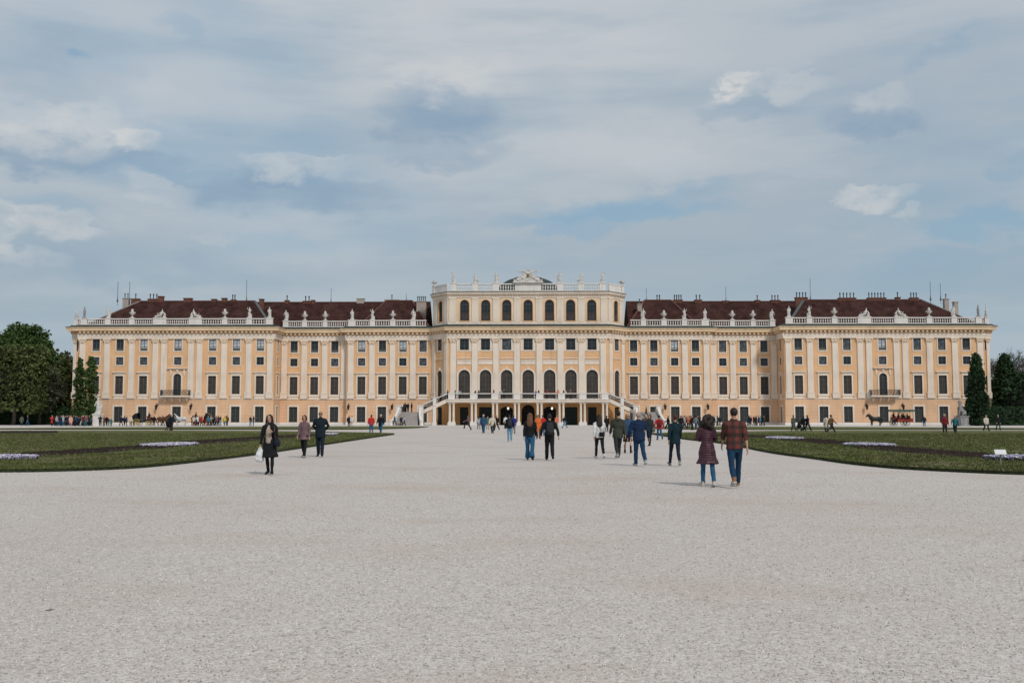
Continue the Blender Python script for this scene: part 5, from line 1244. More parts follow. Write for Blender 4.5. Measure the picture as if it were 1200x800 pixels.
def hair_mesh(S, style, m):
    z = -S['drop']; hz = 1.555 + z; mb = MB()
    if style == 'bald':
        for sx in (-1, 1): mb.loft([(V(sx * .07, .01, hz + .1), .012, .03), (V(sx * .06, -.06, hz + .1), .014, .035), (V(sx * .02, -.095, hz + .095), .014, .04)], m, 8, ref=(1, 0, 0))
    else:
        mb.loft([(V(0, -.022, hz + .075), .076, .086), (V(0, -.02, hz + .115), .083, .094), (V(0, -.014, hz + .16), .081, .1), (V(0, -.01, hz + .2), .058, .075), (V(0, -.01, hz + .22), .026, .035)], m, 14)
    if style == 'long':
        mb.loft([(V(0, -.05, hz + .15), .088, .06), (V(0, -.075, hz + .05), .1, .055), (V(0, -.105, hz - .08), .12, .05), (V(0, -.125, hz - .2), .115, .042), (V(0, -.12, hz - .28), .07, .028)], m, 12)
        for sx in (-1, 1): mb.loft([(V(sx * .06, -.01, hz + .17), .03, .05), (V(sx * .085, -.015, hz + .08), .024, .045), (V(sx * .085, -.02, hz - .05), .022, .04)], m, 8)
    if style == 'longfront':
        mb.loft([(V(0, -.05, hz + .15), .088, .06), (V(0, -.07, hz + .05), .1, .055), (V(0, -.1, hz - .1), .11, .045), (V(0, -.115, hz - .2), .09, .035)], m, 12)
        for sx in (-1, 1): mb.loft([(V(sx * .05, .03, hz + .18), .035, .05), (V(sx * .09, .02, hz + .1), .02, .05), (V(sx * .098, .015, hz), .022, .045), (V(sx * .115, .04, hz - .1), .03, .03), (V(sx * .12, .05, hz - .15), .02, .02)], m, 8)
    if style == 'bob':
        mb.loft([(V(0, -.045, hz + .15), .092, .07), (V(0, -.055, hz + .05), .1, .07), (V(0, -.055, hz - .01), .09, .06)], m, 12)
        for sx in (-1, 1): mb.loft([(V(sx * .05, .03, hz + .18), .032, .045), (V(sx * .082, .01, hz + .1), .022, .05), (V(sx * .085, .005, hz + .02), .02, .045)], m, 8)
    if style == 'curly':
        rg = random.Random(4)
        for k in range(46):
            a = rg.random() * 6.28; h = rg.random(); r = .1 + .05 * (1 - h)
            if math.sin(a) > .35 and h < .72: continue
            mb.ball((math.cos(a) * r * .95, -.03 + math.sin(a) * r, hz - .12 + h * .32), .05 + .02 * rg.random(), m, 6)
    if style == 'bun': mb.ball((0, -.1, hz + .15), .055, m, 8)
    if style == 'beanie': mb.loft([(V(0, -.01, hz + .11), .088, .105), (V(0, -.012, hz + .17), .086, .102), (V(0, -.012, hz + .225), .05, .06)], m, 12)
    return remesh(mb.mesh('hair'), .012, 1, .012, 26)
GV = 'visitors walking on the gravel forecourt'
PEOPLE = []
def person(px, fy, H, head, label, pose='walk', fem=False, skin=SKIN, hair=('short', 'dark'), top=None, bottom=None, shoe=('black', None), extra=None):
    v = at(px, fy); t = thing('person', (v.x, v.y, 0), label, 'person', GV, R(head))
    k = H / 1.755; t.scale = (k, k, k); S = skeleton(pose, fem); t.rotation_euler.y = R(((px * 3.7) % 5 - 2.5) * .6)
    b = link('body', body_parts(S, fem, H, skin), t)
    if hair: link('hair', hair_mesh(S, hair[0], HM[hair[1]]), b)
    for kw in top or []:
        kw = dict(kw); c = kw.pop('c'); nm = kw.get('name', 'jacket'); link(nm, top_mesh(S, fem, None, m=c if not isinstance(c, str) else cm_(c), **kw), b)
    if bottom:
        kw = dict(bottom); c = kw.pop('c'); link(kw.get('name', 'trousers'), trouser_mesh(S, fem, cm_(c), **kw), b)
    for s in 'lr': link('shoe', shoe_mesh(S, s, cm_(shoe[0]), M_SOLE if shoe[1] else None, shoe[2] if len(shoe) > 2 else 0), b)
    if extra: extra(S, b, t)
    PEOPLE.append(t); return t
def part(name, mb, b, vox=None, wob=.0):
    return link(name, remesh(mb.mesh(name), vox, 2, wob, 9) if vox else mb.mesh(name, True), b)
def strap(mb, pts, m, w=.03): 
    for p, q in zip(pts, pts[1:]): mb.bar(p, q, w, .012, m)
def ex_woman_bags(S, b, t):
    z = -S['drop']; m = cm_('cream')
    mb = MB(); mb.loft([(V(0, .06, .93 + z), .105, .1), (V(0, .07, 1.1 + z), .1, .095), (V(0, .075, 1.28 + z), .095, .095), (V(0, .055, 1.38 + z), .062, .072), (V(0, .03, 1.45 + z), .04, .05)], cm_('beige'), 10); part('blouse', mb, b, .014, .006)
    w = S['rwr'] + S['rhd'] * .09                     # her right hand, left in the photo
    pm = mat('white_plastic_bag', (.68, .68, .69), .45, .08, 6, bump=.6, bscale=12); mb = MB()
    mb.loft([(w + V(0, 0, 0), .02, .03), (w + V(.0, 0, -.1), .05, .09), (w + V(.02, 0, -.22), .09, .12), (w + V(.03, .0, -.36), .1, .14), (w + V(.03, 0, -.42), .08, .12)], pm, 12, ref=(0, 1, 0)); part('plastic_bag', mb, None, .016, .02).name = 'tmpbag'
    o = bpy.data.objects['tmpbag']; o.name = 'plastic_bag'; o.location = t.location; o.rotation_euler = t.rotation_euler; o.scale = t.scale
    tag(o, 'crumpled white plastic bag hanging from the hand of the woman in black', 'bag')
    mb = MB(); c = V(-.24, .05, .98 + z); mb.loft([(c + V(-.02, -.15, -.1), .05, .09), (c + V(0, 0, -.03), .07, .15), (c + V(.0, .15, -.08), .05, .1)], cm_('navy'), 10, ref=(1, 0, 0)); strap(mb, [c + V(.03, .1, .1), V(-.17, .1, 1.36 + z), V(-.15, 0, 1.5 + z), V(-.17, -.1, 1.34 + z), c + V(.03, -.1, .1)], cm_('brown'))
    bag_thing(mb, t, 'navy shoulder bag under the arm of the woman in the long black coat')
def bag_thing(mb, t, words, name='shoulder_bag', cat='bag'):
    o = link(name, mb.mesh(name, True), None); o.location = t.location; o.rotation_euler = t.rotation_euler; o.scale = t.scale
    tag(o, words, cat); return o
def ex_backpack(c, words):
    def f(S, b, t):
        z = -S['drop']; mb = MB(); m = cm_(c)
        mb.loft([(V(0, -.2, 1.0 + z), .14, .085), (V(0, -.215, 1.1 + z), .155, .1), (V(0, -.205, 1.28 + z), .15, .095), (V(0, -.175, 1.42 + z), .11, .06)], m, 12)
        mb.loft([(V(0, -.29, 1.04 + z), .11, .035), (V(0, -.3, 1.15 + z), .11, .035)], m, 10)
        for sx in (-1, 1): strap(mb, [V(sx * .1, -.13, 1.42 + z), V(sx * .115, 0, 1.485 + z), V(sx * .125, .13, 1.34 + z), V(sx * .15, .1, 1.12 + z), V(sx * .13, -.13, 1.04 + z)], m, .045)
        bag_thing(mb, t, words, 'backpack', 'backpack')
    return f
def ex_cross(S, b, t):
    z = -S['drop']; mb = MB(); m = cm_('black'); c = V(.07, -.19, 1.0 + z)
    mb.box(c.x - .1, c.x + .1, c.y - .05, c.y + .04, c.z - .09, c.z + .08, m); strap(mb, [c + V(.08, 0, .08), V(.1, -.17, 1.1 + z), V(-.05, -.16, 1.36 + z), V(-.11, -.03, 1.5 + z), V(-.06, .15, 1.3 + z), V(.15, .12, 1.08 + z), c + V(.1, .05, .06)], m, .025)
    bag_thing(mb, t, 'small black crossbody bag on the back of the woman in the white jacket')
def ex_hem(S, b, t):
    z = -S['drop']; mb = MB(); mb.loft([(V(0, 0, .78 + z), .19, .15), (V(0, 0, .9 + z), .18, .14)], cm_('teal'), 14, cap=0); part('shirt_hem', mb, b)
def ex_side(c, words, sx=1):
    def f(S, b, t):
        z = -S['drop']; mb = MB(); m = cm_(c); q = V(sx * .25, .0, .98 + z)
        mb.loft([(q + V(0, -.14, -.1), .05, .1), (q + V(0, 0, -.06), .075, .17), (q + V(0, .14, -.1), .05, .1)], m, 10); strap(mb, [q + V(0, -.1, .08), V(sx * .16, -.1, 1.4 + z), V(sx * .14, .02, 1.5 + z), V(sx * .16, .1, 1.36 + z), q + V(0, .1, .08)], m, .03)
        bag_thing(mb, t, words)
    return f
def ex_glasses(S, b, t):
    z = -S['drop']; hz = 1.555 + z; mb = MB()
    for sx in (-1, 1): mb.ball((sx * .033, .098, hz + .11), .024, M_EYE, 8, (1.1, .4, .8)); mb.bar(V(sx * .055, .09, hz + .115), V(sx * .08, -.01, hz + .118), .006, .006, M_EYE)
    mb.bar(V(-.012, .103, hz + .115), V(.012, .103, hz + .115), .006, .006, M_EYE); part('sunglasses', mb, b)
def plaid():
    m = mat('plaid_flannel', (.14, .035, .03), .9, .1, 6); nt = m.node_tree; N = nt.nodes; L = nt.links; b = N['Principled BSDF']
    tc = N.new('ShaderNodeTexCoord'); sp = N.new('ShaderNodeSeparateXYZ'); L.new(tc.outputs['Object'], sp.inputs[0]); col = b.inputs['Base Color'].links[0].from_socket
    for ax, per, off in (('X', .17, .0), ('Z', .17, .03)):
        a = N.new('ShaderNodeMath'); a.operation = 'DIVIDE'; a.inputs[1].default_value = per; L.new(sp.outputs[ax], a.inputs[0])
        f = N.new('ShaderNodeMath'); f.operation = 'FRACT'; L.new(a.outputs[0], f.inputs[0])
        g = N.new('ShaderNodeMath'); g.operation = 'GREATER_THAN'; g.inputs[1].default_value = .5; L.new(f.outputs[0], g.inputs[0])
        s = N.new('ShaderNodeMath'); s.operation = 'MULTIPLY'; s.inputs[1].default_value = .62; L.new(g.outputs[0], s.inputs[0])
        x = N.new('ShaderNodeMix'); x.data_type = 'RGBA'; L.new(s.outputs[0], x.inputs[0]); L.new(col, x.inputs[6]); x.inputs[7].default_value = (.018, .022, .018, 1); col = x.outputs[2]
    L.new(col, b.inputs['Base Color']); return m
def quilt(m, per=.075):
    nt = m.node_tree; N = nt.nodes; L = nt.links; tc = N.new('ShaderNodeTexCoord'); sp = N.new('ShaderNodeSeparateXYZ'); L.new(tc.outputs['Object'], sp.inputs[0])
    a = N.new('ShaderNodeMath'); a.operation = 'MULTIPLY'; a.inputs[1].default_value = math.pi / per; L.new(sp.outputs['Z'], a.inputs[0]); s = N.new('ShaderNodeMath'); s.operation = 'SINE'; L.new(a.outputs[0], s.inputs[0]); ab = N.new('ShaderNodeMath'); ab.operation = 'ABSOLUTE'; L.new(s.outputs[0], ab.inputs[0])
    p = N.new('ShaderNodeMath'); p.operation = 'POWER'; p.inputs[1].default_value = .35; L.new(ab.outputs[0], p.inputs[0])
    bp = N.new('ShaderNodeBump'); bp.inputs['Strength'].default_value = .55; bp.inputs['Distance'].default_value = .02; L.new(p.outputs[0], bp.inputs['Height']); L.new(bp.outputs[0], N['Principled BSDF'].inputs['Normal']); return m
Q_MAUVE = quilt(mat('mauve_quilting', CC['mauve'], .6, .12, 5, spec=.3)); Q_MAROON = quilt(mat('maroon_quilting', CC['maroon'], .5, .12, 5, spec=.35), .06)

person(316, 556, 1.61, 178, 'woman in an open knee length black coat walking towards the viewer with a white bag', 'hold', True, hair=('longfront', 'black'), top=[dict(c='black', name='coat', hem=.5, flare=1.32)], bottom=dict(c='black', width=.84, ankle=.8), extra=ex_woman_bags)
person(356, 536, 1.63, 172, 'woman in a mauve quilted jacket walking towards the viewer on the left', 'stroll', True, hair=('bob', 'dark'), top=[dict(c=Q_MAUVE, hem=.75, flare=1.12, bulk=1.05)], bottom=dict(c='black', width=.95), shoe=('black', 1))
person(375, 535, 1.78, 184, 'bald man in a dark navy jacket strolling towards the viewer with hands behind his back', 'behind', False, SKIN2, hair=('bald', 'grey'), top=[dict(c='darkteal', hem=.74, bulk=1.12)], bottom=dict(c='navy', width=1.12, ankle=1.25), extra=ex_glasses)
person(621, 539, 1.70, -4, 'woman with long auburn hair and wide blue jeans seen from behind', 'stroll', True, hair=('long', 'auburn'), top=[dict(c='black', name='sweater', hem=.84, bulk=1.06)], bottom=dict(c='denim', width=1.16, ankle=1.95), shoe=('black', None))
person(644, 539, 1.68, 3, 'broad man all in black with a black backpack seen from behind', 'wide', False, hair=('short', 'black'), top=[dict(c='black', name='sweater', hem=.84, bulk=1.14, sleeve=.95)], bottom=dict(c='black', width=1.15, ankle=1.2), extra=ex_backpack('charcoal', 'black backpack worn by the man all in black'))
person(703, 537.5, 1.70, 5, 'woman in a white jacket and black leggings walking away', 'walk', True, hair=('long', 'dark'), top=[dict(c='white', hem=.84, bulk=1.06)], bottom=dict(c='black', width=.9, ankle=.85), shoe=('white', 1), extra=ex_cross)
person(724, 537, 1.82, 6, 'man in an olive green jacket and dark cap walking away', 'walk2', False, hair=('beanie', 'black'), top=[dict(c='olive', hem=.80, bulk=1.12, hood=True)], bottom=dict(c='charcoal', width=.98), shoe=('grey', 1), extra=ex_hem)
person(736, 531, 1.71, 182, 'woman in a denim jacket and sunglasses coming forward between two men', 'stroll', True, hair=('long', 'blond'), top=[dict(c='blue', hem=.8), dict(c='black', name='skirt', hem=.52, flare=1.02, sleeve=.3, bulk=.95)], bottom=None, shoe=('black', None, .22), extra=ex_glasses)
person(750, 546, 1.74, 8, 'grey haired man in a blue jacket and jeans walking away', 'wide', False, hair=('bald', 'grey'), top=[dict(c='marine', hem=.82, bulk=1.15)], bottom=dict(c='darkdenim', width=1.05, ankle=1.1), shoe=('lightgrey', 1))
person(761, 522.5, 1.70, 150, 'dark clothed person half hidden behind the man in the blue jacket', 'stroll', True, hair=('bob', 'brown'), top=[dict(c='charcoal', hem=.8)], bottom=dict(c='black'), extra=ex_side('greygreen', 'grey green shoulder bag beside the man in the blue jacket', -1))
person(773, 515.6, 1.66, 10, 'person with a red jacket and blue jeans walking towards the stairs', 'wide', False, hair=('short', 'black'), top=[dict(c='red', hem=.82)], bottom=dict(c='denim'), extra=ex_backpack('darkred', 'dark red backpack on the person in the red jacket'))
person(790.5, 546, 1.68, 2, 'woman in a dark teal fitted jacket with short red brown hair', 'walk', True, hair=('short', 'red'), top=[dict(c='petrol', hem=.80, waist=.93, flare=1.03, bulk=1.04)], bottom=dict(c='navy', width=.92, ankle=.85), shoe=('grey', 1))
person(830, 570, 1.60, 4, 'curly haired woman in a flared maroon quilted coat seen from behind', 'fold', True, hair=('curly', 'dark'), top=[dict(c=Q_MAROON, name='coat', hem=.55, flare=1.42, bulk=1.07, waist=.9)], bottom=dict(c='denim', width=.92, ankle=.95), shoe=('cream', 1))
person(862.5, 570.7, 1.81, -3, 'man in a red and black plaid shirt and jeans seen from behind', 'walk2', False, hair=('short', 'dark'), top=[dict(c=plaid(), name='shirt', hem=.84, sleeve=.66, bulk=1.10)], bottom=dict(c='darkdenim', width=.98), shoe=('tan', 1, .03))
person(597.5, 517.5, 1.70, 5, 'person in a black top with light blue jeans walking away to the terrace', 'stand', False, hair=('short', 'black'), top=[dict(c='black', hem=.84, bulk=1.05)], bottom=dict(c='lightdenim'), shoe=('lightgrey', None), extra=ex_backpack('charcoal', 'dark backpack on the person in light blue jeans'))
person(631, 514, 1.72, 176, 'person in a long orange coat half hidden between two walkers', 'stroll', True, hair=('bob', 'brown'), top=[dict(c='orange', name='coat', hem=.55, flare=1.05)], bottom=dict(c='brown'))
person(636, 511, 1.70, 5, 'person in a bright red jacket half hidden by the man in black', 'stand', False, hair=('short', 'dark'), top=[dict(c='red', hem=.84)], bottom=dict(c='denim'))

# ---- distant visitors: one mesh each, colours on the object
def far_mesh(pose, fem, coat=False, long_hair=False, tight=True):
    S = skeleton(pose, fem); z = -S['drop']; parts = {}
    def add(sl, rings, ref=(1, 0, 0)): parts.setdefault(sl, []).append(rings)
    bt = 0.56 if coat else .84
    lean = V(0, 0, 0)
    add(2, [(V(0, 0, bt + z), .2, .16), (V(0, 0, 1.0 + z), .175, .13), (V(0, 0, 1.15 + z), .17, .13), (V(0, 0, 1.34 + z), .19, .13), (V(0, 0, 1.43 + z), .13, .1), (V(0, 0, 1.5 + z), .075, .08)])
    for k in 'lr':
        add(3, [(S[k + 'hip'] + V(0, 0, .03), .105, .115), (S[k + 'hip'].lerp(S[k + 'kn'], .5), .09, .095), (S[k + 'kn'], .07, .075), (S[k + 'an'] + V(0, 0, .02), .055, .06)])
        add(4, [(S[k + 'heel'], .045, .045), (S[k + 'an'].lerp(S[k + 'toe'], .6), .05, .04), (S[k + 'toe'], .045, .03)])
        add(2, [(V(S[k + 'sh'].x * .6, 0, S[k + 'sh'].z), .07, .08), (S[k + 'sh'], .075, .075), (S[k + 'el'], .058, .058), (S[k + 'wr'], .048, .048)])
        add(0, [(S[k + 'wr'], .035, .035), (S[k + 'wr'] + S[k + 'hd'] * .09, .042, .028), (S[k + 'wr'] + S[k + 'hd'] * .16, .03, .025)])
    hz = 1.555 + z
    add(0, [(V(0, .01, hz - .06), .055, .055), (V(0, .02, hz + .02), .062, .08), (V(0, .012, hz + .1), .078, .098), (V(0, 0, hz + .17), .068, .088), (V(0, 0, hz + .205), .03, .04)])
    add(1, [(V(0, -.025, hz + .08), .08, .085), (V(0, -.02, hz + .14), .088, .1), (V(0, -.012, hz + .2), .062, .08), (V(0, -.01, hz + .225), .03, .04)])
    if long_hair: add(1, [(V(0, -.06, hz + .12), .095, .06), (V(0, -.1, hz - .05), .1, .05), (V(0, -.12, hz - .22), .08, .04)])
    mb = MB(); SL = [SKIN, HM['dark'], cm_('black'), cm_('denim'), cm_('charcoal')]
    for sl, ls in parts.items():
        for r in ls: mb.loft(r, SL[sl], 10)
    me = remesh(mb.mesh('person'), .028, 1)
    ctr = np.array([((a + b) / 2).center.to_tuple() if 0 else tuple(a.center) for a in me.polygons for b in (a,)])
    best = np.full(len(ctr), 1e9); idx = np.zeros(len(ctr), int)
    for sl, ls in parts.items():
        for rings in ls:
            for (p, r1, r1b), (q, r2, r2b) in zip(rings, rings[1:]):
                a = np.array(p); d = np.array(q) - a; L2 = max(1e-9, d @ d); t = np.clip((ctr - a) @ d / L2, 0, 1); c = a + t[:, None] * d
                ra = np.minimum(r1 + t * (r2 - r1), r1b + t * (r2b - r1b)) + .35 * np.abs((r1 + t * (r2 - r1)) - (r1b + t * (r2b - r1b))); dist = np.linalg.norm(ctr - c, axis=1) - ra
                u = dist < best; best[u] = dist[u]; idx[u] = sl
    me.materials.clear()
    for m in SL: me.materials.append(m)
    me.polygons.foreach_set('material_index', idx.astype(np.int32)); me.polygons.foreach_set('use_smooth', [True] * len(idx)); me.update(); return me
FAR = {}
def far_proto(key):
    if key not in FAR:
        pose, flags = key; FAR[key] = far_mesh(pose, 'f' in flags, 'c' in flags, 'l' in flags)
    return FAR[key]
def far(px, Y, H, head, label, pose, flags, top, bottom, hair='dark', shoe='black', z=0.0, group='visitors far off near the palace', fy=None, x=None):
    if fy is not None: v = at(px, fy); X, Y = v.x, v.y
    else: X = gx(px, Y)
    if x is not None: X = x
    o = link('person', far_proto((pose, flags)), None, (X, Y, z), R(head)); k = H / 1.755; bk = 1.0 + .22 * ((px * 7.3) % 1.0); o.scale = (k * bk * 1.08, k * bk * 1.08, k)
    for i, m in ((1, HM[hair]), (2, cm_(top)), (3, cm_(bottom)), (4, cm_(shoe))):
        o.material_slots[i].link = 'OBJECT'; o.material_slots[i].material = m
    return tag(o, label, 'person', group)
# middle distance
far(435, 0, 1.75, 20, 'person in a bright red jacket beside a companion on the lawn path', 'stand', '', 'red', 'denim', fy=506.6)
far(446, 0, 1.78, 170, 'person in black with a pale cap next to the red jacket on the lawn path', 'stroll', '', 'black', 'denim', 'white', fy=507.6)
far(409, 158, 1.72, 10, 'dark clothed one of the pair before the inner section left of the stairs', 'stand', '', 'navy', 'navy')
far(412.5, 157, 1.70, 10, 'white clad one of the pair before the inner section left of the stairs', 'stroll', 'f', 'white', 'cream')
far(201, 0, 1.8, 160, 'man in black and teal standing on the path with a dark buggy on the left', 'stand', '', 'darkteal', 'charcoal', 'grey', fy=504.2)
far(930, 0, 1.75, 10, 'person in a long grey green coat walking behind the right lawn', 'stroll', 'fc', 'greygreen', 'charcoal', fy=505.4)
far(942, 0, 1.72, -60, 'left one of two dark walkers behind the right lawn', 'walk', 'f', 'black', 'black', fy=505.4)
far(946.5, 0, 1.76, -70, 'right one of two dark walkers behind the right lawn, in navy', 'walk2', '', 'navy', 'black', fy=505.4)
far(968.5, 0, 1.72, -20, 'person in a long white coat walking behind the right lawn', 'stroll', 'fc', 'cream', 'black', fy=507)
far(974.5, 0, 1.80, -80, 'man in a brown jacket striding behind the right lawn', 'walk', '', 'tan', 'charcoal', fy=507.4)
far(1107.5, 0, 1.80, 190, 'man with a white cap and red and black jacket behind the right lawn', 'stand', '', 'darkred', 'charcoal', 'white', fy=508)
far(1119.5, 0, 1.70, 150, 'person in a light blue jacket and dark trousers behind the right lawn', 'walk', '', 'teal', 'navy', fy=508)
far(1156, 0, 1.72, 185, 'person in a short cream coat before the right hedge', 'stroll', 'f', 'cream', 'black', fy=505)
far(1170, 0, 1.78, 185, 'dark clothed man walking before the right hedge', 'stroll', '', 'black', 'charcoal', fy=504.3)
far(1083, 168, 1.70, 180, 'person in teal standing just right of the canopied carriage', 'stand', '', 'darkteal', 'denim')
far(549, 0, 1.68, 80, 'person in black and pink bending down before the terrace columns', 'bend', 'f', 'mauve', 'black', fy=504)
far(566.5, 0, 1.78, 170, 'white haired person in blue walking from the terrace', 'stroll', '', 'blue', 'denim', 'white', fy=507.5)
far(561, 0, 1.68, 10, 'person in a white top with a bag walking to the terrace', 'stroll', 'fl', 'lightgrey', 'grey', fy=503)
far(571.5, 0, 1.55, 190, 'short person in a green top between two walkers before the terrace', 'stand', 'f', 'green', 'beige', fy=503)
far(577, 0, 1.80, 175, 'man in an open dark jacket and white shirt coming from the terrace', 'walk', '', 'cream', 'charcoal', 'red', fy=508)
far(582, 0, 1.75, 160, 'person in black just right of the man in the white shirt before the terrace', 'walk2', '', 'black', 'black', fy=504.5)
far(592.5, 0, 1.70, 20, 'person in a white hooded top in the left arch of the terrace', 'stand', 'f', 'white', 'charcoal', fy=502)
far(601.5, 0, 1.70, 20, 'person in navy behind the person in light blue jeans', 'stand', 'f', 'royal', 'grey', fy=508)
far(652.5, 0, 1.72, 190, 'person in a coral jacket standing before the right columns of the terrace', 'stand', 'f', 'coral', 'lightgrey', fy=501.5)
far(661.5, 0, 1.72, 120, 'person in a navy top and blue jeans before the terrace column', 'walk', '', 'navy', 'lightdenim', fy=501.5)
far(711, 0, 1.66, 20, 'dark haired person seen past the shoulder of the woman in white', 'stand', '', 'black', 'black', fy=506)
far(783, 0, 1.70, 90, 'person in black beside the lamp at the right stairs', 'walk', 'f', 'black', 'black', fy=503)
far(757, 0, 1.75, 170, 'person facing forward behind the blue jacketed man, in red brown', 'stand', '', 'brown', 'charcoal', fy=512)
# left crowd under the trees
CR = [(25.5, 1.75, 'c', 'greygreen', 'charcoal', 'leftmost walker under the trees, grey backpack on'), (32.5, 1.76, '', 'charcoal', 'denim', 'walker with a pale cap under the left trees'), (61, 1.75, 'c', 'red', 'black', 'person in a long red coat at the left end of the crowd'), (66.3, 1.7, 'f', 'lightgrey', 'navy', 'person in pale grey next to the red coat in the left crowd'),
      (70.6, 1.78, '', 'navy', 'darkdenim', 'tall person in navy in the left crowd'), (74, 1.76, '', 'lightgrey', 'denim', 'white haired person in light grey in the left crowd'), (78.6, 1.72, 'f', 'navy', 'navy', 'navy clad person left of the peach coat in the crowd'), (83, 1.74, 'fc', 'peach', 'pink', 'person in a long peach coat in the left crowd'),
      (88.6, 1.72, '', 'blue', 'navy', 'person in a bright blue jacket in the left crowd'), (92.5, 1.68, '', 'darkteal', 'black', 'person in dark teal right of the blue jacket in the crowd'), (96, 1.72, 'f', 'green', 'white', 'person in a green top and white trousers in the left crowd'), (97.8, 1.8, '', 'darkred', 'charcoal', 'tall person with a dark red top in the left crowd'), (100.4, 1.78, 'f', 'mauve', 'teal', 'person in mauve with teal trousers in the left crowd'),
      (107, 1.4, '', 'blue', 'navy', 'child in blue left of the pale garden statue'), (117.5, 1.78, '', 'charcoal', 'charcoal', 'slim dark person right of the pale garden statue'), (122, 1.7, 'c', 'brown', 'charcoal', 'person in a brown coat right of the pale garden statue'), (125, 1.72, 'f', 'black', 'black', 'person in black right of the brown coat near the statue'), (127.5, 1.3, '', 'darkteal', 'grey', 'small child in dark teal near the statue'), (130.4, 1.35, 'fc', 'teal', 'teal', 'child in a turquoise jacket before the outermost ground window'), (142, 1.7, '', 'navy', 'black', 'person in navy before the outermost shuttered doorway'),
      (148.5, 1.68, '', 'blue', 'navy', 'person in blue left of the hooded carriage'), (153.3, 1.7, 'f', 'cream', 'black', 'person in cream beside the hooded carriage')]
for i, (px, H, fl, tp, bt, w) in enumerate(CR):
    far(px, 168 + (i * 37 % 7) * .6 if px > 40 else 172, H, (30 + i * 77) % 360, w, ('stand', 'stroll', 'phone')[i % 3], fl, tp, bt, ('dark', 'brown', 'grey', 'blond')[i % 4] if 'white haired' not in w else 'white', group='crowd under the left trees')
CX_ = [(64, 'black', 'black'), (68.5, 'charcoal', 'denim'), (72.3, 'blue', 'navy'), (76.4, 'black', 'charcoal'), (81, 'charcoal', 'charcoal'), (86, 'black', 'black'), (90.5, 'navy', 'black'), (94.3, 'charcoal', 'navy'), (99, 'black', 'denim'), (102.5, 'brown', 'black'), (104.8, 'charcoal', 'black')]
WD = ['behind the red coat', 'between the pale grey and navy tops', 'beside the tall navy figure', 'behind the white haired person', 'left of the peach coat', 'right of the peach coat', 'behind the bright blue jacket', 'left of the green top', 'behind the tall dark red top', 'right of the teal trousers', 'at the right end near the child in blue']
for i, (px, tp, bt) in enumerate(CX_): far(px, 173.2 + (i % 2), 1.72 + .03 * (i % 3), (i * 53) % 360, 'person in %s in the left crowd, %s' % (tp, WD[i]), ('stroll', 'stand', 'phone')[i % 3], ('', 'f', 'l')[i % 3], tp, bt, ('dark', 'black', 'brown')[i % 3], group='crowd under the left trees')
# visitors sitting and standing along the left wing, right of the white horse
CL = [(227, 1.7, 'cream', 'black', 'pale topped person left in the group before the balcony door'), (231.5, 1.72, 'white', 'black', 'person in white in the group right of the white horses'), (236, 1.72, 'red', 'brown', 'person in red in the group right of the white horses'), (244, 1.7, 'teal', 'black', 'person in teal before the shutter right of the white horses'), (247, 1.72, 'lightgrey', 'black', 'person in light grey before the shutter right of the white horses'), (250.5, 1.74, 'black', 'black', 'person in black before the shutter right of the white horses'), (254, 1.68, 'mauve', 'black', 'person in mauve at the right of that shutter'), (258.5, 1.74, 'navy', 'lightdenim', 'person in navy with pale jeans left of the yellow top'), (263, 1.66, 'yellow', 'teal', 'person in a yellow top on the right of the left wing group'), (293.5, 1.7, 'black', 'lightdenim', 'black clad person before the innermost doorway of the left wing'), (297, 1.72, 'charcoal', 'denim', 'charcoal clad person before the innermost doorway of the left wing')]
for i, (px, H, tp, bt, w) in enumerate(CL): far(px, 171.5 + (i % 3) * .7, H, (i * 67) % 360, w, ('stand', 'phone', 'stroll')[i % 3], ('f', '', 'fl')[i % 3], tp, bt, ('dark', 'brown', 'black')[i % 3], group='visitors along the left wing')
# right hand groups
CRR = [(798, 'black', 'charcoal', 'person in black at the left of the group behind the maroon coat'), (802, 'lightgrey', 'navy', 'person in light grey in the group behind the maroon coat'), (806.5, 'coral', 'black', 'person in coral in the group behind the maroon coat'), (811, 'black', 'navy', 'person in black beside the coral top'), (815.5, 'grey', 'denim', 'person in grey in the group left of the maroon coat'), (820, 'navy', 'charcoal', 'person in navy just left of the maroon coat'), (834.5, 'blue', 'charcoal', 'person in blue seen right of the curly hair'), (838, 'white', 'navy', 'person in white seen between the maroon coat and the plaid shirt'), (841, 'teal', 'black', 'person in teal seen between the maroon coat and the plaid shirt'),
       (876.5, 'blue', 'navy', 'person in blue left in the seated group at the right recess'), (880, 'navy', 'navy', 'person in navy in the group at the right recess'), (883.5, 'darkred', 'black', 'person in dark red in the group at the right recess'), (887, 'pink', 'grey', 'person in pink in the group at the right recess'), (891, 'cyan', 'navy', 'person in cyan in the group at the right recess'), (895.5, 'brown', 'black', 'person in brown right in the group at the right recess')]
for i, (px, tp, bt, w) in enumerate(CRR):
    Y = 120 + (i % 3) * 6 if px < 825 else 176
    far(px, Y if px < 825 else 177 + i % 2, 1.7, (i * 83) % 360, w, ('stand', 'stroll', 'phone')[i % 3], ('f', '', 'fl')[i % 3], tp, bt, ('dark', 'black', 'brown')[i % 3], group='visitors before the right side of the palace')
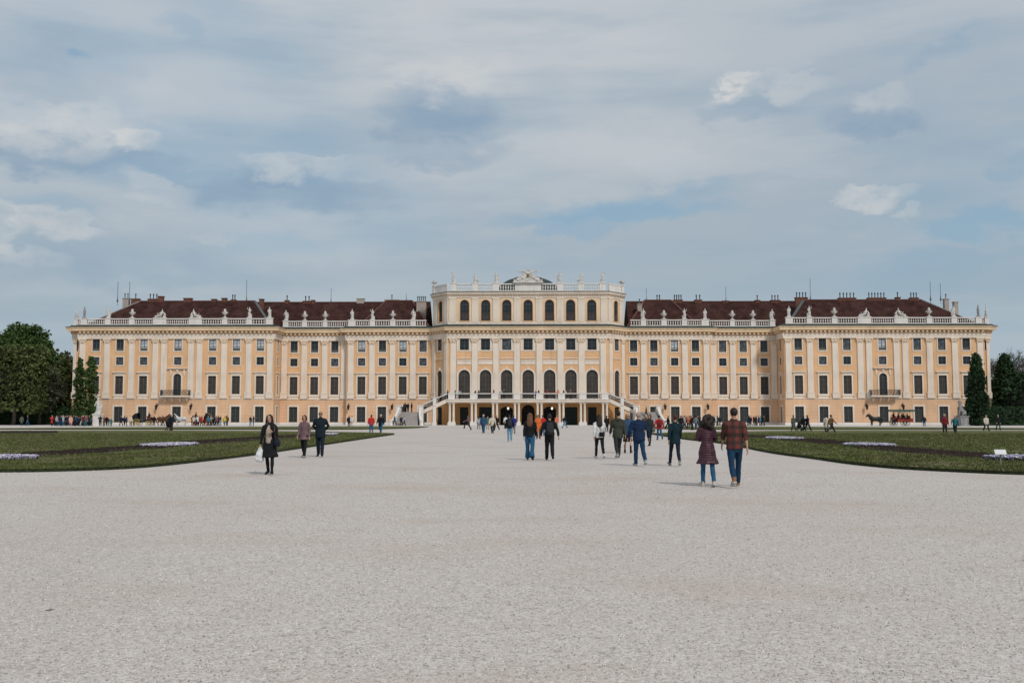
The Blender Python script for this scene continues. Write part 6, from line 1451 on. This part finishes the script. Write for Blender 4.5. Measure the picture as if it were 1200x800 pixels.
DK = [(146, 'black', 'left of the blue top by the hooded carriage'), (157, 'charcoal', 'beside the rear wheel of the hooded carriage'), (180.5, 'black', 'behind the brown horses'), (191, 'brown', 'between the brown and white horses'), (225.5, 'black', 'just behind the white horses'), (229.3, 'charcoal', 'behind the pale tops of the left wing group'), (234, 'brown', 'behind the red top of the left wing group'), (239.5, 'black', 'at the open carriage behind the white horses'), (248.8, 'charcoal', 'behind the light grey top of the left wing group'), (252.4, 'navy', 'between the black and mauve tops of the left wing group'), (256, 'black', 'right of the mauve top of the left wing group'), (266, 'brown', 'last on the right of the left wing group'),
      (800, 'navy', 'at the left of the right hand group'), (804.3, 'black', 'left of the coral top'), (809, 'charcoal', 'right of the coral top'), (813.4, 'black', 'left of the grey top in the right hand group'), (818, 'charcoal', 'right of the grey top in the right hand group'), (836.3, 'black', 'left of the white top past the maroon coat'), (843.5, 'charcoal', 'left of the plaid shirt'), (878, 'black', 'left in the group at the right recess'), (885.3, 'charcoal', 'left of the pink top at the right recess'), (889.2, 'navy', 'left of the cyan top at the right recess'), (893.3, 'black', 'right of the cyan top at the right recess')]
for i, (px, tp, w) in enumerate(DK): far(px, 174.5 + (i % 3) * .5, 1.7 + .03 * (i % 4), (i * 97) % 360, 'person in %s %s' % (tp, w), ('stroll', 'phone', 'stand')[i % 3], ('', 'f', 'l')[i % 3], tp, ('black', 'navy', 'charcoal')[i % 3], ('black', 'dark', 'brown')[i % 3], group='visitors along the left wing' if px < 500 else 'visitors before the right side of the palace')
# on the terrace and the stairs
TR = [(516.5, 'black', 'stroll', 'person in black at the top of the left flight'), (521, 'lightgrey', 'stand', 'person in pale grey where the left flight meets the terrace'), (524.5, 'black', 'stand', 'person in black by the first terrace pedestal'), (533.5, 'cyan', 'stand', 'person in bright turquoise leaning on the terrace at left'), (538, 'lightgrey', 'phone', 'person in grey right of the turquoise jacket on the terrace'), (557, 'black', 'stand', 'dark haired person left of the second terrace window'), (561, 'charcoal', 'stand', 'person in charcoal at the second terrace window'), (578.5, 'darkred', 'stand', 'person in dark red behind the third terrace pedestal'), (587.5, 'lightgrey', 'phone', 'person in pale grey before the third terrace window'), (590.5, 'charcoal', 'stand', 'person in charcoal before the third terrace window'),
      (628, 'royal', 'stand', 'person in royal blue right of the middle terrace window'), (631.5, 'black', 'stand', 'person in black behind the pedestal right of the middle'), (641, 'red', 'stand', 'left one of three in red on the terrace'), (650, 'red', 'phone', 'middle one of three in red on the terrace'), (654, 'coral', 'stand', 'right one of three in red on the terrace, in coral'), (660.5, 'brown', 'stand', 'person in brown beside a pedestal on the right half of the terrace'), (663, 'white', 'stand', 'person in white on the right half of the terrace'), (669, 'mauve', 'phone', 'person in mauve before the sixth terrace window')]
for i, (px, tp, po, w) in enumerate(TR):
    X = gx(px, 185.9); zz = 4.86 if abs(X) < 15 else 4.72 - (4.72 - 2.45) * (abs(X) - 15.2) / 4.8
    far(px, 185.75 + (i % 2) * .35, 1.62 + (i * 7 % 5) * .03, (170 + i * 41) % 360, w, po, ('', 'fl')[i % 2], tp, ('black', 'navy', 'charcoal')[i % 3], ('black', 'dark', 'brown')[i % 3], z=max(zz, 2.6), group='visitors on the terrace')
ST = [(474.5, 2.45, 185.2, 'charcoal', 'small dark figure at the left edge of the left stair landing'), (478, 2.45, 184.6, 'navy', 'person in navy standing on the left stair landing'), (482.3, 2.45, 184.3, 'black', 'person in black at the top of the left front steps'), (462.5, 0, 178.5, 'blue', 'person in blue walking past the foot of the left steps'), (470.5, 0, 178.0, 'charcoal', 'dark person at the foot of the left steps'), (473.5, 0, 177.6, 'lightgrey', 'person in light grey at the foot of the left steps'), (757.5, 1.6, 181.9, 'brown', 'person in brown climbing the right front steps'), (726.5, 3.1, 186.0, 'lightgrey', 'person in pale grey coming down the right flight')]
for i, (px, z, Y, tp, w) in enumerate(ST): far(px, Y, 1.74, (i * 130 + 20) % 360, w, ('stand', 'stand', 'stand', 'walk', 'walk2', 'walk', 'stroll', 'stroll')[i], ('', 'f')[i % 2], tp, 'black', z=z, group='visitors on the stairs')

# ------------------------------------------------------------------ horses and carriages
def horse_mesh():
    mb = MB(); m = cm_('black')
    mb.loft([((0, -1.0, 1.22), .18, .24), ((0, -.75, 1.25), .31, .37), ((0, -.3, 1.17), .33, .38), ((0, .2, 1.17), .32, .39), ((0, .55, 1.26), .27, .37), ((0, .78, 1.36), .18, .27)], m, 12)
    mb.loft([((0, .55, 1.32), .2, .34), ((0, .85, 1.64), .15, .26), ((0, 1.05, 1.9), .11, .18), ((0, 1.1, 2.0), .09, .12)], m, 10)
    mb.loft([((0, 1.0, 1.98), .09, .12), ((0, 1.2, 1.88), .1, .14), ((0, 1.42, 1.66), .07, .09), ((0, 1.52, 1.54), .055, .06)], m, 10)
    for sx in (-1, 1):
        mb.loft([((sx * .06, 1.03, 2.02), .03, .03), ((sx * .07, 1.05, 2.18), .015, .02)], m, 6)
        mb.loft([((sx * .15, .55, 1.1), .1, .13), ((sx * .15, .56, .75), .065, .08), ((sx * .15, .57, .55), .055, .06), ((sx * .15, .56, .2), .036, .042), ((sx * .15, .6, .06), .06, .06)], m, 8)
        mb.loft([((sx * .16, -.75, 1.15), .13, .2), ((sx * .16, -.68, .88), .09, .13), ((sx * .16, -.92, .6), .055, .07), ((sx * .16, -.87, .22), .038, .045), ((sx * .16, -.83, .06), .06, .065)], m, 8)
    mb.loft([((0, -1.0, 1.3), .06, .06), ((0, -1.15, 1.1), .08, .08), ((0, -1.18, .6), .07, .07), ((0, -1.15, .4), .03, .03)], m, 8)
    mb.loft([((0, 1.02, 2.06), .03, .05), ((0, .78, 1.78), .035, .09), ((0, .52, 1.55), .03, .08)], m, 6)
    return remesh(mb.mesh('horse'), .035, 2)
HORSE = horse_mesh()
M_HB = mat('black_horsehide', (.012, .012, .013), .5, .2, 3); M_HW = mat('white_horsehide', (.55, .54, .53), .6, .15, 3); M_HC = mat('brown_horsehide', (.09, .038, .018), .5, .2, 3)
M_CARR = mat('black_lacquer', (.012, .012, .013), .3, .1); M_REDW = mat('red_lacquer', (.30, .035, .02), .4, .12); M_YW = mat('yellow_wheel_paint', (.42, .30, .10), .5, .1); M_GRC = mat('green_canvas', (.03, .085, .075), .8, .2); M_LEATH = mat('red_leather', (.30, .05, .03), .6, .15); M_SHAFT = mat('varnished_shaft', (.10, .06, .03), .5, .2)
def horse(x, y, rz, m, words, grp):
    o = link('horse', HORSE, None, (x, y, 0), rz); o.material_slots[0].link = 'OBJECT'; o.material_slots[0].material = m; tag(o, words, 'horse', grp)
    mb = MB(); mb.loft([((0, .62, .95), .3, .05), ((0, .62, 1.0), .3, .06)], M_CARR, 10)
    h = MB()
    for sx in (-1, 1): h.bar((sx * .3, .6, 1.2), (sx * .3, -1.0, 1.05), .03, .05, M_CARR); 
    pts = [(.32 * math.cos(a), .58 + .12 * math.sin(a), 1.28 + .4 * math.sin(a)) for a in [i * math.pi / 6 for i in range(13)]]
    for p, q in zip(pts, pts[1:]): h.bar(p, q, .07, .07, M_CARR)
    hm = link('harness', h.mesh('harness'), o); return o
def wheel(r, m):
    mb = MB(); n = 20
    for k in range(n):
        a, b = 2 * math.pi * k / n, 2 * math.pi * (k + 1) / n; mb.bar((0, r * math.cos(a), r * math.sin(a)), (0, r * math.cos(b), r * math.sin(b)), .06, .07, m)
    for k in range(12):
        a = 2 * math.pi * k / 12; mb.bar((0, 0, 0), (0, r * math.cos(a), r * math.sin(a)), .035, .04, m)
    mb.loft([((-.1, 0, 0), .09, .09), ((.1, 0, 0), .09, .09)], m, 8, ref=(0, 1, 0)); return mb.mesh('wheel')
def carriage(x, y, rz, kind, words, wm):
    """local +Y is the direction of travel"""
    t = thing('carriage', (x, y, 0), words, 'carriage', None, rz)
    for sx in (-1, 1):
        link('wheel', wheel(.42, wm), t, (sx * .72, 1.25, .45)); link('wheel', wheel(.58, wm), t, (sx * .74, -.75, .61))
    mb = MB(); body = M_CARR if kind == 'hood' else M_REDW
    if kind == 'hood':
        prof = [(-1.35, .95), (-1.0, .62), (-.2, .55), (.35, .7), (.8, .62), (1.0, .9), (1.0, 1.15), (.55, 1.0), (.4, .95), (-.2, .9), (-.5, 1.25), (-1.3, 1.5)]
        v = [(-.6, a, b) for a, b in prof] + [(.6, a, b) for a, b in prof]; n = len(prof)
        mb.add(v, [tuple(range(n))[::-1], tuple(range(n, 2 * n))] + [(i, (i + 1) % n, (i + 1) % n + n, i + n) for i in range(n)], body); link('body', mb.mesh('body'), t)
        mb = MB()
        for k in range(5):
            a0, a1 = R(95 + 20 * k), R(95 + 20 * (k + 1)); c = (-.55, 1.25); r = 1.05
            mb.add([(sx * .64, c[0] + r * math.cos(a), c[1] + r * math.sin(a) * .95) for a in (a0, a1) for sx in (-1, 1)] + [(sx * .64, c[0], c[1]) for sx in (-1, 1)], [(0, 1, 3, 2), (0, 2, 4), (1, 5, 3)], M_CARR)
        link('hood', mb.mesh('hood'), t)
    else:
        mb.box(-.75, .75, -1.9, .75, .75, 1.2, body); mb.box(-.8, .8, -1.95, .8, 1.2, 1.28, M_CARR); mb.box(-.7, .7, -2.0, .8, .66, .75, M_CARR); link('body', mb.mesh('body'), t)
        for yb in (-1.5, -.6, .3): mb2 = MB(); mb2.box(-.68, .68, yb, yb + .12, 1.28, 1.75, M_LEATH); mb2.box(-.68, .68, yb, yb + .5, 1.22, 1.32, M_LEATH); link('seat', mb2.mesh('seat'), t)
        mb2 = MB(); mb2.add([(-.95, -2.3, 2.58), (.95, -2.3, 2.58), (.95, 1.9, 2.58), (-.95, 1.9, 2.58), (-.6, -2.3, 2.82), (.6, -2.3, 2.82), (.6, 1.9, 2.82), (-.6, 1.9, 2.82)], [(0, 3, 2, 1), (4, 5, 6, 7), (0, 1, 5, 4), (2, 3, 7, 6), (1, 2, 6, 5), (3, 0, 4, 7)], M_GRC)
        for k in range(26): yy = -2.3 + k * .165; mb2.add([(q * .955, yy, 2.6) if 0 else (q * .955, yy, 2.6) for q in (-1,)] + [(-.955, yy + .15, 2.6), (-.955, yy + .075, 2.36)], [(0, 1, 2)], M_GRC); mb2.add([(.955, yy, 2.6), (.955, yy + .15, 2.6), (.955, yy + .075, 2.36)], [(0, 1, 2)], M_GRC)
        link('canopy', mb2.mesh('canopy'), t)
        for sx in (-1, 1):
            for yy in (-1.9, -.5, .75): p = MB(); p.bar((sx * .75, yy, 1.2), (sx * .75, yy, 2.6), .05, .05, M_CARR); link('post', p.mesh('post'), t)
    mb = MB(); mb.box(-.5, .5, 1.0, 1.5, 1.25, 1.38, M_LEATH); mb.box(-.5, .5, .95, 1.05, 1.38, 1.7, M_LEATH); mb.box(-.5, .5, 1.05, 1.9, .8, .88, M_CARR); mb.box(-.45, .45, 1.0, 1.4, .6, 1.25, M_CARR); link('box_seat', mb.mesh('box_seat'), t)
    mb = MB(); mb.bar((0, 1.4, .6), (0, 4.6, .95), .08, .08, M_SHAFT); link('shaft', mb.mesh('shaft'), t)
    return t
def rider(x, y, z, rz, tp, bt, words, hair='dark', H=1.72):
    far(0, y, H, math.degrees(rz), words, 'sit', '', tp, bt, hair, z=z, x=x, group='people riding in carriages')
def local(c, rz, lx, ly): return (c[0] + lx * math.cos(rz) - ly * math.sin(rz), c[1] + lx * math.sin(rz) + ly * math.cos(rz))
Yc = 176.0
# right: black pair drawing a canopied wagonette to the left
rz = R(90); c = (gx(1055.5, Yc), Yc); carriage(c[0], c[1], rz, 'canopy', 'red wagonette with a green fringed canopy standing before the right wing', M_CARR)
for k, (ly, w) in enumerate(((-.55, 'nearer horse of the black pair before the canopied wagonette'), (.55, 'farther horse of the black pair before the canopied wagonette'))): p = local(c, rz, -ly, 4.2 + .55 * k); horse(p[0], p[1], rz, M_HB, w, 'carriage horses')
p = local(c, rz, .1, 1.2); rider(p[0], p[1], .93, rz, 'black', 'black', 'coachman in black on the box of the canopied wagonette', 'black', 1.8)
for k, (ly, lx, tp, w) in enumerate(((.45, -.3, 'charcoal', 'front passenger in charcoal under the green canopy'), (-.35, .25, 'black', 'middle passenger in black under the green canopy'), (-.4, -.3, 'navy', 'middle passenger in navy under the green canopy'), (-1.25, .2, 'green', 'rear passenger in green under the canopy'))):
    p = local(c, rz, lx, ly); rider(p[0], p[1], .86, rz, tp, 'black', w)
# left: brown pair with a black hooded carriage facing right
Yc = 173.0; rz = R(-90); c = (gx(166.5, Yc), Yc); carriage(c[0], c[1], rz, 'hood', 'black hooded carriage with yellow wheels behind the brown horses on the left', M_YW)
for k, (lx, w) in enumerate(((.55, 'nearer horse of the brown pair before the hooded carriage'), (-.55, 'farther horse of the brown pair before the hooded carriage'))): p = local(c, rz, lx, 3.9 + .3 * k); horse(p[0], p[1], rz, M_HC if k == 0 else M_HB, w, 'carriage horses')
p = local(c, rz, .0, 1.2); rider(p[0], p[1], .93, rz, 'navy', 'black', 'coachman in navy on the box of the black hooded carriage', 'black', 1.85)
# left: white pair with an open carriage facing left
rz = R(90); c = (gx(234, Yc), Yc + 1.6); carriage(c[0], c[1], rz, 'hood', 'dark open carriage behind the white horses on the left', M_REDW)
for k, (lx, w) in enumerate(((-.55, 'nearer horse of the white pair on the left'), (.55, 'farther horse of the white pair on the left'))): p = local(c, rz, lx, 3.8 + .3 * k); horse(p[0], p[1], rz, M_HW, w, 'carriage horses')
p = local(c, rz, 0, 1.2); rider(p[0], p[1], .93, rz, 'black', 'black', 'coachman in black behind the white horses', 'black', 1.8); p = local(c, rz, .2, -.5); rider(p[0], p[1], .5, rz, 'darkred', 'brown', 'passenger in dark red in the carriage behind the white horses')
# buggy beside the man in teal, pushchair right of the grey green coat
def buggy(px, fy, words, m):
    v = at(px, fy); t = thing('pushchair', (v.x, v.y, 0), words, 'pushchair')
    for x in (-.25, .25):
        for y in (-.3, .3): mb = MB(); mb.loft([((x - .02, y, .12), .12, .12), ((x + .02, y, .12), .12, .12)], M_CARR, 12, ref=(0, 1, 0), cap=.1); link('wheel', mb.mesh('wheel', True), t)
    mb = MB(); mb.loft([((0, .3, .4), .22, .1), ((0, .0, .45), .24, .14), ((0, -.25, .7), .24, .12), ((0, -.32, 1.0), .22, .06)], m, 10); link('seat', mb.mesh('seat', True), t)
    mb = MB()
    for x in (-.24, .24): mb.bar((x, .3, .12), (x, -.5, 1.05), .03, .03, M_IRON); mb.bar((x, -.3, .12), (x, .1, .6), .03, .03, M_IRON)
    mb.bar((-.24, -.5, 1.05), (.24, -.5, 1.05), .03, .03, M_IRON); link('frame', mb.mesh('frame'), t)
    mb = MB(); mb.loft([((0, -.3, 1.02), .23, .1), ((0, -.1, 1.08), .24, .12), ((0, .08, 1.0), .22, .05)], m, 10); link('canopy', mb.mesh('canopy', True), t)
buggy(197.5, 504.2, 'dark pushchair held by the man in black and teal on the left path', cm_('black')); buggy(936.5, 505.2, 'small dark pushchair between the walkers behind the right lawn', cm_('charcoal'))
# ------------------------------------------------------------------ sky, sun, camera
SUN_EL, SUN_AZ = R(42), R(150)        # azimuth clockwise from +Y: behind the camera, to the right
w = bpy.data.worlds.new('World'); scene.world = w; w.use_nodes = True
nt = w.node_tree; N = nt.nodes; L = nt.links; N.clear()
def val(s, sock):
    if isinstance(s, (int, float)): sock.default_value = s
    else: L.new(s, sock)
def mth(op, a, b=0.0, c=0.0, clamp=False):
    n = N.new('ShaderNodeMath'); n.operation = op; n.use_clamp = clamp; val(a, n.inputs[0]); val(b, n.inputs[1]); val(c, n.inputs[2]); return n.outputs[0]
def mixc(f, a, b):
    n = N.new('ShaderNodeMix'); n.data_type = 'RGBA'; val(f, n.inputs[0])
    for i, q in ((6, a), (7, b)):
        if isinstance(q, tuple): n.inputs[i].default_value = (*q, 1)
        else: L.new(q, n.inputs[i])
    return n.outputs[2]
def sstep(x, a, b, c=0.0, d=1.0):
    n = N.new('ShaderNodeMapRange'); n.interpolation_type = 'SMOOTHSTEP'; val(x, n.inputs[0]); n.inputs[1].default_value = a; n.inputs[2].default_value = b; n.inputs[3].default_value = c; n.inputs[4].default_value = d; return n.outputs[0]
out = N.new('ShaderNodeOutputWorld'); bg = N.new('ShaderNodeBackground'); bg.inputs['Strength'].default_value = .1; L.new(bg.outputs[0], out.inputs[0])
sky = N.new('ShaderNodeTexSky'); sky.sky_type = 'NISHITA'; sky.sun_disc = False; sky.sun_elevation = SUN_EL; sky.sun_rotation = SUN_AZ; sky.air_density = 1.0; sky.dust_density = 1.2; sky.ozone_density = 1.2
tc = N.new('ShaderNodeTexCoord'); sp = N.new('ShaderNodeSeparateXYZ'); L.new(tc.outputs['Generated'], sp.inputs[0]); x, y, z = sp.outputs
az = mth('MULTIPLY', mth('ARCTAN2', x, y), 57.2958); el = mth('MULTIPLY', mth('ARCSINE', z), 57.2958)
zz = mth('ADD', mth('MAXIMUM', z, 0.0), .16)
cb = N.new('ShaderNodeCombineXYZ'); L.new(mth('DIVIDE', x, zz), cb.inputs[0]); L.new(mth('DIVIDE', y, zz), cb.inputs[1])
def noise(vec, scale, det, rough=.55, sc=(1, 1, 1), loc=(0, 0, 0)):
    mp = N.new('ShaderNodeMapping'); mp.inputs['Scale'].default_value = sc; mp.inputs['Location'].default_value = loc; L.new(vec, mp.inputs[0])
    n = N.new('ShaderNodeTexNoise'); n.inputs['Scale'].default_value = scale; n.inputs['Detail'].default_value = det; n.inputs['Roughness'].default_value = rough; L.new(mp.outputs[0], n.inputs['Vector']); return n.outputs['Fac'], n.outputs['Color']
ca = N.new('ShaderNodeCombineXYZ'); L.new(az, ca.inputs[0]); L.new(el, ca.inputs[1])
n1, _ = noise(cb.outputs[0], 1.0, 5, .5, (1, .8, 1), (3.1, 1.7, 0))
n2, _ = noise(cb.outputs[0], .7, 5, .52, (.7, 1, 1), (7.3, 2.2, 0))
n3, n3c = noise(ca.outputs[0], .17, 3, .5, (.8, 1.3, 1), (1.5, 4.2, 0))
n4, _ = noise(ca.outputs[0], .42, 4, .5, (.55, 1.4, 1), (11.5, 2.2, 0))
n5, _ = noise(ca.outputs[0], .2, 5, .55, (.35, 1.9, 1), (5.5, 9.2, 0))
K = 8.8
def kk(r, g, b): return (r * K, g * K, b * K)
veil = mixc(sstep(n2, .38, .62), kk(.318, .38, .438), kk(.43, .468, .502))
veil = mixc(sstep(el, 8, 23, 0, .55), veil, kk(.455, .483, .515))
veil = mixc(sstep(n5, .42, .7, 0, .6), veil, kk(.262, .35, .43))
blue = mixc(.85, sky.outputs[0], kk(.19, .325, .44))
cover = sstep(n1, .30, .50, .55, 1.0)
def azel(px, py):
    d = fw * F + rt * (px - 600) + up * (400 - py); d.normalize(); return math.degrees(math.atan2(d.x, d.y)), math.degrees(math.asin(d.z))
n6, _ = noise(ca.outputs[0], .5, 6, .6, (.7, 1.2, 1), (21.5, 6.2, 0))
wx = mth('ADD', mth('MULTIPLY', mth('SUBTRACT', n3, .5), 6.0), mth('MULTIPLY', mth('SUBTRACT', n6, .5), 4.0)); wy = mth('ADD', mth('MULTIPLY', mth('SUBTRACT', n4, .5), 2.4), mth('MULTIPLY', mth('SUBTRACT', n6, .5), 2.6))
azw = mth('ADD', az, wx); elw = mth('ADD', el, wy)
def blob(px, py, w_, h_, flat):
    a, e = azel(px, py); wd = w_ / 20.4; hd = h_ / 20.4
    dx = mth('MULTIPLY', mth('SUBTRACT', azw, a), 1 / wd); dy = mth('MULTIPLY', mth('SUBTRACT', elw, e), 1 / hd)
    if flat:                                  # crisp rounded top, long soft underside
        dy = mth('ADD', mth('MAXIMUM', dy, 0.0), mth('MULTIPLY', mth('MINIMUM', dy, 0.0), .42))
    d2 = mth('ADD', mth('MULTIPLY', dx, dx), mth('MULTIPLY', dy, dy))
    return sstep(d2, .15 if flat else .0, 1.15 if flat else 1.6, 1.0, 0.0)
def total(lst, cap=1.0, flat=False):
    s = None
    for px, py, a, b, k in lst:
        t = mth('MULTIPLY', blob(px, py, a, b, flat), k); s = t if s is None else mth('ADD', s, t)
    return mth('MINIMUM', s, cap)
holes = total([(98, 64, 16, 9, .8), (740, 245, 110, 14, .95), (660, 262, 90, 12, .7), (800, 225, 60, 8, .5), (1165, 262, 85, 18, .95), (1120, 300, 90, 12, .5), (1110, 60, 32, 16, .4), (1195, 195, 25, 12, .5), (215, 28, 24, 14, .3), (790, 190, 40, 14, .35), (60, 240, 50, 12, .4), (1060, 330, 90, 25, .35), (300, 290, 80, 14, .35)])
shade = total([(60, 178, 125, 24, .95), (510, 135, 85, 32, .9), (330, 228, 130, 22, .8), (520, 180, 75, 18, .6), (1030, 142, 70, 18, .6), (880, 128, 55, 14, .5), (330, 205, 50, 14, .4), (30, 75, 90, 40, .4), (60, 290, 190, 40, .45), (1100, 110, 160, 70, .35), (250, 320, 200, 22, .3), (1130, 320, 120, 30, .3)])
puff = total([(525, 82, 85, 16, .5), (864, 90, 30, 8, .95), (915, 95, 80, 9, .45), (1040, 108, 46, 11, .38), (1010, 226, 52, 7, .8), (70, 258, 60, 9, .7), (20, 298, 55, 9, .65), (60, 140, 95, 20, .65), (345, 190, 75, 9, .5), (155, 160, 26, 7, .6), (240, 278, 34, 5, .3), (1065, 243, 20, 6, .4), (2, 250, 20, 20, .6), (180, 215, 50, 10, .4)], flat=True)
c = mixc(mth('MULTIPLY', cover, mth('SUBTRACT', 1.0, mth('MULTIPLY', holes, .85))), blue, veil)
white = total([(570, 70, 260, 45, .55), (620, 190, 220, 50, .6), (290, 120, 130, 40, .5), (880, 180, 140, 40, .45), (420, 250, 160, 26, .4), (980, 290, 120, 20, .3), (90, 110, 110, 24, .45), (560, 290, 150, 16, .35)])
c = mixc(mth('MULTIPLY', white, sstep(n5, .3, .62, .9, .25)), c, kk(.475, .498, .52))
c = mixc(mth('MULTIPLY', shade, sstep(n4, .3, .65, .6, .95)), c, kk(.205, .30, .405))
c = mixc(mth('MULTIPLY', puff, sstep(n6, .32, .6, .25, .85)), c, kk(.55, .555, .55))
hor = sstep(el, 2, 15, .55, 0.0)
c = mixc(hor, c, kk(.285, .372, .428))
L.new(c, bg.inputs['Color'])

sd = bpy.data.lights.new('sun', 'SUN'); sd.energy = 1.5; sd.angle = R(8); sd.color = (1.0, .945, .88)
so = bpy.data.objects.new('sun', sd); COL.objects.link(so)
dirv = Vector((math.sin(SUN_AZ) * math.cos(SUN_EL), math.cos(SUN_AZ) * math.cos(SUN_EL), math.sin(SUN_EL)))
so.rotation_euler = dirv.to_track_quat('Z', 'Y').to_euler(); so.location = dirv * 300

cd = bpy.data.cameras.new('camera'); cd.sensor_width = 36; cd.lens = F * 36 / 1200; cd.clip_start = .1; cd.clip_end = 8000
co = bpy.data.objects.new('camera', cd); COL.objects.link(co); co.location = (0, 0, CZ)
co.rotation_euler = Matrix((rt, up, -fw)).transposed().to_euler(); scene.camera = co
vs_ = scene.view_settings; vs_.view_transform = 'Standard'; vs_.look = 'None'; vs_.gamma = 1.0; vs_.use_curve_mapping = False; vs_.exposure = .42
scene.render.engine = 'CYCLES'
bpy.data.scenes.remove(WORK)
